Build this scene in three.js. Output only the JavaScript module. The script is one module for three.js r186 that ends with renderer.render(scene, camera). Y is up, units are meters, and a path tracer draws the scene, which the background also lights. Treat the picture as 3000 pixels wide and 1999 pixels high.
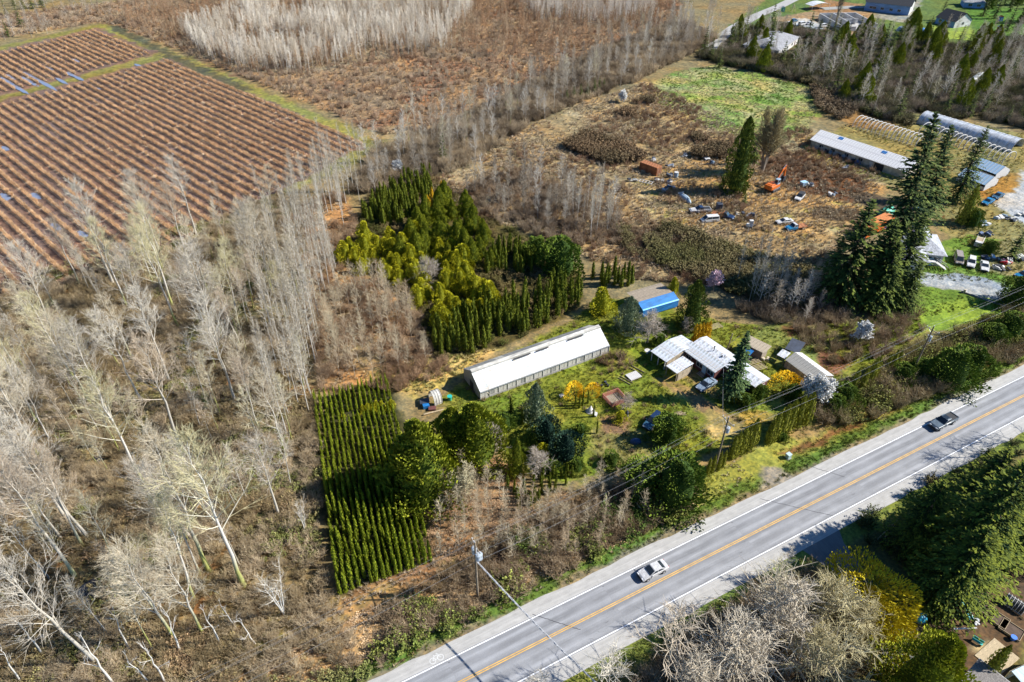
import * as THREE from 'three';
import { Sky } from 'three/addons/objects/Sky.js';
import { mergeGeometries } from 'three/addons/utils/BufferGeometryUtils.js';
import { RoundedBoxGeometry } from 'three/addons/geometries/RoundedBoxGeometry.js';

// ---------- camera, sky, sun, exposure ----------
const CAM_H = 88, PITCH = 38 * Math.PI / 180, FOV = 2 * Math.atan(999.5 / 2000) * 180 / Math.PI;
const scene = new THREE.Scene();
const camera = new THREE.PerspectiveCamera(FOV, 1024 / 682, 0.5, 6000);
camera.position.set(0, CAM_H, 0);
camera.rotation.set(-PITCH, 0, 0);
camera.updateMatrixWorld(); camera.updateProjectionMatrix();
const renderer = new THREE.WebGLRenderer({ antialias: true });
renderer.setSize(1024, 682);
renderer.toneMapping = THREE.LinearToneMapping;
renderer.toneMappingExposure = 1.88;
renderer.shadowMap.enabled = true;
const SUN = new THREE.Vector3(Math.cos(0.665), Math.sin(0.665), -0.03).normalize();
const sky = new Sky(); sky.name = 'sky'; sky.scale.setScalar(5000);
Object.assign(sky.material.uniforms.turbidity, { value: 2.2 }); sky.material.uniforms.rayleigh.value = 1.1;
sky.material.uniforms.mieCoefficient.value = 0.004; sky.material.uniforms.sunPosition.value.copy(SUN);
if (sky.material.uniforms.cloudCoverage) sky.material.uniforms.cloudCoverage.value = 0.0;
sky.userData.kind = 'structure';
scene.add(sky); scene.environmentIntensity = 0.135;
const sun = new THREE.DirectionalLight(new THREE.Color(1, 0.955, 0.88), 5);
sun.name = 'sun'; sun.position.set(SUN.x * 400 + 10, SUN.y * 400, SUN.z * 400 - 180); sun.target.position.set(10, 0, -180);
sun.castShadow = true; sun.shadow.mapSize.set(4096, 4096);
Object.assign(sun.shadow.camera, { left: -320, right: 320, top: 320, bottom: -320, near: 1, far: 1200 });
scene.add(sun, sun.target);

// ---------- helpers ----------
let _s = 7;
function rng(seed) { let a = (seed * 2654435761) >>> 0 || 1; return () => { a = (a + 0x6D2B79F5) | 0; let t = Math.imul(a ^ (a >>> 15), 1 | a); t = (t + Math.imul(t ^ (t >>> 7), 61 | t)) ^ t; return ((t ^ (t >>> 14)) >>> 0) / 4294967296; }; }
const R0 = rng(11);
const rr = (r, a, b) => a + (b - a) * r();
const V = (x, y, z) => new THREE.Vector3(x, y, z);
const cosP = Math.cos(PITCH), sinP = Math.sin(PITCH);
// where the sight line through a point of the survey picture (2353 x 1568) meets the level y
function at(u, v, y = 0) {
  const dx = (u * 1.275 - 1500) / 2000, dy = -(v * 1.275 - 999.5) / 2000;
  const Y = dy * cosP - sinP, Z = -dy * sinP - cosP, t = (y - CAM_H) / Y;
  return V(t * dx, y, t * Z);
}
const px = (x, y, h = 0) => at(x / 1.275, y / 1.275, h);   // the same, in pixels of the full 3000 x 1999 picture
const lerp = (a, b, t) => a + (b - a) * t, clamp = (x, a = 0, b = 1) => Math.min(b, Math.max(a, x));
const sstep = (a, b, x) => { const t = clamp((x - a) / (b - a)); return t * t * (3 - 2 * t); };
// tileable value noise, 256 cells
const NT = new Float32Array(65536); { const r = rng(99); for (let i = 0; i < 65536; i++) NT[i] = r(); }
function vn(x, y) {
  const ix = Math.floor(x), iy = Math.floor(y); let fx = x - ix, fy = y - iy; fx = fx * fx * (3 - 2 * fx); fy = fy * fy * (3 - 2 * fy);
  const a = (iy & 255) << 8, b = ((iy + 1) & 255) << 8, c = ix & 255, d = (ix + 1) & 255;
  const p = NT[a + c], q = NT[a + d], s = NT[b + c], t = NT[b + d];
  return p + (q - p) * fx + (s - p) * fy + (p - q - s + t) * fx * fy;
}
const fbm = (x, y) => vn(x, y) * 0.5 + vn(x * 2.03 + 17, y * 2.03 + 5) * 0.27 + vn(x * 4.1 + 3, y * 4.1 + 41) * 0.15 + vn(x * 8.3 + 9, y * 8.3 + 77) * 0.08;
const names = new Map();
function numbered(n) { const k = names.get(n) || 0; names.set(n, k + 1); return k ? n + '_' + String(k).padStart(3, '0') : n; }
function shadowed(o) { o.castShadow = o.receiveShadow = true; return o; }
function tag(o, label, category, group, kind) { Object.assign(o.userData, { label, category }); if (group) o.userData.group = group; if (kind) o.userData.kind = kind; return o; }
function thing(name, label, category, pos, turn = 0, group) {
  const o = new THREE.Group(); o.name = numbered(name); o.position.copy(pos); o.rotation.y = turn; scene.add(o); return tag(o, label, category, group);
}
function copyOf(o, pos, turn, scale, label, group) {
  const c = o.clone(); c.name = numbered(o.name.replace(/_\d{3}$/, '')); c.userData = { ...o.userData }; scene.add(c);
  c.position.copy(pos); c.rotation.set(0, turn, 0); if (scale) c.scale.set(...[].concat(scale, scale, scale).slice(0, 3));
  if (label) c.userData.label = label; if (group) c.userData.group = group; return c;
}
const flat = (g) => { const n = g.index ? g.toNonIndexed() : g; for (const k of Object.keys(n.attributes)) if (!['position', 'normal', 'uv'].includes(k)) n.deleteAttribute(k); return n; };
function part(parent, name, geo, material, label) {
  const g = Array.isArray(geo) ? (geo.length > 1 ? mergeGeometries(geo.map(flat)) : geo[0]) : geo;
  const m = shadowed(new THREE.Mesh(g, material)); m.name = name; if (label) m.userData.label = label; parent.add(m); return m;
}
function solo(name, geo, material, label, category, pos, turn = 0, group) {
  const g = Array.isArray(geo) ? (geo.length > 1 ? mergeGeometries(geo.map(flat)) : geo[0]) : geo;
  const m = shadowed(new THREE.Mesh(g, material)); m.name = numbered(name); if (pos) m.position.copy(pos); m.rotation.y = turn; scene.add(m); return tag(m, label, category, group);
}
const bx = (w, h, d, x = 0, y = 0, z = 0, ry = 0, rz = 0, rx = 0) => { const g = new THREE.BoxGeometry(w, h, d); if (rx) g.rotateX(rx); if (rz) g.rotateZ(rz); if (ry) g.rotateY(ry); return g.translate(x, y, z); };
const rb = (w, h, d, r, x = 0, y = 0, z = 0, ry = 0, rz = 0) => { const g = new RoundedBoxGeometry(w, h, d, 2, r); if (rz) g.rotateZ(rz); if (ry) g.rotateY(ry); return g.translate(x, y, z); };
const cy = (r1, r2, h, x = 0, y = 0, z = 0, n = 10, axis = 'y') => { const g = new THREE.CylinderGeometry(r1, r2, h, n); if (axis === 'x') g.rotateZ(Math.PI / 2); if (axis === 'z') g.rotateX(Math.PI / 2); return g.translate(x, y, z); };
function bar(a, b, r, n = 6, r2 = r) { const d = b.clone().sub(a), g = new THREE.CylinderGeometry(r2, r, d.length(), n); g.applyQuaternion(new THREE.Quaternion().setFromUnitVectors(V(0, 1, 0), d.clone().normalize())); const m = a.clone().add(b).multiplyScalar(0.5); return g.translate(m.x, m.y, m.z); }
function beam(a, b, w, h) { const d = b.clone().sub(a), L = d.length(), g = new THREE.BoxGeometry(L, h, w); const q = new THREE.Quaternion(); const x = d.clone().normalize(), up = Math.abs(x.y) > 0.95 ? V(0, 0, 1) : V(0, 1, 0), z = x.clone().cross(up).normalize(), y = z.clone().cross(x); q.setFromRotationMatrix(new THREE.Matrix4().makeBasis(x, y, z)); g.applyQuaternion(q); const m = a.clone().add(b).multiplyScalar(0.5); return g.translate(m.x, m.y, m.z); }
function prism(pts, depth, bevel = 0) { const s = new THREE.Shape(pts.map((p) => new THREE.Vector2(p[0], p[1]))); const g = new THREE.ExtrudeGeometry(s, { depth: depth - 2 * bevel, bevelEnabled: bevel > 0, bevelThickness: bevel, bevelSize: bevel, bevelOffset: -bevel, bevelSegments: 2, curveSegments: 8 }); return g.translate(0, 0, -depth / 2 + bevel); }
const slab = (pts, y0, y1) => { const g = new THREE.ExtrudeGeometry(new THREE.Shape(pts.map((p) => new THREE.Vector2(p[0], -p[1]))), { depth: y1 - y0, bevelEnabled: false }); return g.rotateX(-Math.PI / 2).translate(0, y0, 0); };
// world (or local) polygon in x, z
// ---------- textures ----------
function dataTex(n, fn, srgb = true, rep = 1) {
  const d = new Uint8Array(n * n * 4);
  for (let y = 0; y < n; y++) for (let x = 0; x < n; x++) { const c = fn(x / n, y / n), i = (y * n + x) * 4; d[i] = clamp(c[0]) * 255; d[i + 1] = clamp(c[1]) * 255; d[i + 2] = clamp(c[2]) * 255; d[i + 3] = 255; }
  const t = new THREE.DataTexture(d, n, n); t.wrapS = t.wrapT = THREE.RepeatWrapping; t.magFilter = THREE.LinearFilter; t.minFilter = THREE.LinearMipmapLinearFilter; if (srgb) t.colorSpace = THREE.SRGBColorSpace; t.repeat.set(rep, rep); t.needsUpdate = true; return t;
}
const grime = dataTex(256, (u, v) => { const a = fbm(u * 8, v * 8), b = vn(u * 64, v * 64), k = 0.78 + 0.3 * (a - 0.3) + 0.1 * (b - 0.5); return [k, k * (0.97 + 0.03 * a), k * (0.93 + 0.07 * a)]; });
const streak = dataTex(256, (u, v) => { const a = vn(u * 48, v * 3), b = fbm(u * 6 + 9, v * 6), k = 0.72 + 0.22 * a + 0.3 * (b - 0.4); return [k, k * 0.98, k * 0.95]; });
const wornMap = dataTex(512, (u, v) => { const a = vn(u * 90, v * 4), b = fbm(u * 7 + 3, v * 7), m = sstep(0.55, 0.75, vn(u * 9 + 40, v * 12) * 0.6 + vn(u * 40, v * 40 + 7) * 0.4), r = sstep(0.66, 0.8, vn(u * 30 + 9, v * 5 + 2)), k = 0.8 + 0.1 * a + 0.22 * (b - 0.42); return [k * (1 - 0.2 * m), k * (1 - 0.18 * m - 0.05 * r), k * (1 - 0.19 * m - 0.1 * r)]; });
const rustMap = dataTex(256, (u, v) => { const a = fbm(u * 7, v * 7), b = fbm(u * 20 + 4, v * 5), t = sstep(0.35, 0.62, a * 0.6 + b * 0.4); return [lerp(0.68, 0.46, t), lerp(0.45, 0.27, t), lerp(0.28, 0.15, t)]; });
const shingleMap = dataTex(256, (u, v) => { const row = Math.floor(v * 32), s = NT[(row * 37 + Math.floor(u * 24 + (row & 1) * 0.5)) & 65535], e = (v * 32) % 1 < 0.16 ? 0.8 : 1, k = (0.74 + 0.26 * s) * e * (0.88 + 0.24 * fbm(u * 5, v * 5)); return [k, k, k]; });
const woodMap = dataTex(256, (u, v) => { const a = vn(u * 3, v * 70), b = fbm(u * 9, v * 9), k = 0.68 + 0.24 * a + 0.2 * (b - 0.4); return [k, k * 0.97, k * 0.92]; });
const lin = (r, g, b) => new THREE.Color().setRGB(r, g, b);
const M = (c, rough = 0.8, o = {}) => new THREE.MeshStandardMaterial({ color: typeof c === 'string' ? new THREE.Color(c) : lin(...c), roughness: rough, metalness: 0, side: THREE.DoubleSide, ...o });
const mt = {
  whiteMetal: M([0.78, 0.8, 0.84], 0.4, { map: wornMap }), ribMetal: M([0.7, 0.74, 0.79], 0.45, { map: wornMap }), plastic: M([0.9, 0.9, 0.89], 0.4, { map: wornMap }),
  oldPlastic: M([0.62, 0.62, 0.58], 0.6, { map: streak }), grayPlastic: M([0.36, 0.37, 0.37], 0.55, { map: streak }), redBrown: M([0.16, 0.055, 0.05], 0.8, { map: streak }), white: M([0.75, 0.75, 0.74], 0.6, { map: grime }), cream: M([0.62, 0.56, 0.44], 0.75, { map: streak }),
  beige: M([0.5, 0.43, 0.33], 0.85, { map: streak }), glass: M([0.03, 0.04, 0.05], 0.08, { metalness: 0.2 }), paleBlue: M([0.32, 0.5, 0.62], 0.6), black: M([0.02, 0.02, 0.022], 0.7), rubber: M([0.03, 0.03, 0.032], 0.9), steel: M([0.42, 0.44, 0.46], 0.4, { metalness: 0.5 }), chrome: M([0.6, 0.6, 0.62], 0.25, { metalness: 0.7 }),
  rust: M([1, 1, 1], 0.85, { map: rustMap }), orange: M([0.75, 0.17, 0.015], 0.5, { map: grime }), orangeRoof: M([0.68, 0.24, 0.05], 0.6, { map: streak }), tarpBlue: M([0.02, 0.22, 0.62], 0.5, { map: grime }), tarpDark: M([0.03, 0.07, 0.16], 0.6), tarpGreen: M([0.03, 0.33, 0.2], 0.5), slate: M([0.06, 0.075, 0.11], 0.6, { map: grime }),
  grayShingle: M([0.36, 0.36, 0.37], 0.9, { map: shingleMap }), paleShingle: M([0.5, 0.51, 0.54], 0.9, { map: shingleMap }), brownShingle: M([0.25, 0.225, 0.205], 0.9, { map: shingleMap }), darkShingle: M([0.02, 0.025, 0.035], 0.85, { map: shingleMap }), shadeBlueWall: M([0.26, 0.45, 0.78], 0.7, { map: grime }),  // last entry: white house walls with blue shade put into the colour
  wood: M([0.42, 0.32, 0.2], 0.85, { map: woodMap }), oldWood: M([0.4, 0.35, 0.29], 0.9, { map: woodMap }), paleWood: M([0.62, 0.52, 0.36], 0.85, { map: woodMap }), pinkWood: M([0.5, 0.2, 0.16], 0.8, { map: woodMap }), poleWood: M([0.3, 0.25, 0.19], 0.9, { map: woodMap }), concrete: M([0.46, 0.45, 0.43], 0.9, { map: grime }), soil: M([0.13, 0.09, 0.065], 0.95, { map: grime }), leaf: new THREE.MeshPhysicalMaterial({ color: 0xffffff, roughness: 0.85, vertexColors: true, side: THREE.DoubleSide, specularIntensity: 0.25 }), bark: new THREE.MeshPhysicalMaterial({ color: 0xffffff, roughness: 0.95, vertexColors: true, side: THREE.DoubleSide, specularIntensity: 0.2 }), teal: M([0.02, 0.38, 0.33], 0.5), blueBin: M([0.03, 0.16, 0.6], 0.5), redLamp: M([0.45, 0.02, 0.02], 0.3), lampGlass: M([0.75, 0.76, 0.78], 0.15), skyBlueTank: M([0.4, 0.55, 0.68], 0.4, { map: grime }),
};
// ---------- growable vegetation geometry ----------
class Veg {
  constructor() { this.p = []; this.n = []; this.c = []; this.i = []; this.k = 0; }
  v(x, y, z, nx, ny, nz, c) { this.p.push(x, y, z); this.n.push(nx, ny, nz); this.c.push(c[0], c[1], c[2]); return this.k++; }
  // a tapered limb along points
  tube(pts, rad, sides, colour) {
    const t = V(0, 0, 0), a = V(0, 0, 0), b = V(0, 0, 0); let prev = -1;
    for (let j = 0; j < pts.length; j++) {
      t.copy(pts[Math.min(j + 1, pts.length - 1)]).sub(pts[Math.max(j - 1, 0)]).normalize();
      a.set(1, 0, 0); if (Math.abs(t.x) > 0.8) a.set(0, 0, 1); b.crossVectors(t, a).normalize(); a.crossVectors(b, t);
      const c = typeof colour === 'function' ? colour(j / (pts.length - 1)) : colour, k0 = this.k;
      for (let s = 0; s < sides; s++) { const q = s / sides * Math.PI * 2, x = Math.cos(q), z = Math.sin(q), nx = a.x * x + b.x * z, ny = a.y * x + b.y * z, nz = a.z * x + b.z * z; this.v(pts[j].x + nx * rad[j], pts[j].y + ny * rad[j], pts[j].z + nz * rad[j], nx, ny, nz, c); }
      if (prev >= 0) for (let s = 0; s < sides; s++) { const s2 = (s + 1) % sides; this.i.push(prev + s, prev + s2, k0 + s, prev + s2, k0 + s2, k0 + s); }
      prev = k0;
    }
  }
  twig(a, b, r, c) { this.tube([a, b], [r, r * 0.35], 3, c); }
  // a leaf spray: a rhomb of length l and width w at p, along d, facing n
  leaf(p, d, n, l, w, c) {
    const s = V(0, 0, 0).crossVectors(d, n).normalize(), N = V(0, 0, 0).crossVectors(s, d).normalize();
    const k = this.k; this.v(p.x - d.x * l * 0.5, p.y - d.y * l * 0.5, p.z - d.z * l * 0.5, N.x, N.y, N.z, c);
    this.v(p.x + s.x * w * 0.5, p.y + s.y * w * 0.5, p.z + s.z * w * 0.5, N.x, N.y, N.z, c);
    this.v(p.x + d.x * l * 0.5, p.y + d.y * l * 0.5, p.z + d.z * l * 0.5, N.x, N.y, N.z, c);
    this.v(p.x - s.x * w * 0.5, p.y - s.y * w * 0.5, p.z - s.z * w * 0.5, N.x, N.y, N.z, c);
    this.i.push(k, k + 1, k + 2, k, k + 2, k + 3);
  }
  geo() {
    const g = new THREE.BufferGeometry(); g.setAttribute('position', new THREE.Float32BufferAttribute(this.p, 3)); g.setAttribute('normal', new THREE.Float32BufferAttribute(this.n, 3)); g.setAttribute('color', new THREE.Float32BufferAttribute(this.c, 3)); g.setIndex(this.i); return g;
  }
}
const mixc = (a, b, t) => [lerp(a[0], b[0], t), lerp(a[1], b[1], t), lerp(a[2], b[2], t)];
const dir = (r) => { const z = r() * 2 - 1, q = r() * 6.2832, s = Math.sqrt(1 - z * z); return V(s * Math.cos(q), z, s * Math.sin(q)); };
const PALE = [0.46, 0.42, 0.35], GREYB = [0.3, 0.27, 0.22], MOSS = [0.26, 0.27, 0.03], DARKB = [0.1, 0.075, 0.05], WHITEB = [0.6, 0.56, 0.49], TAN = [0.5, 0.38, 0.25], RED = [0.32, 0.16, 0.1];
// a leafless tree: trunk, limbs, branches, twigs
function bareTree(seed, h, o = {}) {
  const { bark = PALE, tw = bark, start = 0.35, spread = 0.26, nb = 26, sub = 6, nt = 4, r0 = h * 0.0115, moss = 0, wob = 0.03, up = 0.55, twR = 0.02, multi = 1, bud = null, nbud = 0, budS = 0.18 } = o;
  const r = rng(seed), T = new Veg(), B = new Veg(), L = bud ? new Veg() : null;
  for (let m = 0; m < multi; m++) {
    const H = h * (multi > 1 ? rr(r, 0.7, 1) : 1), la = r() * 6.28, ln = multi > 1 ? rr(r, 0.05, 0.22) : rr(r, 0, 0.04), pts = [], rad = [], n = 8;
    for (let j = 0; j <= n; j++) { const t = j / n; pts.push(V((Math.cos(la) * ln * t + (r() - 0.5) * wob * t) * H, t * H, (Math.sin(la) * ln * t + (r() - 0.5) * wob * t) * H)); rad.push((multi > 1 ? 0.6 : 1) * r0 * (1 - t * 0.93) * (j === 0 ? 1.35 : 1)); }
    const mh = moss * rr(r, 0.5, 1.2);
    T.tube(pts, rad, 6, (t) => mixc(mixc(bark, GREYB, 0.3 * (1 - t)), MOSS, t < mh ? 0.8 : t < mh * 1.5 ? 0.35 : 0));
    const pos = (t) => { const f = clamp(t, 0, 0.999) * n, j = Math.floor(f); return pts[j].clone().lerp(pts[j + 1], f - j); };
    for (let b = 0; b < nb / Math.sqrt(multi); b++) {
      const t = start + (1 - start) * Math.pow((b + r() * 0.8) / (nb / Math.sqrt(multi)), 0.85), p = pos(t), az = b * 2.4 + r() * 1.2, len = H * spread * (1.15 - t) * rr(r, 0.6, 1.35) + 0.5, el = rr(r, 0.2, 0.75) + 0.5 * t;
      const d = V(Math.cos(az) * Math.cos(el), Math.sin(el), Math.sin(az) * Math.cos(el)), bp = [p], br = [], k = 4; let q = p.clone();
      const R = Math.max(0.03, r0 * 0.42 * (1.1 - t));
      for (let j = 1; j <= k; j++) { d.y += up * 0.16; d.x += (r() - 0.5) * 0.3; d.z += (r() - 0.5) * 0.3; d.normalize(); q = q.clone().addScaledVector(d, len / k); bp.push(q); }
      for (let j = 0; j <= k; j++) br.push(lerp(R, twR, j / k));
      B.tube(bp, br, 4, mixc(bark, tw, 0.4));
      for (let s = 0; s < sub; s++) {
        const f = rr(r, 0.2, 1) * k, j = Math.min(k - 1, Math.floor(f)), sp = bp[j].clone().lerp(bp[j + 1], f - j), sd = bp[j + 1].clone().sub(bp[j]).normalize().add(dir(r).multiplyScalar(0.85)); sd.y += up * 0.35; sd.normalize();
        const sl = len * rr(r, 0.22, 0.45) + 0.3, se = sp.clone().addScaledVector(sd, sl);
        B.tube([sp, sp.clone().lerp(se, 0.5).add(V((r() - 0.5) * 0.1 * sl, 0, (r() - 0.5) * 0.1 * sl)), se], [twR * 1.4, twR * 1.1, twR * 0.6], 3, tw);
        for (let w = 0; w < nt; w++) {
          const wp = sp.clone().lerp(se, rr(r, 0.25, 1)), wd = sd.clone().add(dir(r).multiplyScalar(0.8)); wd.y += up * 0.25; wd.normalize(); const wl = sl * rr(r, 0.35, 0.8) + 0.15, we = wp.clone().addScaledVector(wd, wl);
          B.twig(wp, we, twR, tw);
          if (L) for (let l = 0; l < nbud; l++) L.leaf(wp.clone().lerp(we, r()).add(dir(r).multiplyScalar(0.08)), dir(r), dir(r), budS * rr(r, 0.7, 1.3), budS, mixc(bud, mixc(bud, [0, 0, 0], 0.35), r()));
        }
      }
    }
  }
  return { trunk: T.geo(), branches: B.geo(), blossom: L && L.geo() };
}
// layered conifer
function fir(seed, h, o = {}) {
  const { R = h * 0.2, dark = [0.012, 0.03, 0.012], tip = [0.05, 0.085, 0.022], low = 0.06, lev = h / 0.55, per = 6, leafL = 0.75, pw = 0.85, droop = 0.35, bark = [0.12, 0.09, 0.065], rag = 0.4 } = o;
  const r = rng(seed), T = new Veg(), C = new Veg();
  T.tube([V(0, 0, 0), V(0.02 * h, h * 0.5, 0), V(0, h * 0.99, 0)], [h * 0.013 + 0.08, h * 0.009 + 0.04, 0.02], 6, bark);
  for (let l = 0; l < lev; l++) {
    const t = low + (1 - low) * (l + r()) / lev, y = t * h, Rl = (R * Math.pow(1 - t, pw) + 0.12) * (1 - 0.25 * sstep(0.25, 0, t));
    for (let b = 0; b < per; b++) {
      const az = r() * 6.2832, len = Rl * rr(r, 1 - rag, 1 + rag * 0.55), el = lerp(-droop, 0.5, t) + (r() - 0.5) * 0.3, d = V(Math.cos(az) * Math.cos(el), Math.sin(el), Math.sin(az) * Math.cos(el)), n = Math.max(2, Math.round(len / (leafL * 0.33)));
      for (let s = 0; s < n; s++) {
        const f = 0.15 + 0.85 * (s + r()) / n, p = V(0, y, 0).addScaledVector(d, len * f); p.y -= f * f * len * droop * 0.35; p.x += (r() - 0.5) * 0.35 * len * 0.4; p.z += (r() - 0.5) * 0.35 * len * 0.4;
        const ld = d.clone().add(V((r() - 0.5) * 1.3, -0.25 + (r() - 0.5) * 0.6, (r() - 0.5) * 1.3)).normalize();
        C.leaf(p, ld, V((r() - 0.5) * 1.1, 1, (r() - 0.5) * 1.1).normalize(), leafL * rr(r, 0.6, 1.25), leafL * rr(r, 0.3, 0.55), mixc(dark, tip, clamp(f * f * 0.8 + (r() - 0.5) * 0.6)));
      }
    }
  }
  return { trunk: T.geo(), crown: C.geo() };
}
// dense upright cedar or rounded evergreen: sprays through a lumpy volume
function cedar(seed, h, R, o = {}) {
  const { n = 1400, dark = [0.02, 0.04, 0.01], tip = [0.1, 0.13, 0.02], leafL = 0.45, prof = (t) => Math.pow(1 - t, 0.75) * (0.7 + 0.3 * sstep(0, 0.15, t)), lump = 0.35, vert = 0.7, base = 0.02, core = 0.62, bark = [0.11, 0.08, 0.055] } = o;
  const r = rng(seed), T = new Veg(), C = new Veg(), ph = r() * 50;
  T.tube([V(0, 0, 0), V(0, h * 0.9, 0)], [0.05 + h * 0.012, 0.02], 5, bark);
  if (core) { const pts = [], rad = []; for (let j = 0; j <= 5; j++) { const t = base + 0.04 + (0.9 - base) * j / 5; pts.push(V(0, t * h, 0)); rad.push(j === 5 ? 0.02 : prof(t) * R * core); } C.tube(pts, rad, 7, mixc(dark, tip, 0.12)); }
  for (let k = 0; k < n; k++) {
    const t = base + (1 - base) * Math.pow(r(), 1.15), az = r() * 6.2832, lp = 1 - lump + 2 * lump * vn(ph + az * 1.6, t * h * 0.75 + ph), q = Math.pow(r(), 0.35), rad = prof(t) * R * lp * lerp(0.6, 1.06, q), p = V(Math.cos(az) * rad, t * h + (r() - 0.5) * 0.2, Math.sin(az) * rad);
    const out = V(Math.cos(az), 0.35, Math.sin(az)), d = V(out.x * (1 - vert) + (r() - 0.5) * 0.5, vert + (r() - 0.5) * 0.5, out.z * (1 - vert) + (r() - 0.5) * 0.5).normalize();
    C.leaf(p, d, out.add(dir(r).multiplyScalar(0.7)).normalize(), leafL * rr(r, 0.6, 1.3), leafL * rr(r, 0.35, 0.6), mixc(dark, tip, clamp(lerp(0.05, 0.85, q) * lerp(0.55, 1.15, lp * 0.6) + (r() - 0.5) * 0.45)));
  }
  return { trunk: T.geo(), crown: C.geo() };
}
const DOME = (t) => Math.sqrt(Math.max(0, 1 - Math.pow(t * 1.15 - 0.25, 2) / 0.86));
const COL = (t) => (t < 0.08 ? 0.6 + t * 5 : 1) * Math.pow(Math.max(0, 1 - Math.pow(t, 3.2)), 0.9);
// a bare shrub: a spray of thin stems from the ground
function shrub(seed, h, n, c1, c2, o = {}) {
  const { spread = 0.7, r0 = 0.016, side = 2, leaf = null, nl = 0, ls = 0.1 } = o, r = rng(seed), B = new Veg();
  for (let k = 0; k < n; k++) {
    const az = r() * 6.28, s = spread * Math.sqrt(r()), l = h * rr(r, 0.55, 1.1), a = V(Math.cos(az) * s * 0.3 * h, 0, Math.sin(az) * s * 0.3 * h), b = V(Math.cos(az) * s * h * 0.75, l * 0.62, Math.sin(az) * s * h * 0.75), e = V(b.x * 1.35 + (r() - 0.5) * 0.3 * h, l * rr(r, 0.85, 1.1), b.z * 1.35 + (r() - 0.5) * 0.3 * h), c = mixc(c1, c2, r());
    B.tube([a, b, e], [r0 * 1.5, r0, r0 * 0.4], 3, c);
    for (let j = 0; j < side; j++) { const p = a.clone().lerp(b, rr(r, 0.4, 1)).lerp(e, r() * 0.7); B.twig(p, p.clone().add(V((r() - 0.5) * 0.6 * h, rr(r, 0.05, 0.4) * h, (r() - 0.5) * 0.6 * h)), r0 * 0.8, c); }
    for (let j = 0; j < nl; j++) { const p = a.clone().lerp(b, rr(r, 0.3, 1)).lerp(e, r()); p.add(dir(r).multiplyScalar(0.12 * h)); B.leaf(p, dir(r), V((r() - 0.5), 1, (r() - 0.5)).normalize(), ls * rr(r, 0.7, 1.4), ls * 0.8, mixc(leaf, mixc(leaf, [0, 0, 0], 0.5), r())); }
  }
  return B.geo();
}
function tuft(seed, h, n, c1, c2, w = 0.035) {
  const r = rng(seed), B = new Veg();
  for (let k = 0; k < n; k++) { const az = r() * 6.28, s = 0.25 * Math.sqrt(r()), l = h * rr(r, 0.5, 1.1), p = V(Math.cos(az) * s, l * 0.45, Math.sin(az) * s), d = V(Math.cos(az) * rr(r, 0.1, 0.9), 0.9, Math.sin(az) * rr(r, 0.1, 0.9)).normalize(); B.leaf(p, d, dir(r), l, w * rr(r, 0.7, 1.4), mixc(c1, c2, r())); }
  return B.geo();
}
// ---------- placing ----------
const poly = (list) => list.map(([u, v]) => { const p = at(u, v); return [p.x, p.z]; });
function inside(P, x, z) { let c = false; for (let i = 0, j = P.length - 1; i < P.length; j = i++) if ((P[i][1] > z) !== (P[j][1] > z) && x < (P[j][0] - P[i][0]) * (z - P[i][1]) / (P[j][1] - P[i][1]) + P[i][0]) c = !c; return c; }
function area(P) { let a = 0; for (let i = 0, j = P.length - 1; i < P.length; j = i++) a += P[j][0] * P[i][1] - P[i][0] * P[j][1]; return Math.abs(a / 2); }
const clear = [];                                    // footprints where nothing is scattered
const blocked = (x, z) => Math.abs(rOff(x, z)) < 5.75 || clear.some((P) => inside(P, x, z));
function sample(P, n, r, f, min = 0) {
  const out = []; let x0 = 1e9, x1 = -1e9, z0 = 1e9, z1 = -1e9; for (const [x, z] of P) { x0 = Math.min(x0, x); x1 = Math.max(x1, x); z0 = Math.min(z0, z); z1 = Math.max(z1, z); }
  for (let k = 0, tries = 0; k < n && tries < n * 40; tries++) {
    const x = rr(r, x0, x1), z = rr(r, z0, z1); if (!inside(P, x, z) || blocked(x, z)) continue; if (f && r() > f(x, z)) continue;
    if (min && out.some((q) => (q[0] - x) ** 2 + (q[1] - z) ** 2 < min * min)) continue; out.push([x, z]); k++;
  }
  return out;
}
const _m = new THREE.Matrix4(), _q = new THREE.Quaternion(), _e = new THREE.Euler(), _c = new THREE.Color();
function scatter(parent, name, geo, material, spots, r, o = {}) {
  const { s0 = 0.7, s1 = 1.3, tilt = 0.12, tint = null, y = 0, sy = null } = o;
  if (!spots.length) return null;
  const m = shadowed(new THREE.InstancedMesh(geo, material, spots.length)); m.name = name;
  spots.forEach(([x, z, k = 1], j) => {
    const s = rr(r, s0, s1) * k; _q.setFromEuler(_e.set((r() - 0.5) * 2 * tilt, r() * 6.28, (r() - 0.5) * 2 * tilt)); m.setMatrixAt(j, _m.compose(V(x, hgt(x, z) + y, z), _q, V(s, s * (sy ? rr(r, ...sy) : 1), s)));
    const c = tint ? tint(x, z, r) : [rr(r, 0.75, 1.2), 0, 0]; if (!tint) c[1] = c[2] = c[0]; m.setColorAt(j, _c.setRGB(...c));
  });
  parent.add(m); return m;
}
function mass(name, label, category, sets) {          // stuff nobody could count: one object of several scattered shapes
  const g = new THREE.Group(); g.name = numbered(name); scene.add(g); tag(g, label, category, null, 'stuff');
  for (const s of sets) { const m = scatter(g, s[0], s[1], s[2] || mt.leaf, s[3], s[4] || R0, s[5]); if (m) m.userData.kind = 'stuff'; }
  return g;
}
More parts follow.
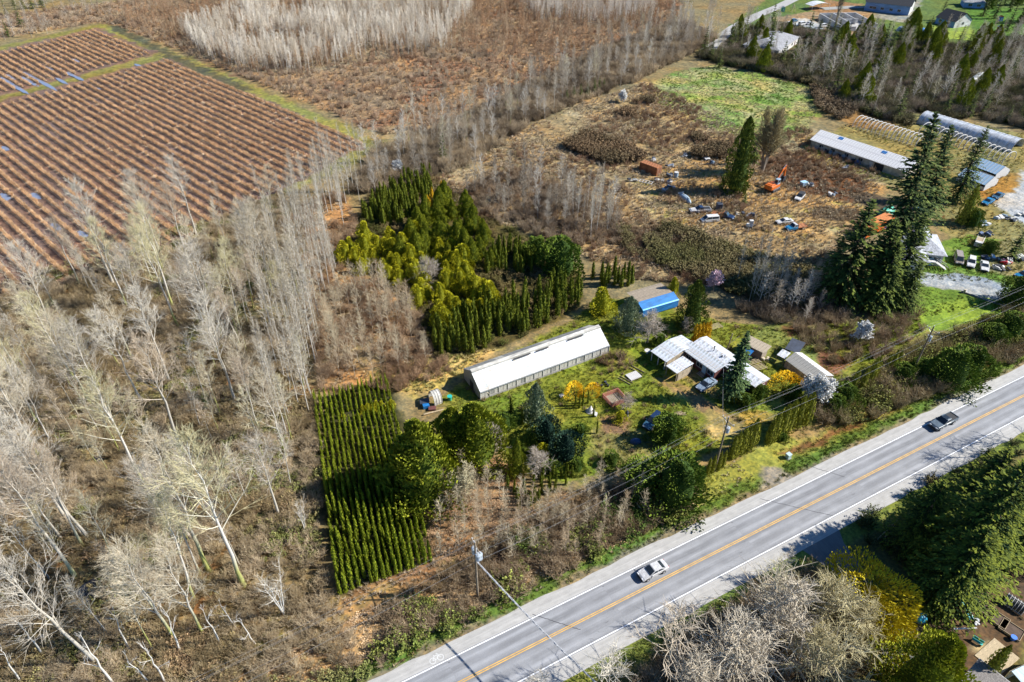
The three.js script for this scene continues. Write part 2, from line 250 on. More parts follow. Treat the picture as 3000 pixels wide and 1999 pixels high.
// ---------- the road's own axes ----------
const RC = at(1411.8, 1388.2), RD = at(2291.8, 940.4).sub(RC).normalize(), RN = V(RD.z, 0, -RD.x);   // RN points to the far side
const road = (s, o, y = 0) => V(RC.x + RD.x * s + RN.x * o, y, RC.z + RD.z * s + RN.z * o);
const rOff = (x, z) => (x - RC.x) * RN.x + (z - RC.z) * RN.z, rAlong = (x, z) => (x - RC.x) * RD.x + (z - RC.z) * RD.z;
const turnOf = (d) => Math.atan2(-d.z, d.x);
const ROAD_TURN = turnOf(RD);
const DRIVE_S = (() => { const p = at(1790, 1110); return rAlong(p.x, p.z); })();
function hgt(x, z) {
  const o = rOff(x, z), s = rAlong(x, z), m = o > 0 ? sstep(6.5, 13, o) : 0;
  let h = m * ((fbm(x * 0.11 + 31, z * 0.11 + 7) - 0.45) * 0.7 + (vn(x * 0.45 + 3, z * 0.45) - 0.5) * 0.16);
  if (o > 0) h -= 0.55 * Math.exp(-(((o - 9.8) / 1.0) ** 2)) * sstep(DRIVE_S + 4, DRIVE_S + 9, s);
  h *= 1 - 0.85 * sstep(0.3, 1, YARD(x, z));
  return Math.abs(o) < 6 ? -0.02 * sstep(6, 5, Math.abs(o)) : h;
}
const yardPs = [];
function YARD(x, z) { for (const P of yardPs) if (inside(P, x, z)) return 1; return 0; }
// ---------- zones of the land (survey picture coordinates) ----------
const Z = {
  wood: [[-420, 700], [60, 640], [300, 560], [520, 500], [640, 440], [700, 520], [700, 780], [740, 900], [735, 1230], [700, 1420], [860, 1568], [700, 1900], [-500, 1900], [-700, 1100]],
  fieldA: [[-200, 300], [0, 232], [398, 128], [848, 330], [700, 410], [590, 470], [400, 560], [160, 650], [-40, 720], [-300, 800]],
  fieldB: [[-200, 170], [0, 116], [224, 62], [368, 122], [0, 222], [-200, 280]],
  grassEdge: [[-220, 165], [0, 106], [224, 55], [262, 60], [420, 128], [870, 322], [900, 345], [850, 360], [590, 480], [150, 660], [-300, 820]],
  marsh: [[-200, 60], [300, 0], [1560, -30], [1560, 60], [1250, 250], [1000, 320], [880, 310], [420, 120], [240, 50], [0, 90], [-200, 140]],
  thicket: [[408, 70], [520, 40], [740, -10], [960, 20], [1090, 20], [1060, 110], [860, 140], [700, 168], [560, 165], [470, 130]],
  thicketB: [[1180, 10], [1300, -20], [1500, -20], [1510, 40], [1380, 62], [1240, 50]],
  treeline: [[800, 440], [860, 350], [1010, 300], [1230, 190], [1380, 120], [1560, 50], [1650, 90], [1560, 140], [1460, 190], [1300, 250], [1200, 300], [1080, 380], [1000, 410], [900, 450]],
  meadow: [[900, 460], [1080, 380], [1200, 300], [1330, 240], [1480, 190], [1700, 290], [1900, 300], [2010, 360], [2030, 420], [1960, 560], [1850, 640], [1640, 660], [1430, 640], [1300, 560], [1100, 500]],
  green: [[1490, 200], [1560, 165], [1640, 150], [1760, 175], [1870, 200], [1890, 240], [1850, 300], [1800, 330], [1700, 310], [1620, 290], [1520, 240]],
  band: [[1600, 130], [1690, 70], [1800, 60], [1990, 100], [2200, 110], [2353, 90], [2500, 200], [2500, 330], [2240, 270], [2080, 290], [1950, 250], [1880, 200], [1760, 170], [1640, 145]],
  yardsFar: [[1640, 90], [1780, -20], [2600, -40], [2600, 110], [2200, 110], [1990, 110], [1800, 70], [1700, 80]],
  farm: [[1850, 320], [2060, 250], [2360, 310], [2600, 400], [2600, 620], [2200, 560], [2060, 430], [1900, 380]],
  lot: [[2285, 470], [2330, 395], [2500, 380], [2600, 520], [2420, 560], [2300, 480]],
  homeYard: [[2050, 620], [2150, 560], [2230, 540], [2360, 560], [2550, 640], [2500, 760], [2353, 720], [2230, 710], [2080, 740], [2010, 720]],
  junk: [[1420, 430], [1620, 350], [1850, 360], [2040, 430], [2000, 520], [1880, 560], [1660, 530], [1500, 500]],
  darkEarth: [[1740, 380], [1800, 350], [1880, 372], [2000, 420], [1980, 470], [1820, 440]],
  bramble: [[1420, 530], [1540, 520], [1640, 560], [1780, 600], [1900, 640], [1880, 720], [1720, 690], [1600, 640], [1450, 590]],
  nursery: [[800, 560], [850, 450], [980, 395], [1060, 460], [1200, 540], [1320, 620], [1340, 700], [1180, 790], [1010, 830], [960, 740], [900, 650], [780, 600]],
  scrub: [[640, 500], [780, 440], [830, 520], [770, 600], [950, 700], [1000, 830], [1060, 850], [930, 900], [740, 900], [700, 700]],
  dryGrass: [[850, 850], [1010, 820], [1150, 800], [1060, 860], [960, 910], [880, 880]],
  yard: [[1000, 920], [1390, 690], [1500, 680], [1560, 720], [1680, 740], [1800, 760], [1960, 740], [2100, 700], [2130, 760], [1960, 880], [1840, 960], [1700, 1000], [1600, 1060], [1420, 1080], [1280, 1110], [1180, 1060], [1060, 960]],
  litter: [[960, 1120], [1060, 1010], [1180, 1080], [1230, 1160], [1260, 1290], [1110, 1310], [1000, 1290]],
  plotA: [[728, 930], [800, 885], [915, 878], [905, 940], [960, 1000], [985, 1290], [780, 1365], [735, 1180]],
  roadside: [[780, 1370], [990, 1290], [1180, 1180], [1300, 1130], [1500, 1120], [1600, 1160], [1560, 1200], [1300, 1330], [1000, 1480], [860, 1568], [720, 1500]],
  hedgeStrip: [[1760, 960], [1960, 870], [2120, 770], [2353, 720], [2500, 700], [2500, 800], [2300, 860], [2130, 920], [1950, 1000], [1800, 1010]],
  south: [[1000, 1900], [1250, 1568], [1800, 1270], [1960, 1180], [2353, 1010], [2900, 800], [3200, 1500], [2600, 2200]],
  garden: [[2090, 1400], [2160, 1300], [2353, 1290], [2600, 1300], [2600, 1500], [2353, 1480], [2300, 1568], [2180, 1568], [2120, 1480]],
  southLawn: [[2310, 1270], [2353, 1230], [2600, 1180], [2600, 1290], [2353, 1300]],
};
const ZW = {}; for (const k in Z) ZW[k] = poly(Z[k]);
yardPs.push(ZW.yard, ZW.homeYard, ZW.plotA, ZW.yardsFar, ZW.lot);
const dirt = '#77674a', leafTan = '#a37f56';
function paint(c) {       // c: a canvas context whose unit is a metre, origin at x = 0, z = 0
  const fill = (k, col) => { const P = Array.isArray(k) ? poly(k) : ZW[k]; c.fillStyle = col; c.beginPath(); P.forEach(([x, z], i) => (i ? c.lineTo(x, z) : c.moveTo(x, z))); c.closePath(); c.fill(); };
  const line = (list, w, col) => { c.strokeStyle = col; c.lineWidth = w; c.lineCap = c.lineJoin = 'round'; c.beginPath(); poly(list).forEach(([x, z], i) => (i ? c.lineTo(x, z) : c.moveTo(x, z))); c.stroke(); };
  const band = (o0, o1, s0, s1, col) => { c.fillStyle = col; c.beginPath(); [[s0, o0], [s1, o0], [s1, o1], [s0, o1]].forEach(([s, o], i) => { const p = road(s, o); i ? c.lineTo(p.x, p.z) : c.moveTo(p.x, p.z); }); c.fill(); };
  const dab = (k, n, r0, r1, cols, seed) => { const r = rng(seed); for (const [x, z] of sample(ZW[k], n, r)) { c.fillStyle = cols[Math.floor(r() * cols.length)]; c.globalAlpha = 0.55; c.beginPath(); c.ellipse(x, z, rr(r, r0, r1), rr(r, r0, r1) * 0.6, r() * 3, 0, 6.3); c.fill(); } c.globalAlpha = 1; };
  c.fillStyle = '#7d6b48'; c.fillRect(-3000, -3000, 6000, 6000);
  fill('wood', '#7c6a48'); dab('wood', 420, 1, 4, ['#6d5a3a', '#86623c', '#98805a', '#6c6a36', '#7a4f30', '#5b4c34'], 3);
  fill('marsh', '#8b6f4f'); dab('marsh', 240, 4, 14, ['#947550', '#785039', '#9c8258', '#735a40', '#8d6545'], 4);
  fill('thicket', '#8d7a5c'); fill('thicketB', '#8b785c');
  fill('grassEdge', '#7c7440'); fill('fieldA', '#72594a'); fill('fieldB', '#72594a');
  line([[224, 58], [400, 130], [640, 234], [850, 330]], 4.5, '#7f783c'); line([[-100, 262], [0, 229], [396, 126]], 4, '#756c36'); line([[-100, 142], [0, 110], [224, 58]], 4.5, '#7a713a');
  line([[262, 62], [330, 96], [420, 142], [560, 205]], 5, '#54503a');
  fill('treeline', '#6b5d42'); fill('meadow', '#8f7751'); dab('meadow', 420, 1, 5, ['#ab9068', '#84694a', '#b59b72', '#776240', '#8a7850', '#765a40'], 5);
  fill('green', '#858150'); dab('green', 260, 1.5, 6, ['#5c7a2c', '#ab9a66', '#4f7026', '#a3945e', '#72863a', '#978a54'], 6);
  fill('yardsFar', '#596632'); fill('band', '#54492f'); dab('band', 160, 2, 6, ['#4a452a', '#6a5a3a', '#586030'], 7);
  fill([[1780, 40], [1900, 20], [2010, 20], [2000, 90], [1850, 92], [1790, 70]], '#8d7251'); fill([[1750, 60], [1850, 40], [1900, 60], [1880, 70], [1760, 80]], '#a8a296');
  fill([[1850, 20], [1900, 0], [1990, 10], [1940, 45]], '#8a6540'); fill([[2010, 0], [2120, 0], [2090, 55], [2010, 40]], '#87816f'); fill([[2140, 60], [2220, 50], [2240, 90], [2150, 92]], '#7c8a3a'); fill([[2210, 5], [2400, 30], [2400, 110], [2250, 95]], '#4f6a26');
  fill([[2120, 120], [2353, 150], [2500, 200], [2500, 260], [2240, 240], [2130, 180]], '#6f6a3c'); fill([[2230, 200], [2353, 190], [2500, 220], [2500, 290], [2280, 260]], '#7d8650');
  fill('farm', '#7f7243'); fill('lot', '#a39d92'); fill([[1880, 330], [1990, 365], [2090, 400], [2060, 408], [1850, 345]], '#879a3a'); fill([[1910, 260], [2060, 250], [2060, 300], [1950, 290]], '#87683f'); fill([[2230, 430], [2330, 390], [2353, 420], [2280, 470]], '#94692f');
  fill('junk', '#98774a'); dab('junk', 170, 0.8, 3.5, ['#b08f5c', '#7b6338', '#86803a', '#6c5236', '#c0a06c'], 8); fill('darkEarth', '#5b3f2a'); dab('darkEarth', 60, 0.6, 2, ['#493021', '#7d5d3c', '#6b4a30'], 9);
  line([[1990, 455], [2060, 480], [2040, 500], [1900, 490]], 8, '#4f4130'); line([[1640, 440], [1700, 460], [1690, 480], [1500, 470]], 4, '#6f5d3e');
  fill('bramble', '#5d5130'); fill('homeYard', '#5f732a'); dab('homeYard', 70, 0.8, 3, ['#6c8030', '#7c7c42', '#546c24'], 10);
  line([[2120, 640], [2200, 650], [2290, 680], [2400, 705]], 7, '#98948a'); line([[2200, 640], [2290, 655]], 5, '#8d8a82'); fill([[2190, 690], [2300, 690], [2330, 712], [2270, 760], [2130, 760], [2060, 730]], '#76862f'); fill([[2280, 560], [2353, 540], [2500, 560], [2500, 640], [2353, 650], [2260, 620]], '#82764c');
  fill('scrub', '#96724c'); dab('scrub', 160, 1, 3.5, ['#a8835a', '#83603e', '#ab7f4e', '#7a6a42'], 11); fill('dryGrass', '#b59458'); dab('dryGrass', 60, 0.6, 2.5, ['#c8aa6c', '#9a8a44', '#b08a52'], 12);
  fill('nursery', '#4f4526'); fill('plotA', '#3f3a20');
  fill('yard', '#6c7028'); dab('yard', 320, 0.6, 2.6, ['#7f8030', '#5f6e22', '#948a40', '#777a2c', '#8f8238', '#66781f'], 13);
  fill([[1360, 985], [1480, 990], [1540, 1030], [1420, 1080], [1360, 1040]], '#7f7440'); fill([[1380, 960], [1440, 955], [1450, 990], [1390, 1000]], '#806246');
  line([[1560, 905], [1620, 930], [1700, 985], [1760, 1010], [1790, 1040]], 3.2, '#8f8342'); line([[1510, 870], [1560, 900], [1640, 945]], 1.3, '#84694a'); line([[1525, 862], [1580, 895], [1650, 938]], 1.1, '#846a4a'); line([[1560, 850], [1620, 890], [1655, 905]], 3.5, '#85754a'); line([[1600, 925], [1660, 955], [1700, 965]], 3, '#7f6a48');
  line([[1605, 935], [1690, 985]], 1.3, '#7d6346'); line([[1622, 930], [1706, 980]], 1.3, '#7d6346');
  line([[1640, 960], [1700, 990], [1745, 1020], [1760, 1050], [1780, 1080], [1800, 1100]], 4, '#857547'); line([[1738, 1012], [1756, 1050], [1784, 1096]], 1.0, '#8d7f68'); line([[1752, 1008], [1772, 1045], [1800, 1090]], 1.0, '#8d7f68');
  fill([[1700, 940], [1800, 960], [1780, 985], [1720, 985]], '#a07f38'); fill([[1620, 975], [1690, 985], [1660, 1010], [1610, 1000]], '#a98f58');
  fill([[1700, 770], [1800, 740], [1900, 770], [1920, 830], [1820, 870], [1740, 820]], '#75773a'); fill([[1800, 750], [1850, 745], [1870, 770], [1810, 775]], '#6a4a30'); fill([[1890, 800], [1960, 830], [1930, 870], [1880, 840]], '#7c5238');
  fill('litter', '#8a6846'); dab('litter', 150, 0.5, 2, ['#9c7650', '#7a5a3c', '#967a52'], 14); fill('roadside', '#84694a'); dab('roadside', 240, 0.5, 2.4, ['#a8855a', '#7d5b3c', '#8a7a44', '#6d4e35', '#b5925e'], 15); fill('hedgeStrip', '#6d6238');
  // verge of the far side
  band(7.6, 14, -80, DRIVE_S - 14, '#a88456'); band(7.4, 13, DRIVE_S - 16, DRIVE_S + 3, '#7f7f3a'); band(7.5, 17, DRIVE_S + 3, 190, '#878238'); band(11, 14, DRIVE_S + 10, 190, '#8a7046'); band(9.2, 10.4, DRIVE_S + 5, 190, '#6d4a2e'); band(6.2, 8.2, -90, 190, '#56692a'); band(5, 6.3, -90, 190, '#7d6f55'); 
  fill('south', '#6b6238'); fill('garden', '#5b4733'); fill('southLawn', '#73853a'); band(-8, -5.2, -20, 190, '#6d7434');
  fill([[1660, 1480], [1730, 1480], [1720, 1700], [1600, 1700]], '#806a4e'); fill([[2220, 1500], [2270, 1480], [2310, 1510], [2280, 1535]], '#a3906a');
  fill([[1765, 1075], [1800, 1075], [1830, 1105], [1770, 1125], [1740, 1120]], '#827a6c');
}
function zoneCanvas(x0, x1, z0, z1, n, blur) {
  const cv = document.createElement('canvas'); cv.width = cv.height = n; const c = cv.getContext('2d');
  c.setTransform(n / (x1 - x0), 0, 0, n / (z1 - z0), -x0 * n / (x1 - x0), -z0 * n / (z1 - z0)); paint(c);
  const b = document.createElement('canvas'); b.width = b.height = n; const d = b.getContext('2d'); d.filter = `blur(${blur}px)`; d.drawImage(cv, 0, 0); return d.getImageData(0, 0, n, n).data;
}
function bake(x0, x1, z0, z1, n, warp, fine, blur) {
  const m = 1024, D = zoneCanvas(x0, x1, z0, z1, m, blur), out = new Uint8Array(n * n * 4);
  for (let j = 0; j < n; j++) {
    const z = lerp(z0, z1, (j + 0.5) / n);
    for (let i = 0; i < n; i++) {
      const x = lerp(x0, x1, (i + 0.5) / n), w1 = vn(x * 0.35, z * 0.35) - 0.5 + 0.5 * (vn(x * 1.3 + 5, z * 1.3) - 0.5), w2 = vn(x * 0.35 + 91, z * 0.35 + 13) - 0.5 + 0.5 * (vn(x * 1.3 + 55, z * 1.3 + 8) - 0.5);
      const k = ((clamp(Math.floor((z + w2 * warp - z0) / (z1 - z0) * m), 0, m - 1)) * m + clamp(Math.floor((x + w1 * warp - x0) / (x1 - x0) * m), 0, m - 1)) * 4;
      const a = vn(x * 0.8, z * 0.8), b = vn(x * fine, z * fine), c = vn(x * fine * 2.7 + 9, z * fine * 2.7), e = vn(x * 0.13 + 7, z * 0.13), q = 0.62 + 0.22 * a + 0.3 * b + 0.24 * c, g = (e - 0.5) * 0.12 + (b - 0.5) * 0.08 - 0.03, o = (j * n + i) * 4;
      out[o] = clamp(D[k] * q * (1 + g), 0, 255); out[o + 1] = clamp(D[k + 1] * q, 0, 255); out[o + 2] = clamp(D[k + 2] * q * (1 - g * 1.4), 0, 255); out[o + 3] = 255;
    }
  }
  const t = new THREE.DataTexture(out, n, n); t.magFilter = THREE.LinearFilter; t.minFilter = THREE.LinearMipmapLinearFilter; t.colorSpace = THREE.SRGBColorSpace; t.needsUpdate = true; return t;
}
// ---------- ground: one mesh, three sheets of texture ----------
{
  const NX = 170, ZM = -190, FX = 350, ZF = -480, near = bake(-NX, NX, ZM, -20, 2048, 1.6, 3.2, 1.6), far = bake(-FX, FX, ZF, ZM, 2048, 3.5, 1.6, 1.2);
  const pos = [], uv = [], idx = [], groups = []; let k = 0;
  const grid = (x0, x1, z0, z1, nx, nz, relief) => {
    const start = idx.length, k0 = k;
    for (let j = 0; j <= nz; j++) for (let i = 0; i <= nx; i++) { const x = lerp(x0, x1, i / nx), z = lerp(z0, z1, j / nz), e = Math.min(i, j, nx - i, nz - j) === 0 ? 0 : 1; pos.push(x, relief ? hgt(x, z) * e : 0, z); uv.push((x - x0) / (x1 - x0), (z - z0) / (z1 - z0)); k++; }
    for (let j = 0; j < nz; j++) for (let i = 0; i < nx; i++) { const a = k0 + j * (nx + 1) + i; idx.push(a, a + nx + 1, a + 1, a + 1, a + nx + 1, a + nx + 2); }
    groups.push([start, idx.length - start]);
  };
  grid(-NX, NX, ZM, -20, 400, 200, true); grid(-FX, FX, ZF, ZM, 220, 100, true);
  const s0 = idx.length; const plain = (x0, x1, z0, z1) => { const k0 = k; for (const [x, z] of [[x0, z0], [x1, z0], [x0, z1], [x1, z1]]) { pos.push(x, 0, z); uv.push(x / 60, z / 60); k++; } idx.push(k0, k0 + 2, k0 + 1, k0 + 1, k0 + 2, k0 + 3); };
  plain(-5000, 5000, -5000, ZF); plain(-5000, -FX, ZF, ZM); plain(FX, 5000, ZF, ZM); plain(-5000, -NX, ZM, -20); plain(NX, 5000, ZM, -20); plain(-5000, 5000, -20, 3000); groups.push([s0, idx.length - s0]);
  const g = new THREE.BufferGeometry(); g.setAttribute('position', new THREE.Float32BufferAttribute(pos, 3)); g.setAttribute('uv', new THREE.Float32BufferAttribute(uv, 2)); g.setIndex(idx); groups.forEach(([a, n], i) => g.addGroup(a, n, i)); g.computeVertexNormals();
  const m = shadowed(new THREE.Mesh(g, [new THREE.MeshPhysicalMaterial({ map: near, roughness: 1, specularIntensity: 0.15, side: THREE.DoubleSide }), new THREE.MeshPhysicalMaterial({ map: far, roughness: 1, specularIntensity: 0.15, side: THREE.DoubleSide }), M([0.2, 0.17, 0.09], 0.95, { map: grime })])); m.name = 'ground'; m.userData.kind = 'structure'; scene.add(m);
}
// ---------- road ----------
{
  const S0 = -110, S1 = 330, strip = (o0, o1, y, s0 = S0, s1 = S1, n = 1) => {
    const p = [], uv = [], id = []; for (let j = 0; j <= n; j++) { const s = lerp(s0, s1, j / n); for (const o of [o0, o1]) { const q = road(s, o, y); p.push(q.x, q.y, q.z); uv.push((o + 3.6) / 7.2, s / 24); } if (j < n) id.push(2 * j, 2 * j + 2, 2 * j + 1, 2 * j + 1, 2 * j + 2, 2 * j + 3); }
    const g = new THREE.BufferGeometry(); g.setAttribute('position', new THREE.Float32BufferAttribute(p, 3)); g.setAttribute('uv', new THREE.Float32BufferAttribute(uv, 2)); g.setIndex(id); g.computeVertexNormals(); const nn = g.attributes.normal; if (nn.getY(0) < 0) { for (let i = 0; i < id.length; i += 3) { const t = id[i]; id[i] = id[i + 1]; id[i + 1] = t; } g.setIndex(id); g.computeVertexNormals(); } return g;
  };
  const asph = dataTex(1024, (u, v) => {
    const x = u * 7.2, lane = x % 3.6, trk = Math.exp(-(((lane - 0.95) / 0.38) ** 2)) + Math.exp(-(((lane - 2.6) / 0.38) ** 2)), n = vn(u * 256, v * 256 * 4), l = fbm(u * 8, v * 16), s = vn(u * 40, v * 6), cr = Math.abs(vn(u * 12 + 3, v * 10) - 0.5) < 0.006 && vn(u * 3, v * 5) > 0.6 ? 0.8 : 1;
    const k = (0.49 + 0.06 * trk + 0.09 * (n - 0.5) + 0.07 * (l - 0.45) + 0.06 * (vn(u * 22 + 8, v * 2 + 1) - 0.5) + 0.05 * (s - 0.5)) * cr; return [k, k * 1.005, k * 1.02];
  });
  const shold = dataTex(512, (u, v) => { const n = vn(u * 128, v * 512), l = fbm(u * 6, v * 24), e = vn(u * 30, v * 5), k = 0.63 + 0.09 * (n - 0.5) + 0.1 * (l - 0.45) + 0.06 * (e - 0.5); return [k, k * 0.985, k * 0.955]; });
  const g = new THREE.Group(); g.name = 'road'; g.userData.kind = 'structure'; scene.add(g);
  const shoulder = (sgn, base, seed) => { // frayed outer edge
    const p = [], uv = [], id = [], n = 440, r = rng(seed); for (let j = 0; j <= n; j++) { const s = lerp(S0, S1, j / n), w = base + 0.35 * (vn(s * 0.35 + seed, seed) - 0.5) + 0.25 * (vn(s * 0.06, seed + 4) - 0.5); for (const o of [3.58, w]) { const q = road(s, o * sgn, 0.012); p.push(q.x, q.y, q.z); uv.push((o) / 3, s / 24); } if (j < n) { const a = 2 * j; if (sgn > 0) id.push(a, a + 2, a + 1, a + 1, a + 2, a + 3); else id.push(a, a + 1, a + 2, a + 1, a + 3, a + 2); } }
    const q = new THREE.BufferGeometry(); q.setAttribute('position', new THREE.Float32BufferAttribute(p, 3)); q.setAttribute('uv', new THREE.Float32BufferAttribute(uv, 2)); q.setIndex(id); q.computeVertexNormals(); return q;
  };
  part(g, 'shoulder', shoulder(1, 5.55, 3), M([1, 1, 1], 0.9, { map: shold })); part(g, 'shoulder', shoulder(-1, 5.85, 8), M([1, 1, 1], 0.9, { map: shold }));
  part(g, 'carriageway', strip(-3.6, 3.6, 0.016, S0, S1, 60), M([1, 1, 1], 0.88, { map: asph }));
  const wearW = dataTex(128, (u, v) => { const k = 0.8 + 0.16 * vn(u * 4, v * 64); return [k, k, k]; }), wearY = dataTex(128, (u, v) => { const k = 0.85 + 0.15 * vn(u * 4, v * 64); return [k * 0.88, k * 0.68, k * 0.3]; });
  const wm = M([1, 1, 1], 0.7, { map: wearW }), ym = M([1, 1, 1], 0.7, { map: wearY });
  part(g, 'edge_line', strip(3.33, 3.49, 0.021), wm); part(g, 'edge_line', strip(-3.49, -3.33, 0.021), wm);
  part(g, 'centre_line', strip(0.07, 0.19, 0.021), ym); part(g, 'centre_line', strip(-0.19, -0.07, 0.021), ym);
  for (const [x0, y0, x1, y1, sd] of [[2228, 1462, 2440, 1512, 1], [2378, 1368, 2475, 1398, 2], [1560, 1800, 1700, 1846, 3]]) { const A = px(x0, y0, 0.019), B = px(x1, y1, 0.019), n = 24, q = rng(sd), gs = []; let prev = A; for (let k = 1; k <= n; k++) { const t = A.clone().lerp(B, k / n); t.addScaledVector(RD, (q() - 0.5) * 0.16); gs.push(beam(prev, t, 0.07 + q() * 0.05, 0.003)); prev = t; } part(g, 'dark_strip', gs, M([0.06, 0.06, 0.065], 0.6)); }  // thin dark strips laid across the carriageway
  // worn bicycle mark on the far shoulder
  const c = px(1278, 1929), s = rAlong(c.x, c.z), o = rOff(c.x, c.z), bars = [];
  const W = (ds, dо) => road(s + ds, o + dо, 0.017), ring = (ds) => { const q = new THREE.RingGeometry(0.34, 0.44, 20).rotateX(-Math.PI / 2); const w = W(ds, -0.15); return q.translate(w.x, w.y, w.z); };
  const stroke = (a, b) => { const A = W(...a), B = W(...b); return beam(A, B, 0.1, 0.004); };
  bars.push(ring(-0.55), ring(0.55), stroke([-0.55, -0.15], [-0.2, 0.35]), stroke([-0.2, 0.35], [0.35, 0.35]), stroke([0.35, 0.35], [0.05, -0.15]), stroke([0.05, -0.15], [-0.55, -0.15]), stroke([0.55, -0.15], [0.3, 0.55]), stroke([-0.3, 0.48], [-0.1, 0.48]), stroke([0.3, 0.55], [0.12, 0.58]));
  part(g, 'bicycle_mark', bars, M([0.52, 0.52, 0.5], 0.8));
  // side drive down to the south, and the far lane
  const ribbon = (list, w, y, m, name) => { const P = list.map(([u, v]) => at(u, v, y)); const p = [], uv = [], id = []; let L = 0; P.forEach((q, i) => { const d = P[Math.min(i + 1, P.length - 1)].clone().sub(P[Math.max(i - 1, 0)]).normalize(), n = V(d.z, 0, -d.x), ww = (Array.isArray(w) ? w[i] : w) / 2; if (i) L += q.distanceTo(P[i - 1]); for (const sg of [-1, 1]) { p.push(q.x + n.x * ww * sg, y, q.z + n.z * ww * sg); uv.push(sg * ww / 3, L / 24); } if (i < P.length - 1) id.push(2 * i, 2 * i + 1, 2 * i + 2, 2 * i + 1, 2 * i + 3, 2 * i + 2); }); const q = new THREE.BufferGeometry(); q.setAttribute('position', new THREE.Float32BufferAttribute(p, 3)); q.setAttribute('uv', new THREE.Float32BufferAttribute(uv, 2)); q.setIndex(id); q.computeVertexNormals(); const o = part(scene, name, q, m); o.userData.kind = 'structure'; return o; };
  ribbon([[1870, 1225], [1905, 1265], [1950, 1310], [1995, 1370], [2035, 1440], [2080, 1540]], [9, 6, 4.5, 4, 4, 4], 0.006, M([0.4, 0.41, 0.43], 0.9, { map: shold }), 'driveway');  // asphalt colour darkened to stand in for the shade of the firs
  ribbon([[1622, 122], [1640, 98], [1690, 62], [1740, 35], [1790, 15], [1850, -15]], [7, 6.5, 6.5, 6, 6, 6], 0.12, M([0.9, 0.9, 0.9], 0.9, { map: shold }), 'lane');
  ribbon([[1890, 20], [1960, 16], [2050, 18], [2100, 25]], 6, 0.12, M([0.75, 0.75, 0.72], 0.9, { map: shold }), 'lane');
}
// ---------- footprints kept free ----------
for (const P of [
  [[1068, 870], [1360, 748], [1405, 805], [1102, 915]], [[1495, 800], [1545, 770], [1650, 790], [1770, 880], [1740, 905], [1560, 860]], [[1460, 690], [1550, 665], [1560, 720], [1480, 730]],
  [[1680, 770], [1775, 800], [1770, 825], [1690, 800]], [[1770, 830], [1830, 790], [1912, 860], [1890, 885]], [[1860, 310], [1900, 285], [2060, 345], [2050, 385]], [[2090, 250], [2350, 320], [2340, 370], [2090, 290]],
  [[2100, 510], [2200, 540], [2180, 600], [2100, 590]], [[1780, 128], [1790, 85], [1865, 90], [1850, 130]], [[1930, 30], [2030, 30], [2030, 75], [1930, 75]], [[2200, 1490], [2353, 1440], [2400, 1600], [2200, 1600]],
]) clear.push(poly(P));
const drives = [[[1510, 870], [1640, 940], [1720, 1000], [1790, 1100], [1745, 1110], [1600, 960]], [[1870, 1215], [1960, 1300], [2080, 1540], [2030, 1540], [1930, 1310], [1830, 1250]], [[1620, 125], [1690, 50], [1800, 10], [1800, 30], [1700, 80], [1650, 125]], [[2100, 640], [2290, 650], [2420, 700], [2400, 720], [2250, 690], [2110, 660]]];
for (const P of drives) clear.push(poly(P)); clear.push(ZW.lot);
const wornTracks = [[[[1510, 870], [1560, 900], [1640, 945]], 0.8], [[[1525, 862], [1580, 895], [1650, 938]], 0.7], [[[1605, 935], [1690, 985]], 0.7], [[[1622, 930], [1706, 980]], 0.7], [[[1738, 1012], [1756, 1050], [1784, 1096]], 0.7], [[[1752, 1008], [1772, 1045], [1800, 1090]], 0.7], [[[1560, 905], [1620, 930], [1700, 985]], 0.8]];
for (const [list, w] of wornTracks) { const Q = poly(list); for (let i = 0; i < Q.length - 1; i++) { const dx = Q[i + 1][0] - Q[i][0], dz = Q[i + 1][1] - Q[i][1], l = Math.hypot(dx, dz), nx = -dz / l * w, nz = dx / l * w; clear.push([[Q[i][0] + nx, Q[i][1] + nz], [Q[i + 1][0] + nx, Q[i + 1][1] + nz], [Q[i + 1][0] - nx, Q[i + 1][1] - nz], [Q[i][0] - nx, Q[i][1] - nz]]); } }
// ---------- kinds of plants ----------
const kind = (name, parts) => ({ name, parts: parts.filter((p) => p[1]), first: null });
function plant(K, pos, turn, s, label, category, group, lean) {
  const p = V(pos.x, hgt(pos.x, pos.z) - 0.05, pos.z); let o;
  if (!K.first) { o = K.first = thing(K.name, label, category, p, turn, group); for (const [n, g, m] of K.parts) part(o, n, g, m || mt.leaf); } else { o = copyOf(K.first, p, turn, null, label); o.userData.category = category; if (group) o.userData.group = group; else delete o.userData.group; }
  const q = [].concat(s, s, s); o.scale.set(q[0], q[1], q[2]); if (Array.isArray(s)) o.scale.set(s[0], s[1], s[0]); if (lean) { if (Array.isArray(lean)) o.rotation.set(0, 0, lean[0]); else { o.rotation.order = 'YXZ'; o.rotation.x = lean; } } return o;
}
const bare = (name, seed, h, o) => { const g = bareTree(seed, h, o); return { ...kind(name, [['trunk', g.trunk, mt.bark], ['branches', g.branches, mt.bark], ['blossom', g.blossom]]), h }; };
const ever = (name, g, h) => ({ ...kind(name, [['trunk', g.trunk, mt.bark], ['crown', g.crown]]), h });
const PLEAF = [0.1, 0.13, 0.02];
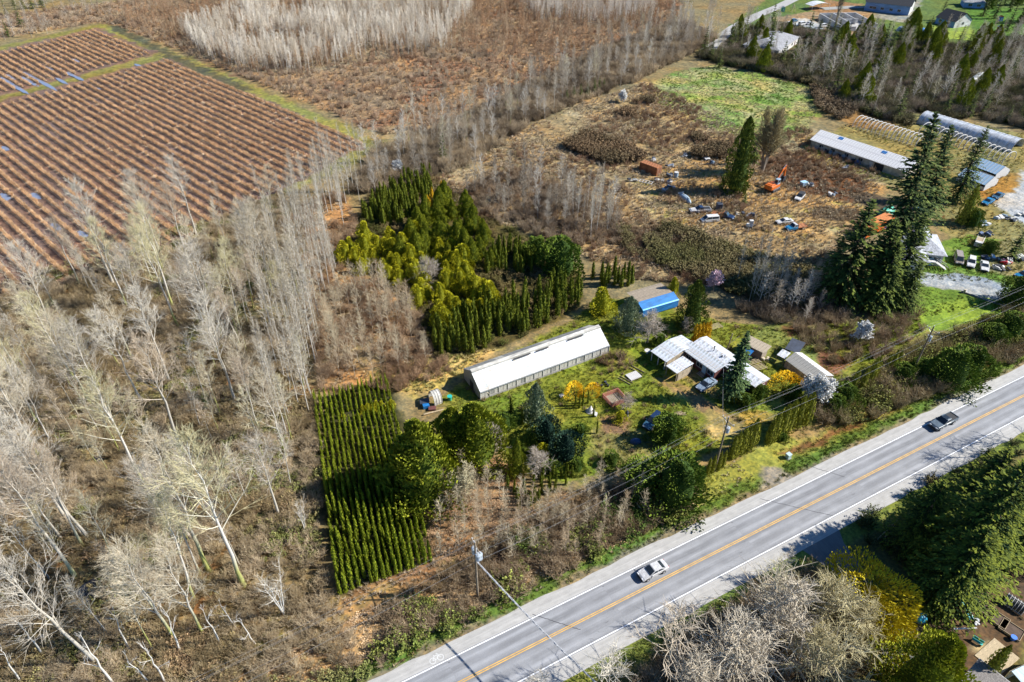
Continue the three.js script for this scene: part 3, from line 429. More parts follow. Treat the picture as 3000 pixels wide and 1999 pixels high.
const K = {
  cotton: [1, 2, 3, 4, 5].map((s) => bare('bare_tree', s, 24, { moss: s % 2 ? 0.22 : 0, nb: 30, spread: 0.36 - s * 0.014, wob: 0.05, start: 0.3 + s * 0.04, up: 0.4 + 0.08 * s, bark: s % 3 ? PALE : WHITEB, tw: [[0.58, 0.5, 0.36], [0.52, 0.46, 0.37], [0.54, 0.48, 0.28], [0.6, 0.54, 0.44], [0.5, 0.4, 0.29]][s - 1], twR: 0.018, nt: 5, sub: 8 })),
  alder: [6, 7, 8].map((s) => bare('bare_tree', s, 16, { nb: 30, spread: 0.16, start: 0.4, sub: 4, nt: 3, r0: 0.12, bark: s === 7 ? [0.36, 0.31, 0.23] : PALE, tw: [[0.56, 0.5, 0.33], [0.52, 0.43, 0.32], [0.6, 0.54, 0.43]][s - 6], twR: 0.016, moss: s === 6 ? 0.3 : 0 })),
  snag: [9, 10].map((s) => bare('broken_trunk', s, 10, { nb: 5, sub: 2, nt: 2, spread: 0.14, r0: 0.15, bark: WHITEB, wob: 0.05 })),
  birch: [11, 12, 13].map((s) => bare('pole_tree', s, 14, { nb: 34, spread: 0.09, start: 0.3, sub: 3, nt: 2, r0: 0.085, twR: 0.015, bark: WHITEB, tw: [0.46, 0.4, 0.3], wob: 0.02, up: 0.9 })),
  clump: [14, 15].map((s) => bare('birch_clump', s, 12, { multi: 4, nb: 24, spread: 0.13, sub: 3, nt: 2, r0: 0.15, bark: [0.72, 0.69, 0.62], tw: [0.5, 0.44, 0.34], twR: 0.014, start: 0.35 })),
  grey: [16, 17, 18].map((s) => bare('grey_tree', s, 10, { nb: 26, spread: 0.17, start: 0.25, sub: 4, nt: 3, r0: 0.09, twR: 0.022, bark: s === 17 ? [0.6, 0.56, 0.49] : [0.34, 0.3, 0.24], tw: s === 17 ? [0.54, 0.49, 0.41] : [0.4, 0.34, 0.26] })),
  leafless: [46, 47, 48].map((s) => bare('leafless_tree', s, 10, { nb: 26, spread: 0.17, start: 0.25, sub: 4, nt: 3, r0: 0.09, twR: 0.022, bark: s === 47 ? [0.62, 0.58, 0.5] : [0.4, 0.35, 0.28], tw: s === 47 ? [0.56, 0.5, 0.42] : [0.44, 0.37, 0.29] })),
  sap: [19, 20, 21].map((s) => bare('sapling', s, 7, { nb: 20, spread: 0.14, start: 0.2, sub: 4, nt: 3, r0: 0.05, twR: 0.014, bark: [0.5, 0.42, 0.32], tw: s === 20 ? [0.46, 0.35, 0.22] : [0.5, 0.42, 0.28] })),
  fruit: [22, 23].map((s) => bare('fruit_tree', s, 5, { multi: 3, nb: 26, spread: 0.36, start: 0.15, sub: 6, nt: 4, r0: 0.11, twR: 0.016, bark: [0.36, 0.31, 0.26], tw: [0.5, 0.43, 0.35], up: 0.2 })),
  willow: [24, 25].map((s) => bare('bare_willow', s, 9, { multi: 6, nb: 38, spread: 0.44, start: 0.1, sub: 5, nt: 3, r0: 0.17, twR: 0.028, wob: 0.08, bark: [0.5, 0.46, 0.4], tw: s === 24 ? [0.54, 0.47, 0.36] : [0.48, 0.42, 0.24], up: 0.0 })),
  catkin: [bare('catkin_willow', 26, 7, { multi: 4, nb: 40, spread: 0.2, start: 0.25, sub: 6, nt: 4, r0: 0.08, bark: [0.42, 0.36, 0.26], tw: [0.5, 0.44, 0.3], bud: [0.6, 0.53, 0.32], nbud: 2, budS: 0.12 })],
  plum: [27, 28].map((s) => bare('blossom_tree', s, 5.5, { multi: 3, nb: 30, spread: 0.28, start: 0.2, sub: 6, nt: 4, r0: 0.09, bark: [0.2, 0.17, 0.15], tw: [0.35, 0.3, 0.27], bud: s === 27 ? [0.92, 0.9, 0.84] : [0.85, 0.62, 0.68], nbud: 6, budS: 0.24 })),
  bigBare: [bare('cottonwood', 29, 19, { multi: 7, nb: 110, spread: 0.26, start: 0.3, sub: 6, nt: 3, r0: 0.55, twR: 0.035, bark: [0.2, 0.15, 0.11], tw: [0.36, 0.3, 0.16], up: 0.7 }), bare('poplar', 30, 24, { multi: 5, nb: 40, spread: 0.1, start: 0.4, sub: 4, nt: 3, r0: 0.4, twR: 0.03, bark: [0.13, 0.11, 0.085], tw: [0.22, 0.19, 0.13], up: 1 })],
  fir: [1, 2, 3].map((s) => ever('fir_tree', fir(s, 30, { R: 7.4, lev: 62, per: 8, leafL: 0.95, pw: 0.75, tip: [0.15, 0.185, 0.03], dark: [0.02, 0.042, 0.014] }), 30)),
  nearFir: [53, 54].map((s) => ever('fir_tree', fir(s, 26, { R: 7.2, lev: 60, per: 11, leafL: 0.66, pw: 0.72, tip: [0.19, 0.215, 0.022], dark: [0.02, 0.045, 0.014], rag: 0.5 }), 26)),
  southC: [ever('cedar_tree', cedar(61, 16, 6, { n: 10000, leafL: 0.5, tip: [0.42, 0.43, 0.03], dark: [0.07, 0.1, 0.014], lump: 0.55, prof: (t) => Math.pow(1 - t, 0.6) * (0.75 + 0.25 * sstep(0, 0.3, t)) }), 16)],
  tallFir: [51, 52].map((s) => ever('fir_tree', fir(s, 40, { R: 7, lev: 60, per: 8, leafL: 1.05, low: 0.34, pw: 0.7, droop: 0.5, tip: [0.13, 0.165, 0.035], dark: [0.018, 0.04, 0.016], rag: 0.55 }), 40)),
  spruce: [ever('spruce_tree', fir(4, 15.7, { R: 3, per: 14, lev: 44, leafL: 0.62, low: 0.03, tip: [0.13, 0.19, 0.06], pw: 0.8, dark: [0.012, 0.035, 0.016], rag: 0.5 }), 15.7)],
  conif: [5, 6].map((s) => ever('conifer', fir(s, 12, { R: 2.6, lev: 26, per: 7, leafL: 0.7, tip: [0.14, 0.17, 0.03], dark: [0.03, 0.05, 0.014] }), 12)),
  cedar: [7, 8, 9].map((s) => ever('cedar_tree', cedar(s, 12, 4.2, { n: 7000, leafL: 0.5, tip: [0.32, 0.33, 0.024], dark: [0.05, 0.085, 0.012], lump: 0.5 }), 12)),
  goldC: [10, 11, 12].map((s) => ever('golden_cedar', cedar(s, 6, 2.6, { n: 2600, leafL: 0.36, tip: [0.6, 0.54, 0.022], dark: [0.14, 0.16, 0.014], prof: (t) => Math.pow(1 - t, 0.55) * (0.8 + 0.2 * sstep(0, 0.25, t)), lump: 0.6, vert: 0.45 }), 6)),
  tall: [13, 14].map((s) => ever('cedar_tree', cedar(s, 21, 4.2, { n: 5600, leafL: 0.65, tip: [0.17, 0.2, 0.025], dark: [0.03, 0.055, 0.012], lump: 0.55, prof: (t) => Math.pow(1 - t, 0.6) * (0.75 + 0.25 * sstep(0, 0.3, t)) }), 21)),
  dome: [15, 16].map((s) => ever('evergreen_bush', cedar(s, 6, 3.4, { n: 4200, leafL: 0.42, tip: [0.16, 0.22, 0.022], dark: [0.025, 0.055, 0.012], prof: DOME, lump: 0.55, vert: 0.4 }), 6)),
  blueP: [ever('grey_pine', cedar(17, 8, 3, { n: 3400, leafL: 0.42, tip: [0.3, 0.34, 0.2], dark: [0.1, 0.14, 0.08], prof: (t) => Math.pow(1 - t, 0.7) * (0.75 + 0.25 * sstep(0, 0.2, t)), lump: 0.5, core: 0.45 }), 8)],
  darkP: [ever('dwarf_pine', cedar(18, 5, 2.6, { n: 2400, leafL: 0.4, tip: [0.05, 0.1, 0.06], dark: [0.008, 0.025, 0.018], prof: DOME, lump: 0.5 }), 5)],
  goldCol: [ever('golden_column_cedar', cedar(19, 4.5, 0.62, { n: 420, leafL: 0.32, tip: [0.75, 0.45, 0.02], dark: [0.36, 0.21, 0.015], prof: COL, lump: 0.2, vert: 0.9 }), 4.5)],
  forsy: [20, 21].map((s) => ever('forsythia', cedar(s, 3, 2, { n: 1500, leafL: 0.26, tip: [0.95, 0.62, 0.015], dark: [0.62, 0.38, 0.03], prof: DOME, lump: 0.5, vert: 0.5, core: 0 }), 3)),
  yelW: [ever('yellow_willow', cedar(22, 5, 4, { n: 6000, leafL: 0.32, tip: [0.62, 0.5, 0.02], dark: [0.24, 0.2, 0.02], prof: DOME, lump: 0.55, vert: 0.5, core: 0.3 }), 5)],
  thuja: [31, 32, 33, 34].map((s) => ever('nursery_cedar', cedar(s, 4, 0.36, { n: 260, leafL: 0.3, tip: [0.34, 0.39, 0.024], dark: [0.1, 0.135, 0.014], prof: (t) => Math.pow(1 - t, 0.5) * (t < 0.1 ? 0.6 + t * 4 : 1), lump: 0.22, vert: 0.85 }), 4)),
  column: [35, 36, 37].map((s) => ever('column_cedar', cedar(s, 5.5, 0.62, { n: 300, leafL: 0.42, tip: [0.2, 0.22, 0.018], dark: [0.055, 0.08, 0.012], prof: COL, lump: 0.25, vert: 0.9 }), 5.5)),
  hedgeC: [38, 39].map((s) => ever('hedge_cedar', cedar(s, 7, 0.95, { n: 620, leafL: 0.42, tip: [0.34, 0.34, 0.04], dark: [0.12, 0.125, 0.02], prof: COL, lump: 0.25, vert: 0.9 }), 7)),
};
const pick = (a, r) => a[Math.floor(r() * a.length)];
const grove = (k, P, n, r, h0, h1, label, category, group, min = 0, f = null, lean = 0.05) => { for (const [x, z] of sample(P, n, r, f, min)) { const q = pick(k, r), h = rr(r, h0, h1); plant(q, V(x, 0, z), r() * 6.28, h / q.h, label, category, group, (r() - 0.5) * 2 * lean); } };
const one = (k, x, y, h, label, category, o = {}) => { const s = h / k.h, w = o.w || 1; return plant(k, px(x, y), o.turn ?? x * 1.7, [s * w, s], label, category, o.group, o.lean); };
// ---------- the wet wood on the left ----------
{
  const r = rng(201), P = poly([[-170, 770], [0, 690], [180, 640], [420, 560], [560, 480], [640, 460], [690, 540], [690, 800], [716, 1000], [650, 1200], [600, 1400], [420, 1480], [150, 1560], [-80, 1640], [-300, 1300]]);
  for (const [x, y, h, k] of [[612, 1674, 27, 0], [714, 1716, 30, 2], [260, 1577, 22, 1], [196, 1525, 22, 3], [224, 1696, 24, 4], [286, 1944, 24, 1], [597, 1862, 19, 0], [414, 1177, 21, 3], [67, 1114, 22, 1], [508, 905, 24, 2], [330, 830, 25, 3], [480, 800, 22, 0], [560, 790, 21, 4], [640, 1010, 24, 1], [690, 1180, 23, 3], [420, 1420, 24, 2], [540, 1330, 26, 4], [120, 1350, 23, 0], [330, 1240, 22, 1], [20, 1500, 24, 3], [610, 860, 19, 0], [700, 960, 20, 2]]) one(K.cotton[k], x, y, h, 'tall pale leafless tree with a wide crown in the wet wood beside the ploughed field', 'tree', { group: 'tall bare trees of the wet wood', lean: ((x * 7) % 13 - 6) * 0.012 });
  grove(K.cotton, P, 56, r, 12, 23, 'tall pale leafless tree with a wide crown in the wet wood beside the ploughed field', 'tree', 'tall bare trees of the wet wood', 3.5, null, 0.08);
  grove(K.alder, P, 120, r, 9, 17, 'slim leafless grey tree between the tall trees of the wet wood', 'tree', 'slim bare trees of the wet wood', 1.5, null, 0.09);
  for (const [x, y, h] of [[337, 2010, 12], [648, 1893, 10], [530, 1913, 11], [127, 1923, 10], [66, 2005, 9], [485, 2005, 11], [440, 2005, 9], [747, 1888, 8], [380, 1905, 9], [690, 1840, 7]]) one(K.snag[x & 1], x, y, h, 'broken white trunk with few branches at the roadside edge of the wet wood', 'dead tree', { group: 'broken trunks at the edge of the wood', lean: 0.1, turn: x });
  one(K.clump[0], 832, 1800, 13, 'white birch clump with several stems just left of the front cedar rows', 'tree'); one(K.clump[1], 895, 1560, 8, 'small white birch clump beside the left end of the cedar rows', 'tree');
  const B = poly([[630, 560], [760, 425], [800, 470], [780, 640], [740, 800], [720, 1000], [650, 1060], [590, 800]]);
  grove(K.birch, B, 120, r, 11, 19, 'thin white pole-like birch in the stand left of the green nursery', 'tree', 'pole birches left of the nursery', 0.9, null, 0.03);
  const B2 = poly([[700, 380], [860, 300], [870, 430], [800, 480], [720, 520], [640, 500]]);
  grove(K.birch, B2, 26, r, 9, 15, 'thin white birch at the corner of the ploughed field', 'tree', 'birches at the field corner', 1.5, null, 0.06);
  grove(K.sap, poly([[760, 640], [940, 700], [1000, 820], [900, 880], [760, 880], [720, 760]]), 70, r, 5, 9, 'tan leafless sapling in the scrub left of the nursery', 'sapling', 'saplings in the scrub left of the nursery', 1.2);
  grove(K.sap, poly([[1000, 1150], [1060, 1080], [1180, 1150], [1260, 1180], [1240, 1290], [1100, 1300], [1000, 1280]]), 48, r, 4.5, 7, 'thin sapling on the orange leaf litter beside the front cedar rows', 'sapling', 'saplings on the leaf litter', 1.4);
  grove(K.sap, poly([[1250, 1180], [1420, 1100], [1500, 1150], [1480, 1200], [1300, 1310], [1220, 1290]]), 34, r, 3.5, 6.5, 'leafless thicket sapling along the verge of the main road', 'sapling', 'saplings along the road verge', 1);
}
// ---------- middle and far trees ----------
{
  const r = rng(301);
  grove(K.grey, ZW.treeline, 150, r, 7, 12, 'grey leafless tree in the long tree line behind the meadow', 'tree', 'grey trees of the tree line', 1.6);
  grove(K.alder, ZW.treeline, 44, r, 11, 15, 'pale leafless tree rising above the grey tree line', 'tree', 'pale trees of the tree line', 4);
  grove(K.grey, poly([[1060, 430], [1180, 400], [1330, 450], [1420, 470], [1430, 540], [1330, 560], [1180, 520], [1080, 480]]), 42, r, 6, 11, 'leafless tree in the thin wood between nursery and junkyard', 'tree', 'trees between nursery and junkyard', 1.8);
  grove(K.birch, poly([[1300, 480], [1400, 470], [1420, 540], [1330, 550]]), 20, r, 9, 14, 'thin white birch in the stand beside the rusty shipping container', 'tree', 'birches beside the rusty container', 1.2);
  grove(K.birch, poly([[1680, 640], [1760, 600], [1800, 660], [1740, 700], [1690, 690]]), 9, r, 9, 14, 'thin pale birch in front of the parked white sedan and blue flatbed', 'tree', 'birches before the flatbed', 1.2);
  grove(K.leafless, poly([[1730, 640], [1880, 640], [1920, 700], [1850, 750], [1740, 720]]), 26, r, 5, 9, 'grey leafless tree in the shade left of the big firs', 'tree', 'grey trees left of the firs', 1.6);
  const band = ZW.band; grove(K.leafless, band, 70, r, 8, 13, 'pale leafless tree in the wood behind the hoop greenhouses', 'tree', 'leafless trees behind the hoop greenhouses', 2);
  grove(K.alder, band, 64, r, 10, 15, 'white-stemmed leafless tree in the wood behind the hoop greenhouses', 'tree', 'white-stemmed trees behind the hoop greenhouses', 4);
  grove([...K.conif, K.cedar[0], K.cedar[2]], band, 62, r, 7, 12, 'green conifer among the leafless trees behind the hoop greenhouses', 'tree', 'conifers behind the hoop greenhouses', 3);
  grove(K.conif, poly([[2080, 300], [2250, 275], [2353, 300], [2480, 330], [2480, 260], [2240, 240]]), 20, r, 6, 9, 'dark conifer in the row behind the long plastic tunnel', 'tree', 'conifers behind the plastic tunnel', 2.5);
  grove(K.conif, poly([[2240, 30], [2330, -20], [2480, 30], [2480, 110], [2330, 100], [2290, 60]]), 16, r, 9, 15, 'dark conifer at the lawns in the far corner', 'tree', 'conifers in the far corner', 5); grove(K.tall, poly([[2230, 0], [2300, -30], [2420, 10], [2420, 70], [2330, 60], [2270, 30]]), 9, r, 13, 18, 'big dark evergreen at the lawns in the far corner', 'tree', 'big evergreens in the far corner', 8);
  grove([...K.conif, K.cedar[1]], poly([[1650, 110], [1720, 60], [1850, 95], [1990, 95], [2100, 70], [2200, 110], [2300, 130], [2340, 180], [2200, 130], [1990, 130], [1780, 130]]), 46, r, 8, 14, 'green conifer in the tree belt before the far houses', 'tree', 'conifers before the far houses', 3);
  grove(K.leafless, poly([[1530, -20], [1650, -40], [1640, 100], [1560, 130]]), 26, r, 9, 14, 'tall leafless tree beside the bend of the grey lane', 'tree', 'tall trees beside the lane', 3);
  grove(K.leafless, poly([[2180, 70], [2353, 100], [2480, 200], [2400, 240], [2200, 180]]), 34, r, 7, 11, 'pinkish leafless tree near the white tunnel tent', 'tree', 'leafless trees near the tunnel tent', 2.5);
  grove(K.conif, poly([[0, 20], [60, -20], [120, 20], [100, 80], [20, 90]]), 9, r, 6, 10, 'small conifer beyond the top corner of the ploughed field', 'tree', 'conifers beyond the field', 4);
  grove(K.leafless, poly([[-60, 30], [150, -30], [230, 30], [200, 60], [60, 95], [-60, 110]]), 40, r, 6, 10, 'pale leafless tree beyond the grass edge of the ploughed field', 'tree', 'trees beyond the field', 3);
  for (const [x, y, h] of [[2280, 130, 9], [2290, 190, 10], [2105, 200, 9], [2180, 180, 8], [2250, 160, 14], [2450, 190, 10], [2580, 160, 14], [2600, 180, 12], [2755, 60, 11]]) one(K.conif[x & 1], x, y, h, 'green conifer near the grey-roofed bungalow and the roofless building', 'tree', { group: 'conifers near the bungalow' });
  one(K.bigBare[1], 2445, 85, 25, 'tall dark poplar with several stems beside the roofless white building', 'tree');
  one(K.bigBare[0], 2232, 506, 21, 'big brown leafless cottonwood with forked trunk beside the orange excavator', 'tree');
  one(K.tall[0], 2152, 562, 22, 'tall dense green cedar left of the orange excavator', 'tree'); one(K.conif[0], 2205, 480, 12, 'dark conifer half hidden behind the tall cedar by the excavator', 'tree');
  one(K.conif[1], 1300, 472, 9.5, 'single bright green spire at the top end of the nursery', 'tree');
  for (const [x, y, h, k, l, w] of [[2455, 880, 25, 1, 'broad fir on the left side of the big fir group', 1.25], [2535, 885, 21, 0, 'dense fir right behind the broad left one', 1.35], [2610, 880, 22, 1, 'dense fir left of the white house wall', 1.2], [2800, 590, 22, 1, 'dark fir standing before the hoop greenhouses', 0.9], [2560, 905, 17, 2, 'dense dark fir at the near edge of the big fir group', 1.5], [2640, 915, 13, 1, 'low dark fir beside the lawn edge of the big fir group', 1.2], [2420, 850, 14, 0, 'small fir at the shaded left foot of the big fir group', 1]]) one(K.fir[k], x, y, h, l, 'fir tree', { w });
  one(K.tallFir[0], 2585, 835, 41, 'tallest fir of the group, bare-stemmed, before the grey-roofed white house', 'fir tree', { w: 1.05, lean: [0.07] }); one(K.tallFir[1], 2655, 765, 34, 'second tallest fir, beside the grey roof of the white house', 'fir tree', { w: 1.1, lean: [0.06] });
  one(K.hedgeC[0], 2818, 655, 11, 'narrow yellow-green cypress at the right end of the fir group', 'tree', { w: 1.3 });
  // south side of the road
  for (const [x, y, h] of [[3075, 1330, 17], [3130, 1385, 19], [3190, 1290, 18], [3110, 1440, 17], [3230, 1400, 20], [3060, 1400, 15]]) one(K.alder[x % 3], x, y, h, 'leafless roadside tree casting thin shadows on the road', 'tree', { group: 'leafless trees by the road beyond the picture edge', w: 1.7 });
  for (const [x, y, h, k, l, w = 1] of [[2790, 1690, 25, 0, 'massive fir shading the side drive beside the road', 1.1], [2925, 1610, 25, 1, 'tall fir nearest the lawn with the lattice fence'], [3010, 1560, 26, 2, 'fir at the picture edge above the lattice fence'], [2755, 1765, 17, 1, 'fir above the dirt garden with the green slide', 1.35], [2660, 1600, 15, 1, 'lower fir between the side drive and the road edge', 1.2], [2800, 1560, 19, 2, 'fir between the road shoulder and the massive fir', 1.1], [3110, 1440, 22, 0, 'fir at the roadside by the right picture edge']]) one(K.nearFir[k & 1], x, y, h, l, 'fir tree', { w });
  one(K.southC[0], 2660, 2060, 15, 'yellow-green cedar at the bottom edge left of the brown roof', 'tree', { w: 1.05 }); one(K.southC[0], 2590, 2170, 11, 'lower yellow-green cedar at the bottom edge beside the dirt track', 'tree', { w: 1.2 });
  one(K.hedgeC[1], 2882, 1985, 8, 'single pointed cedar in the dirt garden with raised beds', 'tree', { w: 0.9 }); one(K.yelW[0], 2520, 1795, 7, 'yellow budding willow on the right side of the bare thicket', 'bush', { w: 1.05 }); one(K.yelW[0], 2565, 1880, 5.5, 'smaller yellow willow bush beside the side drive', 'bush', { w: 0.8 });
  for (const [x, y, h, k, l] of [[2250, 1890, 12, 0, 'wide pale leafless thicket tree nearest the road, centre of the clump'], [2400, 1830, 11, 1, 'greenish leafless thicket tree right of the clump centre'], [2140, 2000, 11.5, 0, 'pale leafless thicket tree at the bottom of the clump'], [2360, 1980, 11, 1, 'leafless thicket tree at the bottom right of the clump'], [2030, 2050, 9, 0, 'low pale leafless thicket tree at the bottom edge'], [2480, 1890, 9, 1, 'leafless thicket tree beside the yellow willow']]) one(K.willow[k], x, y, h, l, 'bare tree', { w: 1.2 });
  one(K.alder[1], 1938, 2000, 17, 'leafless tree leaning over the road near the silver car', 'tree', { w: 1.9 }); one(K.alder[0], 2215, 1830, 14, 'slim leafless tree in front of the centre line, above the thicket', 'tree', { w: 1.6 }); one(K.alder[2], 1770, 2090, 14, 'leafless roadside tree at the bottom edge', 'tree', { w: 1.8 }); one(K.grey[1], 1580, 2090, 9, 'whitish leafless tree top at the bottom picture edge', 'tree', { w: 1.4 }); one(K.grey[1], 2290, 1690, 6.5, 'small bare tree at the corner of the side drive', 'tree', { w: 1.2 });
}
// ---------- nursery and gardens ----------
{
  const r = rng(401), A = px(997, 1739), B = px(1262, 1645), e1 = B.clone().sub(A).normalize(), e2 = V(-0.3, 0, -0.954), spots = [], gaps = [];
  for (let j = 0; j < 36; j++) for (let i = 0; i < 16; i++) { const p = A.clone().addScaledVector(e1, i * 0.9 + (r() - 0.5) * 0.2).addScaledVector(e2, j * 1.18 + (r() - 0.5) * 0.15); if (j > 28 && j < 31 && i > 4) { if (r() < 0.5) gaps.push(p); continue; } if (r() < 0.07) continue; if (j < 2 && i < 0) continue; spots.push([p.x, p.z, j]); }
  for (const p of gaps) plant(K.goldC[1], p, r() * 6.28, rr(r, 0.22, 0.38), 'low yellowish cedar in the gap between the front nursery rows', 'cedar', 'low yellowish cedars in the row gap');
  const rest = []; let n = 0;
  for (const [x, z, j] of spots) { const h = j < 18 ? rr(r, 3.1, 4.9) : rr(r, 2.3, 3.5); if (n++ < 300) plant(pick(K.thuja, r), V(x, 0, z), r() * 6.28, [h / 4 * rr(r, 0.9, 1.1), h / 4], 'clipped young cedar standing in the front nursery rows beside the road', 'cedar', 'young cedars of the front nursery rows', (r() - 0.5) * 0.08); else rest.push([x, z, h / 4]); }
  mass('cedar_rows', 'far rows of young green cedars continuing behind the front nursery rows', 'cedar rows', K.thuja.slice(0, 2).map((k, i) => ['foliage', k.parts[1][1], mt.leaf, rest.filter((_, q) => q % 2 === i), r, { s0: 0.92, s1: 1.08, tilt: 0.05 }]));
  const cols = (list, n, h0, h1, lab, grp, min) => grove(K.column, poly(list), n, r, h0, h1, lab, 'cedar', grp, min, null, 0.05);
  cols([[828, 515], [872, 452], [985, 398], [1005, 440], [950, 500], [900, 530]], 105, 4.5, 6, 'dark narrow cedar in the upper nursery block near the field corner', 'narrow cedars of the upper nursery block', 0.75);
  cols([[985, 770], [1060, 728], [1150, 700], [1325, 655], [1345, 700], [1200, 770], [1080, 815], [1010, 825]], 120, 4.6, 6.2, 'dark narrow cedar in the nursery block behind the long white greenhouse', 'narrow cedars behind the greenhouse', 0.8);
  cols([[1110, 590], [1200, 565], [1260, 615], [1230, 640], [1120, 630]], 40, 4, 6, 'dark narrow cedar on the right flank of the nursery mound', 'narrow cedars on the right flank of the nursery', 0.8);
  cols([[1360, 640], [1440, 620], [1460, 660], [1400, 670]], 14, 4, 5.5, 'narrow cedar in the short row above the blue tarp shed', 'narrow cedars above the blue tarp', 0.9);
  grove(K.goldCol, poly([[975, 470], [1020, 440], [1030, 490], [985, 510]]), 12, r, 4, 5.5, 'orange-yellow narrow cedar in the upper nursery block', 'cedar', 'orange-yellow cedars of the upper block', 0.8);
  grove(K.goldC, poly([[775, 605], [850, 545], [960, 560], [1050, 590], [1110, 660], [1150, 720], [1010, 765], [950, 720], [890, 660]]), 58, r, 4, 6.8, 'yellow-green bushy cedar in the middle of the nursery', 'cedar', 'yellow-green cedars in the middle of the nursery', 2);
  grove(K.cedar, poly([[1000, 470], [1100, 500], [1160, 600], [1090, 640], [960, 600], [880, 640], [860, 660], [960, 520]]), 30, r, 5, 8.5, 'dark green cedar between the yellow ones in the nursery', 'cedar', 'dark green cedars in the nursery', 2.4);
  one(K.dome[0], 1640, 800, 9.5, 'big dark evergreen at the right edge of the nursery', 'tree', { w: 0.95 }); one(K.dome[1], 1570, 760, 6, 'dark evergreen beside the big one at the nursery edge', 'tree'); one(K.fruit[0], 1260, 840, 6.5, 'pale leafless tree in the middle of the green nursery', 'tree');
  one(K.cedar[0], 1240, 1450, 17, 'big cedar right of the front nursery rows', 'tree', { w: 1.25 }); one(K.cedar[1], 1395, 1340, 12.5, 'broad cedar below the end wall of the long greenhouse', 'tree', { w: 1.5 }); one(K.cedar[2], 1330, 1330, 11, 'cedar between the big cedar and the small plastic hut', 'tree', { w: 1.35 }); one(K.cedar[1], 1515, 1390, 8.5, 'slim bright green cedar on the garden lawn', 'tree', { w: 0.6 });
  one(K.catkin[0], 1355, 1475, 7.5, 'willow with cream catkins beside the big cedar', 'tree', { w: 1.1 });
  one(K.blueP[0], 1568, 1225, 8.5, 'pale grey-green pine standing before the long greenhouse', 'tree', { w: 0.85 }); one(K.blueP[0], 1838, 965, 8.5, 'pale grey-green pine left of the blue tarp shed', 'tree', { w: 1.1 });
  one(K.darkP[0], 1600, 1290, 5, 'dark blue-green pine left of the bare garden patch', 'bush', {}); one(K.darkP[0], 1655, 1335, 5, 'dark blue-green pine at the lower end of the garden patch', 'bush', { w: 1.1 }); one(K.column[0], 1497, 1210, 4, 'small dark cedar column behind the dwarf pines', 'cedar'); one(K.column[1], 1530, 1240, 3.5, 'second small cedar column beside the dwarf pines', 'cedar');
  for (const [x, y, h, i] of [[1685, 1190, 3.5, 0], [1697, 1196, 3.6, 1], [1707, 1188, 3.8, 2], [1722, 1182, 3.4, 0]]) one(K.column[i], x, y, h, 'thin cedar column below the yellow forsythia', 'cedar', { group: 'thin cedars below the forsythia', w: 0.6 });
  one(K.column[2], 1738, 1222, 3.6, 'single thin dark cedar beside the white garden sculpture', 'cedar', { w: 0.5 }); one(K.column[0], 1748, 1270, 3.5, 'single thin dark cedar on the lower lawn', 'cedar', { w: 0.5 });
  one(K.goldC[0], 1762, 915, 6.5, 'bright yellow-green cedar above the left pine', 'tree', { w: 1.1 }); one(K.tall[1], 2022, 958, 12, 'dark green conifer between blue tarp shed and white-roofed house', 'tree', { w: 1.4 }); one(K.goldC[1], 1968, 872, 5.5, 'golden green cedar just above the blue tarp', 'tree', { w: 0.65 });
  for (const [x, y] of [[2032, 1003], [2042, 1002], [2052, 1000], [2062, 998], [2072, 994]]) one(K.goldCol[0], x, y, 4.8, 'orange-yellow column cedar behind the white-roofed house', 'cedar', { group: 'orange-yellow columns behind the house', w: 1 });
  cols([[1165, 1120], [1230, 1105], [1310, 1085], [1320, 1110], [1250, 1150], [1190, 1175]], 30, 2, 3.6, 'small crooked cedar in the tangle below the lower lawn', 'crooked cedars below the lower lawn', 0.7);
  for (const [x, y, h, l] of [[1610, 1380, 2.4, 'round green shrub at the lower edge of the lawn, left'], [1690, 1375, 2.2, 'round green shrub at the lower edge of the lawn, middle'], [1790, 1360, 2.6, 'green shrub between lawn and the spreading evergreen'], [1475, 1255, 3.4, 'green shrub below the long greenhouse and left of the pines'], [1700, 1270, 2.2, 'yellow-green shrub on the bare garden patch'], [1560, 1300, 3, 'dark green shrub at the foot of the dwarf pines']]) one(K.dome[x & 1], x, y, h, l, 'bush', { w: 1.1 });
  one(K.goldC[2], 1590, 1340, 3.5, 'yellow-green bush beside the leafless fruit tree', 'bush', { w: 1.1 }); one(K.goldC[0], 1815, 1235, 2.6, 'yellow-green shrub below the slim dark ornament', 'bush', { w: 1.1 });
  for (const [x, y, h] of [[2440, 1205, 3.5], [2470, 1180, 4], [2640, 1120, 4], [2680, 1110, 4.5], [2900, 1010, 5], [2950, 985, 5.5], [2430, 1165, 3]]) one(K.dome[x & 1], x, y, h, 'olive-green shrub in the roadside hedge right of the plum trees', 'bush', { group: 'olive-green shrubs of the roadside hedge', w: 1.1 });
  one(K.spruce[0], 2140, 1166, 15.8, 'tall narrow spruce in front of the white-roofed house', 'spruce'); one(K.dome[0], 1950, 1288, 5.8, 'round evergreen bush in the middle of the lawn', 'bush', { w: 0.9 }); one(K.dome[1], 1972, 1462, 9.5, 'large spreading evergreen beside the main road', 'tree', { w: 0.88 }); one(K.dome[0], 1880, 1440, 6, 'spreading evergreen left of the large roadside one', 'bush', { w: 1.1 });
  one(K.dome[1], 2220, 1165, 3, 'low dark shrub at the right end of the white-roofed house', 'bush', { w: 1 }); one(K.dome[0], 2180, 1190, 3, 'low dark shrub at the foot of the spruce', 'bush', { w: 1 }); one(K.dome[0], 2320, 1170, 3.6, 'green shrub below the yellow forsythia by the tunnel', 'bush', { w: 0.8 }); one(K.goldC[2], 2145, 1180, 1.6, 'small yellow-green shrub at the spruce foot', 'bush', { w: 1 });
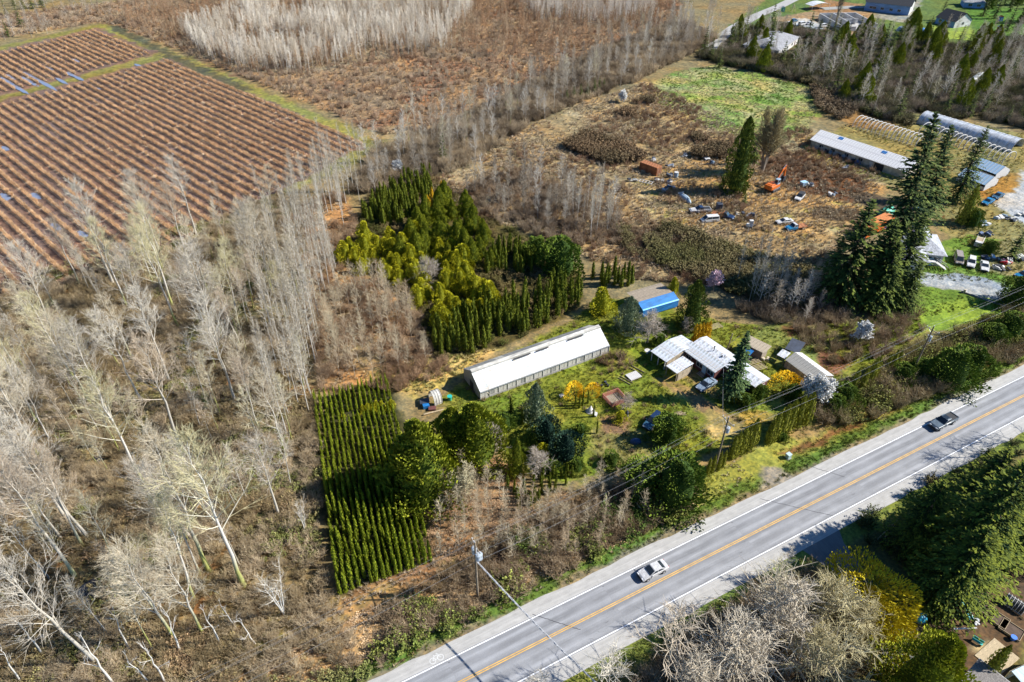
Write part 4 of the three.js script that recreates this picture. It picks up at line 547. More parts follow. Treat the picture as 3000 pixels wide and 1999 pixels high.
  one(K.forsy[0], 1682, 1160, 3.2, 'yellow forsythia in flower before the long greenhouse, left half', 'bush', { w: 0.9 }); one(K.forsy[1], 1735, 1155, 2.6, 'yellow forsythia in flower before the long greenhouse, right half', 'bush', { w: 0.8 }); one(K.forsy[0], 2300, 1135, 3.6, 'yellow forsythia in flower beside the plastic tunnel', 'bush', { w: 1.05 });
  one(K.plum[0], 2395, 1185, 6, 'white blossoming plum beside the plastic tunnel', 'blossom tree', { w: 1 }); one(K.plum[0], 2365, 1165, 4.5, 'smaller white blossoming plum left of the big one', 'blossom tree'); one(K.plum[0], 2515, 1010, 5, 'white blossoming tree above the roadside hedge', 'blossom tree', { w: 0.9 }); one(K.plum[1], 2090, 855, 5, 'pink blossoming cherry above the house garden', 'blossom tree'); one(K.plum[0], 1165, 510, 4, 'white blossoming bush at the field corner', 'blossom tree', { w: 1.2 }); one(K.plum[0], 1825, 300, 4, 'white blossoming bush at the green meadow edge', 'blossom tree', { w: 1.2 });
  one(K.fruit[0], 1895, 1005, 6.5, 'gnarled leafless tree between the blue tarp and the carport', 'tree', { w: 1.15 }); one(K.fruit[1], 2010, 975, 3.5, 'small pale leafless tree before the dark conifer', 'tree'); one(K.fruit[1], 1575, 1390, 5, 'leafless fruit tree on the lower lawn', 'tree', { w: 1.1 }); one(K.fruit[0], 1450, 1320, 6, 'leafless tree between the broad cedar and the lawn', 'tree', { w: 0.8 }); one(K.fruit[1], 1835, 1200, 3.2, 'leafless shrub below the red playpen fence', 'bush', { w: 1.2 }); one(K.dome[0], 1930, 1010, 2.6, 'green bush behind the carport roof', 'bush');
  for (const [x, y, h] of [[2195, 1318, 7.5], [2180, 1322, 6.8], [2168, 1330, 6.6], [2152, 1338, 6], [2140, 1345, 5.8], [2210, 1300, 5]]) one(K.hedgeC[y & 1], x, y, h, 'tall cedar of the hedge left of the gravel drive', 'hedge tree', { group: 'hedge cedars left of the drive', w: 0.95 });
  for (const [x, y, h] of [[2085, 1385, 4.4], [2102, 1378, 4.6], [2116, 1370, 4.2], [2072, 1390, 4]]) one(K.hedgeC[0], x, y, h, 'thin low cedar beside the utility pole left of the gravel drive', 'hedge tree', { group: 'low cedars beside the utility pole', w: 0.8 });
  for (const [x, y, h] of [[2262, 1290, 7.2], [2285, 1275, 7.4], [2305, 1262, 7.6], [2330, 1250, 7.8], [2355, 1240, 7.6], [2250, 1300, 5.5]]) one(K.hedgeC[x & 1], x, y, h, 'tall cedar of the hedge right of the gravel drive', 'hedge tree', { group: 'hedge cedars right of the drive', w: 1.1 });
  for (const [x, y, h] of [[2490, 1155, 6.5], [2518, 1150, 6], [2540, 1130, 7], [2552, 1120, 6.5], [2590, 1095, 5], [2605, 1090, 5.5], [2620, 1085, 5]]) one(K.hedgeC[y & 1], x, y, h, 'yellow-green cedar in the roadside hedge below the power lines', 'hedge tree', { group: 'cedars in the roadside hedge', w: 0.9 });
  one(K.dome[1], 2775, 1120, 8, 'large green evergreen at the roadside below the power pole', 'tree', { w: 1 }); one(K.dome[0], 2840, 1085, 6, 'green evergreen right of the large roadside one', 'tree', { w: 1 }); one(K.dome[1], 2970, 890, 7, 'dark evergreen at the right picture edge above the hedge', 'tree', { w: 0.9 });
  one(K.dome[0], 2845, 660, 4.8, 'round dark bush on the lawn beside the firs', 'bush', { w: 0.95 }); one(K.dome[1], 2895, 740, 3.4, 'dark round bush beside the white trailer', 'bush', { w: 1 }); one(K.conif[0], 2962, 760, 8, 'loose brown-green pine among the junk on the right', 'tree', { w: 1.4 }); one(K.dome[0], 2290, 290 + 1000, 1.6, 'tiny shrub under the hedge', 'bush');
  one(K.conif[1], 2180, 600, 3.2, 'bright green bush below the excavator', 'bush', { w: 1.5 });
  for (const [x, y, h] of [[1660, 300, 4], [1680, 295, 4.5], [1700, 290, 4.5], [1720, 285, 4.6], [1740, 278, 4.8], [1755, 270, 4.6], [1768, 265, 4]]) one(K.conif[x & 1], x, y, h + 1, 'green cedar in the short row along the tree line', 'tree', { group: 'short row of cedars along the tree line', w: 1 });
}
// ---------- undergrowth and ground cover: what nobody could count ----------
{
  const r = rng(501), tone = (a, b, c = 0.75, d = 1.25) => (x, z, q) => { const t = clamp(vn(x * 0.16 + 5, z * 0.16 + 9) * 1.6 - 0.3 + (q() - 0.5) * 0.5), k = rr(q, c, d); return mixc(a, b, t).map((v) => v * k); };
  const W = [1, 1, 1], gG = [0.8, 0.8, 0.8];
  const bush = [1, 2, 3].map((s) => shrub(s + 50, 1.5, 34, [1, 1, 1], [0.6, 0.55, 0.5], { side: 3, r0: 0.017 }));
  const low = [4, 5].map((s) => shrub(s + 50, 0.7, 30, [1, 1, 1], [0.6, 0.6, 0.55], { side: 2, r0: 0.02, spread: 1.1, leaf: [0.8, 0.8, 0.75], nl: 2, ls: 0.16 }));
  const leafy = [6, 7].map((s) => shrub(s + 50, 1.3, 30, [0.5, 0.42, 0.32], [0.3, 0.25, 0.18], { side: 1, spread: 0.95, leaf: [1, 1, 1], nl: 9, ls: 0.2 }));
  const grass = [8, 9, 10].map((s) => tuft(s + 50, 0.62, 22, [1, 1, 1], [0.7, 0.66, 0.6], 0.06)), lawn = [11, 12].map((s) => tuft(s + 50, 0.24, 16, [1, 1, 1], [0.7, 0.75, 0.55], 0.06));
  const reed = [13, 14].map((s) => shrub(s + 50, 2.2, 30, [1, 1, 1], [0.65, 0.6, 0.55], { side: 3, r0: 0.028, spread: 0.55 }));
  const sets = (name, geos, P, per, o, f) => { const n = Math.round(area(P) * per / geos.length); return geos.map((g, i) => [name, g, mt.leaf, sample(P, n, rng(600 + i * 7 + Math.round(per * 100)), f), r, o]); };
  const pale = [0.6, 0.49, 0.33], olive = [0.32, 0.3, 0.12], red = [0.42, 0.25, 0.15], dk = [0.28, 0.22, 0.15], tan = [0.5, 0.4, 0.28], gold = [0.51, 0.43, 0.3], green = [0.16, 0.25, 0.05], yel = [0.34, 0.36, 0.08];
  const patch = (sc, lo, hi, sx = 3, sz = 8) => (x, z) => sstep(lo, hi, vn(x * sc + sx, z * sc + sz) * 0.7 + vn(x * sc * 2.7, z * sc * 2.7) * 0.3);
  mass('undergrowth', 'tangle of leafless grey and tan undergrowth on the floor of the wet wood', 'undergrowth', [...sets('stems', bush, poly([[-150, 770], [0, 690], [180, 640], [420, 560], [560, 480], [640, 460], [700, 520], [700, 800], [735, 1000], [730, 1230], [760, 1400], [830, 1490], [700, 1568], [300, 1700], [-100, 1700], [-300, 1300]]), 0.75, { tint: tone(pale, mixc(mixc(red, tan, 0.4), olive, 0.45)), s0: 0.6, s1: 1.5 }, patch(0.09, 0.05, 0.45)), ...sets('leafy_stems', leafy, ZW.wood, 0.2, { tint: tone([0.25, 0.27, 0.08], [0.4, 0.27, 0.15]), s0: 0.5, s1: 1.2 }, patch(0.11, 0.4, 0.65, 40)), ...sets('dead_grass', grass, ZW.wood, 0.9, { tint: tone([0.55, 0.44, 0.26], [0.36, 0.33, 0.14]), s0: 0.6, s1: 1.3 }, patch(0.13, 0.25, 0.6, 70))]);
  mass('thicket', 'pale thicket of young leafless birches beyond the ploughed field, left part', 'birch thicket', [['stems', bareTree(71, 9, { nb: 16, spread: 0.08, start: 0.35, sub: 3, nt: 2, r0: 0.075, twR: 0.03, bark: [0.82, 0.79, 0.72], tw: [0.72, 0.67, 0.58], up: 0.9 }), 0], ['stems', bareTree(72, 8, { nb: 16, spread: 0.09, start: 0.3, sub: 3, nt: 2, r0: 0.07, twR: 0.03, bark: [0.76, 0.72, 0.64], tw: [0.66, 0.6, 0.5], up: 0.9 }), 1]].flatMap(([n, t, i]) => { const g = mergeGeometries([t.trunk, t.branches]), sp = sample(ZW.thicket, 1500, rng(80 + i), (x, z) => sstep(0.22, 0.5, vn(x * 0.05 + 3, z * 0.05 + 8))); return [[n, g, mt.leaf, sp, r, { s0: 0.6, s1: 1.2, tint: tone([1.1, 1.08, 1.05], [0.8, 0.74, 0.66], 0.85, 1.15) }]]; }));
  mass('thicket', 'pale thicket of young leafless birches at the top edge beside the tree line', 'birch thicket', [0].flatMap(() => { const t = bareTree(73, 9, { nb: 16, spread: 0.08, start: 0.35, sub: 3, nt: 2, r0: 0.075, twR: 0.03, bark: [0.76, 0.72, 0.65], tw: [0.66, 0.6, 0.52], up: 0.9 }), g = mergeGeometries([t.trunk, t.branches]); return [['stems', g, mt.leaf, sample(ZW.thicketB, 900, rng(83)), r, { s0: 0.6, s1: 1.2, tint: tone([1, 1, 1], [0.8, 0.75, 0.68]) }]]; }));
  { const t = bareTree(74, 7, { nb: 14, spread: 0.12, start: 0.2, sub: 3, nt: 2, r0: 0.06, twR: 0.035, bark: [0.48, 0.39, 0.29], tw: [0.42, 0.33, 0.23], up: 0.7 }), g = mergeGeometries([t.trunk, t.branches]);
    mass('scrub', 'red-brown scrub and young trees covering the marsh beyond the ploughed field', 'scrub', [['stems', g, mt.leaf, sample(poly([[260, 50], [420, 0], [740, -40], [1180, -40], [1560, -40], [1550, 40], [1250, 150], [1060, 130], [860, 150], [560, 175], [440, 110]]), 2600, rng(85)), r, { s0: 0.5, s1: 1.15, tint: tone([1, 0.95, 0.86], [0.9, 0.68, 0.52]) }], ...sets('twigs', reed, ZW.marsh, 0.2, { tint: tone([0.54, 0.44, 0.32], [0.46, 0.32, 0.21]), s0: 0.35, s1: 1.0 }), ...sets('dead_grass', grass, ZW.marsh, 0.3, { tint: tone([0.58, 0.48, 0.32], [0.48, 0.35, 0.22]), s0: 0.8, s1: 1.7 })]); }
  mass('undergrowth', 'grey-brown leafless undergrowth below the long tree line', 'undergrowth', [...sets('stems', bush, ZW.treeline, 0.5, { tint: tone(pale, dk), s0: 1, s1: 2.2 }), ...sets('stems', reed, poly([[1060, 430], [1200, 390], [1420, 480], [1430, 560], [1300, 580], [1100, 500]]), 0.3, { tint: tone([0.44, 0.36, 0.26], [0.36, 0.27, 0.18]), s0: 0.6, s1: 1.3 })]);
  mass('undergrowth', 'dark undergrowth in the wood behind the hoop greenhouses', 'undergrowth', [...sets('stems', bush, ZW.band, 0.3, { tint: tone([0.36, 0.3, 0.23], [0.17, 0.17, 0.08]), s0: 1, s1: 2.4 }), ...sets('leafy_stems', leafy, ZW.band, 0.12, { tint: tone([0.1, 0.13, 0.04], [0.24, 0.2, 0.1]), s0: 1, s1: 2.2 })]);
  mass('dead_grass', 'tan dead grass and weeds covering the meadow and the junkyard', 'dead grass', [...sets('tufts', grass, ZW.meadow, 1.1, { tint: tone(gold, tan, 0.75, 1.25), s0: 0.7, s1: 1.6 }, patch(0.07, 0.15, 0.5)), ...sets('stems', bush, ZW.meadow, 0.14, { tint: tone([0.44, 0.32, 0.2], [0.3, 0.19, 0.12]), s0: 0.5, s1: 1.2 }, patch(0.05, 0.5, 0.62, 20, 60)), ...sets('tufts', lawn, ZW.green, 0.9, { tint: (x, z, q) => { const t = sstep(0.42, 0.58, vn(x * 0.11, z * 0.11) * 0.6 + vn(x * 0.35 + 4, z * 0.35) * 0.4 + (q() - 0.5) * 0.12), k = rr(q, 0.75, 1.2); return mixc([0.13, 0.19, 0.03], [0.5, 0.42, 0.25], t).map((v) => v * k); }, s0: 1, s1: 2 })]);
  mass('brambles', 'olive-brown bramble mounds between the nursery and the junkyard', 'brambles', [...sets('canes', leafy, ZW.bramble, 0.9, { tint: tone([0.17, 0.165, 0.055], [0.26, 0.21, 0.1]), s0: 0.8, s1: 1.7 }, patch(0.08, 0.2, 0.5, 11)), ...sets('stems', low, ZW.bramble, 0.5, { tint: tone([0.36, 0.26, 0.16], dk), s0: 0.7, s1: 1.6 })]);
  mass('brambles', 'rust-brown bramble mounds on the meadow above the junkyard', 'brambles', [...sets('canes', leafy, poly([[1300, 340], [1480, 230], [1560, 270], [1700, 310], [1750, 360], [1650, 380], [1560, 350], [1400, 380]]), 0.4, { tint: tone([0.3, 0.2, 0.11], [0.2, 0.15, 0.08]), s0: 1, s1: 2.1 }, patch(0.06, 0.42, 0.58, 2, 33)), ...sets('canes', leafy, poly([[1860, 200], [1960, 250], [1950, 290], [1880, 250]]), 0.3, { tint: tone([0.22, 0.16, 0.1], [0.3, 0.22, 0.13]), s0: 1, s1: 2.2 })]);
  mass('scrub', 'tan leafless scrub between the pole birches and the green nursery', 'scrub', [...sets('stems', bush, ZW.scrub, 0.55, { tint: tone([0.55, 0.42, 0.28], [0.42, 0.28, 0.17]), s0: 0.6, s1: 1.5 }, patch(0.1, 0.2, 0.5, 9)), ...sets('tufts', grass, ZW.scrub, 0.8, { tint: tone(tan, [0.45, 0.33, 0.16]), s0: 0.6, s1: 1.3 })]);
  mass('dead_grass', 'straw-coloured grass between the front nursery rows and the long greenhouse', 'dead grass', sets('tufts', grass, ZW.dryGrass, 2.2, { tint: tone([0.6, 0.48, 0.24], [0.34, 0.34, 0.1]), s0: 0.6, s1: 1.3 }));
  mass('undergrowth', 'dark weeds on the ground under the nursery trees', 'undergrowth', sets('leafy_stems', leafy, ZW.nursery, 0.35, { tint: tone([0.12, 0.13, 0.03], [0.3, 0.22, 0.1]), s0: 0.5, s1: 1.1 }));
  mass('lawn_grass', 'rough mossy lawn around the white-roofed house and its drive', 'lawn', [...sets('tufts', lawn, ZW.yard, 2.6, { tint: tone([0.15, 0.19, 0.016], [0.28, 0.25, 0.045]), s0: 0.6, s1: 1.4 }, patch(0.12, 0.1, 0.5, 4)), ...sets('weeds', low, ZW.yard, 0.05, { tint: tone([0.3, 0.28, 0.1], [0.34, 0.24, 0.14]), s0: 0.5, s1: 1 })]);
  mass('garden_shrubs', 'low leafless brown garden shrubs around the sheds behind the house', 'shrubs', [...sets('stems', bush, poly([[1780, 740], [1960, 740], [2100, 700], [2130, 760], [1960, 860], [1915, 840], [1830, 790]]), 0.3, { tint: tone([0.44, 0.33, 0.24], [0.34, 0.27, 0.15]), s0: 0.7, s1: 1.8 }), ...sets('stems', bush, poly([[1370, 830], [1440, 810], [1460, 840], [1420, 860], [1380, 850]]), 0.6, { tint: tone([0.44, 0.33, 0.22], [0.3, 0.2, 0.12]), s0: 0.7, s1: 1.3 }), ...sets('stems', bush, poly([[1660, 700], [1900, 690], [1960, 740], [1780, 750]]), 0.4, { tint: tone([0.3, 0.25, 0.19], dk), s0: 0.8, s1: 2 })]);
  const verge = (s0, s1, o0, o1) => [[s0, o0], [s1, o0], [s1, o1], [s0, o1]].map(([s, o]) => { const p = road(s, o); return [p.x, p.z]; });
  mass('verge_grass', 'short green grass of the verge along the far side of the main road', 'grass', [...sets('tufts', lawn, verge(-95, 190, 5.8, 8.4), 5, { tint: tone([0.105, 0.14, 0.02], [0.16, 0.165, 0.03]), s0: 0.7, s1: 1.4 }), ...sets('tufts', lawn, verge(DRIVE_S + 3, 190, 8.4, 16), 2, { tint: tone([0.19, 0.185, 0.035], [0.31, 0.245, 0.08]), s0: 0.7, s1: 1.5 }), ...sets('tufts', lawn, verge(DRIVE_S - 16, DRIVE_S - 2, 8, 13), 2, { tint: tone([0.32, 0.36, 0.08], tan), s0: 0.8, s1: 1.6 })]);
  mass('dead_grass', 'tan dead grass and leaf litter on the bank between verge and shrubs', 'dead grass', [...sets('tufts', grass, verge(-95, DRIVE_S - 12, 8.2, 13), 2.4, { tint: tone(gold, [0.5, 0.36, 0.2]), s0: 0.4, s1: 0.9 }), ...sets('tufts', grass, verge(-60, -14, 16, 21), 2, { tint: tone(gold, tan), s0: 0.5, s1: 1 }), ...sets('tufts', grass, ZW.roadside, 1, { tint: tone(tan, [0.4, 0.28, 0.16]), s0: 0.5, s1: 1 })]);
  const shr = poly([[800, 1440], [990, 1340], [1180, 1240], [1290, 1160], [1440, 1120], [1600, 1130], [1570, 1185], [1400, 1265], [1180, 1380], [980, 1470], [880, 1530], [760, 1540]]);
  mass('roadside_shrubs', 'leafless red-brown and grey shrubs on the bank along the main road', 'shrubs', [...sets('stems', bush, shr, 0.75, { tint: tone([0.44, 0.34, 0.22], [0.33, 0.25, 0.15]), s0: 0.6, s1: 1.7 }, patch(0.1, 0.15, 0.45, 6)), ...sets('leafy_stems', leafy, shr, 0.24, { tint: tone([0.28, 0.3, 0.07], [0.12, 0.19, 0.035]), s0: 0.7, s1: 1.7 }, patch(0.16, 0.48, 0.6, 77))]);
  mass('hedge_shrubs', 'grey-brown leafless hedge along the main road right of the gravel drive', 'hedge', [...sets('stems', bush, poly([[1850, 930], [1960, 880], [2120, 800], [2353, 710], [2480, 690], [2480, 770], [2300, 850], [2130, 915], [1950, 985], [1880, 985]]), 0.4, { tint: tone([0.46, 0.37, 0.24], [0.32, 0.28, 0.12]), s0: 0.8, s1: 2.1 }), ...sets('leafy_stems', leafy, poly([[1900, 920], [2120, 800], [2353, 710], [2353, 780], [2130, 905], [1920, 980]]), 0.26, { tint: tone([0.3, 0.28, 0.08], [0.2, 0.22, 0.05]), s0: 1, s1: 1.9 })]);
  mass('home_lawn', 'green lawn around the grey-roofed white house and its driveway', 'lawn', sets('tufts', lawn, ZW.homeYard, 1.6, { tint: tone([0.125, 0.16, 0.018], [0.24, 0.22, 0.05]), s0: 0.7, s1: 1.5 }));
  mass('weeds', 'rough grass and brush around the barn and hoop greenhouses', 'weeds', [...sets('tufts', grass, ZW.farm, 0.35, { tint: tone([0.35, 0.36, 0.09], [0.5, 0.34, 0.15]), s0: 0.6, s1: 1.3 }), ...sets('stems', bush, ZW.darkEarth, 0.08, { tint: tone([0.3, 0.22, 0.15], dk), s0: 0.5, s1: 1.2 })]);
  mass('thicket', 'tangled leafless thicket south of the main road between the road and the dirt track', 'thicket', [...sets('stems', bush, poly([[1480, 1568], [1560, 1480], [1760, 1360], [1880, 1330], [1960, 1400], [1980, 1500], [1900, 1700], [1400, 1800], [1340, 1680]]), 1.1, { tint: tone([0.54, 0.45, 0.32], [0.38, 0.29, 0.18]), s0: 0.9, s1: 2.4 }), ...sets('leafy_stems', leafy, poly([[1340, 1640], [1480, 1540], [1640, 1470], [1760, 1400], [1900, 1340], [1980, 1500], [1900, 1700], [1300, 1800]]), 0.16, { tint: tone([0.3, 0.3, 0.06], [0.2, 0.19, 0.05]), s0: 0.6, s1: 1.5 }), ...sets('tufts', lawn, verge(-95, 30, -9.5, -6.4), 3, { tint: tone([0.22, 0.28, 0.06], [0.4, 0.36, 0.14]), s0: 0.8, s1: 1.6 })]);
  mass('weeds', 'weeds and litter below the firs and in the dirt garden south of the road', 'weeds', [...sets('tufts', lawn, ZW.southLawn, 2, { tint: tone([0.24, 0.31, 0.06], [0.38, 0.36, 0.14]), s0: 0.7, s1: 1.4 }), ...sets('stems', low, ZW.garden, 0.08, { tint: tone([0.3, 0.22, 0.15], [0.24, 0.2, 0.1]), s0: 0.3, s1: 0.7 }), ...sets('leafy_stems', leafy, poly([[1960, 1190], [2200, 1080], [2353, 1010], [2353, 1250], [2150, 1300], [2020, 1300]]), 0.25, { tint: tone([0.07, 0.11, 0.03], [0.2, 0.17, 0.07]), s0: 0.6, s1: 1.3 })]);
  // fallen leaves as small flat flakes
  const fl = new Veg(), q = rng(91); for (let i = 0; i < 26; i++) fl.leaf(V((q() - 0.5) * 1.4, 0.04 + q() * 0.06, (q() - 0.5) * 1.4), V(q() - 0.5, (q() - 0.5) * 0.4, q() - 0.5).normalize(), V((q() - 0.5) * 0.8, 1, (q() - 0.5) * 0.8).normalize(), 0.2, 0.15, mixc([1, 1, 1], [0.6, 0.5, 0.45], q()));
  mass('leaf_litter', 'orange-brown fallen leaves under the saplings beside the front cedar rows', 'leaf litter', sets('leaves', [fl.geo()], ZW.litter, 1.6, { tint: tone([0.5, 0.34, 0.2], [0.38, 0.25, 0.14]) }).concat(sets('leaves', [fl.geo()], verge(-95, DRIVE_S - 12, 8, 15), 0.8, { tint: tone([0.66, 0.5, 0.3], [0.5, 0.33, 0.18]) })));
}
// ---------- berry field: every row is one thing ----------
{
  const r = rng(701), a = at(372, 132), b = at(848, 330), D = b.clone().sub(a).normalize(), N = V(D.z, 0, -D.x), n0 = N.x * (at(0, 400).x - a.x) + N.z * (at(0, 400).z - a.z) > 0 ? N : N.clone().negate();
  const canes = [1, 2, 3].map((s) => shrub(s + 150, 1.15, 26, [0.55, 0.33, 0.18], [0.68, 0.46, 0.25], { side: 3, r0: 0.022, spread: 0.5 }));
  const soilM = M([0.56, 0.41, 0.26], 0.95, { map: grime });
  const rows = (P, s0, label, group) => {
    for (let k = 0; k < 60; k++) {
      const off = 2.2 + k * 3.05, spots = []; let lo = 1e9, hi = -1e9;
      for (let s = -180; s < 220; s += 1.05) { const x = a.x + D.x * s + n0.x * off, z = a.z + D.z * s + n0.z * off; if (!inside(P, x, z)) continue; const v = V(x, 0, z).project(camera); if (v.x < -1.12 || v.z > 1) continue; lo = Math.min(lo, s); hi = Math.max(hi, s); if (r() > 0.05) spots.push([x + (r() - 0.5) * 0.25, z + (r() - 0.5) * 0.25]); }
      if (spots.length < 6) continue;
      const g = new THREE.Group(); g.name = numbered('berry_row'); scene.add(g); tag(g, label, 'crop row', group);
      // low ridge of mulch the canes grow from
      const p = [], uv = [], id = [], nn = Math.ceil((hi - lo) / 2), pr = [[-0.85, -0.1], [-0.45, 0.2], [0, 0.28], [0.45, 0.2], [0.85, -0.1]];
      for (let j = 0; j <= nn; j++) { const s = lerp(lo - 0.5, hi + 0.5, j / nn); for (const [w, h] of pr) { const q = w + (vn(s * 0.7 + k * 9, w + 5) - 0.5) * 0.2, x = a.x + D.x * s + n0.x * (off + q), z = a.z + D.z * s + n0.z * (off + q); p.push(x, hgt(x, z) + h * (0.8 + 0.4 * vn(s * 0.4, k)), z); uv.push(s / 6, w / 6); } if (j < nn) for (let c = 0; c < 4; c++) { const i = j * 5 + c; id.push(i, i + 1, i + 5, i + 1, i + 6, i + 5); } }
      const rg = new THREE.BufferGeometry(); rg.setAttribute('position', new THREE.Float32BufferAttribute(p, 3)); rg.setAttribute('uv', new THREE.Float32BufferAttribute(uv, 2)); rg.setIndex(id); rg.computeVertexNormals(); part(g, 'ridge', rg, soilM);
      const m = scatter(g, 'canes', canes[k % 3], mt.leaf, spots, r, { s0: 0.85, s1: 1.2, y: 0.15, tilt: 0.08 }); m.userData.kind = 'stuff';
    }
  };
  rows(poly([[-200, 320], [0, 245], [396, 136], [838, 330], [690, 412], [590, 462], [420, 545], [170, 640], [-40, 700], [-300, 800]]), 0, 'long row of red-brown berry canes in the lower part of the ploughed field', 'berry rows of the lower field');
  rows(poly([[-200, 180], [0, 124], [222, 70], [358, 122], [0, 216], [-200, 268]]), 0, 'row of red-brown berry canes in the upper part of the ploughed field', 'berry rows of the upper field');
  // standing water between the rows and in the wood
  const wm = M([0.2, 0.23, 0.3], 0.08), puddles = new THREE.Group(); puddles.name = 'puddle_water'; puddles.userData.kind = 'structure'; scene.add(puddles);  // row puddles: sky reflection put into the pale water colour
  const dark = M([0.03, 0.035, 0.05], 0.05); for (const [x, y, s] of [[400, 1660, 2.2], [330, 1580, 1.6], [250, 1740, 1.8], [540, 1560, 1.5], [120, 1440, 2], [330, 1130, 2], [200, 1010, 2.4], [620, 1480, 1.3], [70, 900, 2.2], [460, 1760, 1.4], [300, 1330, 1.7]]) { const q = rng(x), sh = new THREE.Shape(); for (let i = 0; i < 20; i++) { const t = i / 20 * 6.2832, R = s * (0.6 + 0.4 * q()); i ? sh.lineTo(Math.cos(t) * R * 1.6, Math.sin(t) * R) : sh.moveTo(R * 1.6, 0); } const p = px(x, y); let top = -9; for (let i = 0; i < 12; i++) top = Math.max(top, hgt(p.x + Math.cos(i) * s, p.z + Math.sin(i) * s)); part(puddles, 'puddle', new THREE.ShapeGeometry(sh).rotateX(-Math.PI / 2).rotateY(x).translate(p.x, top + 0.01, p.z), dark); }
  for (const [u, v, l, k] of [[95, 190, 30, 0], [70, 172, 30, 1], [40, 205, 24, 2], [115, 195, 26, 15], [60, 190, 22, 16], [150, 170, 24, 17], [25, 190, 22, 18], [150, 185, 14, 3], [110, 160, 16, 4], [185, 180, 10, 5], [20, 175, 16, 6], [175, 140, 8, 7], [25, 450, 8, 8], [70, 455, 7, 9], [130, 520, 7, 10], [320, 150, 6, 11], [190, 540, 6, 12], [220, 205, 4, 13], [20, 340, 6, 14]]) {
    const c = at(u, v), off = (c.x - a.x) * n0.x + (c.z - a.z) * n0.z, o2 = 2.2 + (Math.round((off - 2.2) / 3.05 - 0.5) + 0.5) * 3.05, s = (c.x - a.x) * D.x + (c.z - a.z) * D.z, sh = new THREE.Shape(), q = rng(900 + k), n = 22;
    for (let i = 0; i < n; i++) { const t = i / n * 6.2832, R = 0.75 + 0.25 * q(); const X = Math.cos(t) * l * 0.5 * R, Y = Math.sin(t) * 1.0 * R; i ? sh.lineTo(X, Y) : sh.moveTo(X, Y); }
    const g = new THREE.ShapeGeometry(sh).rotateX(-Math.PI / 2).rotateY(turnOf(D)).translate(a.x + D.x * s + n0.x * o2, hgt(a.x + D.x * s + n0.x * o2, a.z + D.z * s + n0.z * o2) + 0.14, a.z + D.z * s + n0.z * o2); part(puddles, 'puddle', g, wm);
  }
}
// ---------- buildings ----------
// a frame on the line a -> b: x runs along it, -z away from the camera
function frame(name, a, b, label, category, group) { const d = V(b.x - a.x, 0, b.z - a.z), L = d.length(); const o = thing(name, label, category, V(a.x, 0, a.z), turnOf(d), group); return [o, L]; }
function windowOn(p, x, y, z, w, h, face = 'z', fm = mt.white) { // framed pane, sill; face 'z' looks to +z, 'x' to +x, '-x'
  const o = new THREE.Group(); o.name = 'window'; p.add(o); o.position.set(x, y, z); if (face === 'x') o.rotation.y = Math.PI / 2; if (face === '-x') o.rotation.y = -Math.PI / 2; if (face === '-z') o.rotation.y = Math.PI;
  part(o, 'frame', [bx(w + 0.16, 0.08, 0.09, 0, h / 2 + 0.04, 0.02), bx(w + 0.16, 0.08, 0.09, 0, -h / 2 - 0.04, 0.02), bx(0.08, h, 0.09, -w / 2 - 0.04, 0, 0.02), bx(0.08, h, 0.09, w / 2 + 0.04, 0, 0.02), bx(0.05, h, 0.06, 0, 0, 0.02)], fm);
  part(o, 'pane', bx(w, h, 0.02, 0, 0, 0.01), mt.glass); return o;
}
function doorOn(p, x, z, m, w = 0.9, h = 2.05, face = 0) { const o = part(p, 'door', rb(w, h, 0.07, 0.015, 0, h / 2, 0), m); o.position.set(x, 0.02, z); o.rotation.y = face; part(o, 'handle', cy(0.03, 0.03, 0.1, w * 0.38, 1, 0.06, 8, 'z'), mt.chrome); return o; }
// sloping roof built of sheets side by side, between the upper line (y1, z1) and the lower line (y0, z0)
function sheets(p, x0, x1, y1, z1, y0, z0, m, o = {}) {
  const { n = Math.max(1, Math.round((x1 - x0) / 1)), th = 0.04, rib = 0.05, name = 'roof_sheet', ribs = 2 } = o, w = (x1 - x0) / n, L = Math.hypot(y1 - y0, z1 - z0), a = Math.atan2(y1 - y0, z0 - z1);
  const gs = [bx(w - 0.012, th, L, w / 2, 0, L / 2)]; for (let k = 0; k < ribs; k++) gs.push(bx(0.035, rib, L - 0.01, w * (k + 0.5) / ribs, th / 2 + rib / 2 - 0.004, L / 2)); const g = mergeGeometries(gs.map(flat));
  const uvs = g.attributes.uv; for (let i = 0; i < uvs.count; i++) uvs.setXY(i, g.attributes.position.getX(i) / 3, g.attributes.position.getZ(i) / 3);
  for (let k = 0; k < n; k++) { const s = part(p, name, g, m); s.position.set(x0 + k * w, y1 + ((k * 7) % 3) * 0.002, z1); s.rotation.x = a; }
}
function boards(p, w, h, m, n, place, name = 'board') { const g = bx(w / n - 0.02, h, 0.03); for (let k = 0; k < n; k++) { const b = part(p, name, g, m); place(b, -w / 2 + (k + 0.5) * w / n, k); } }
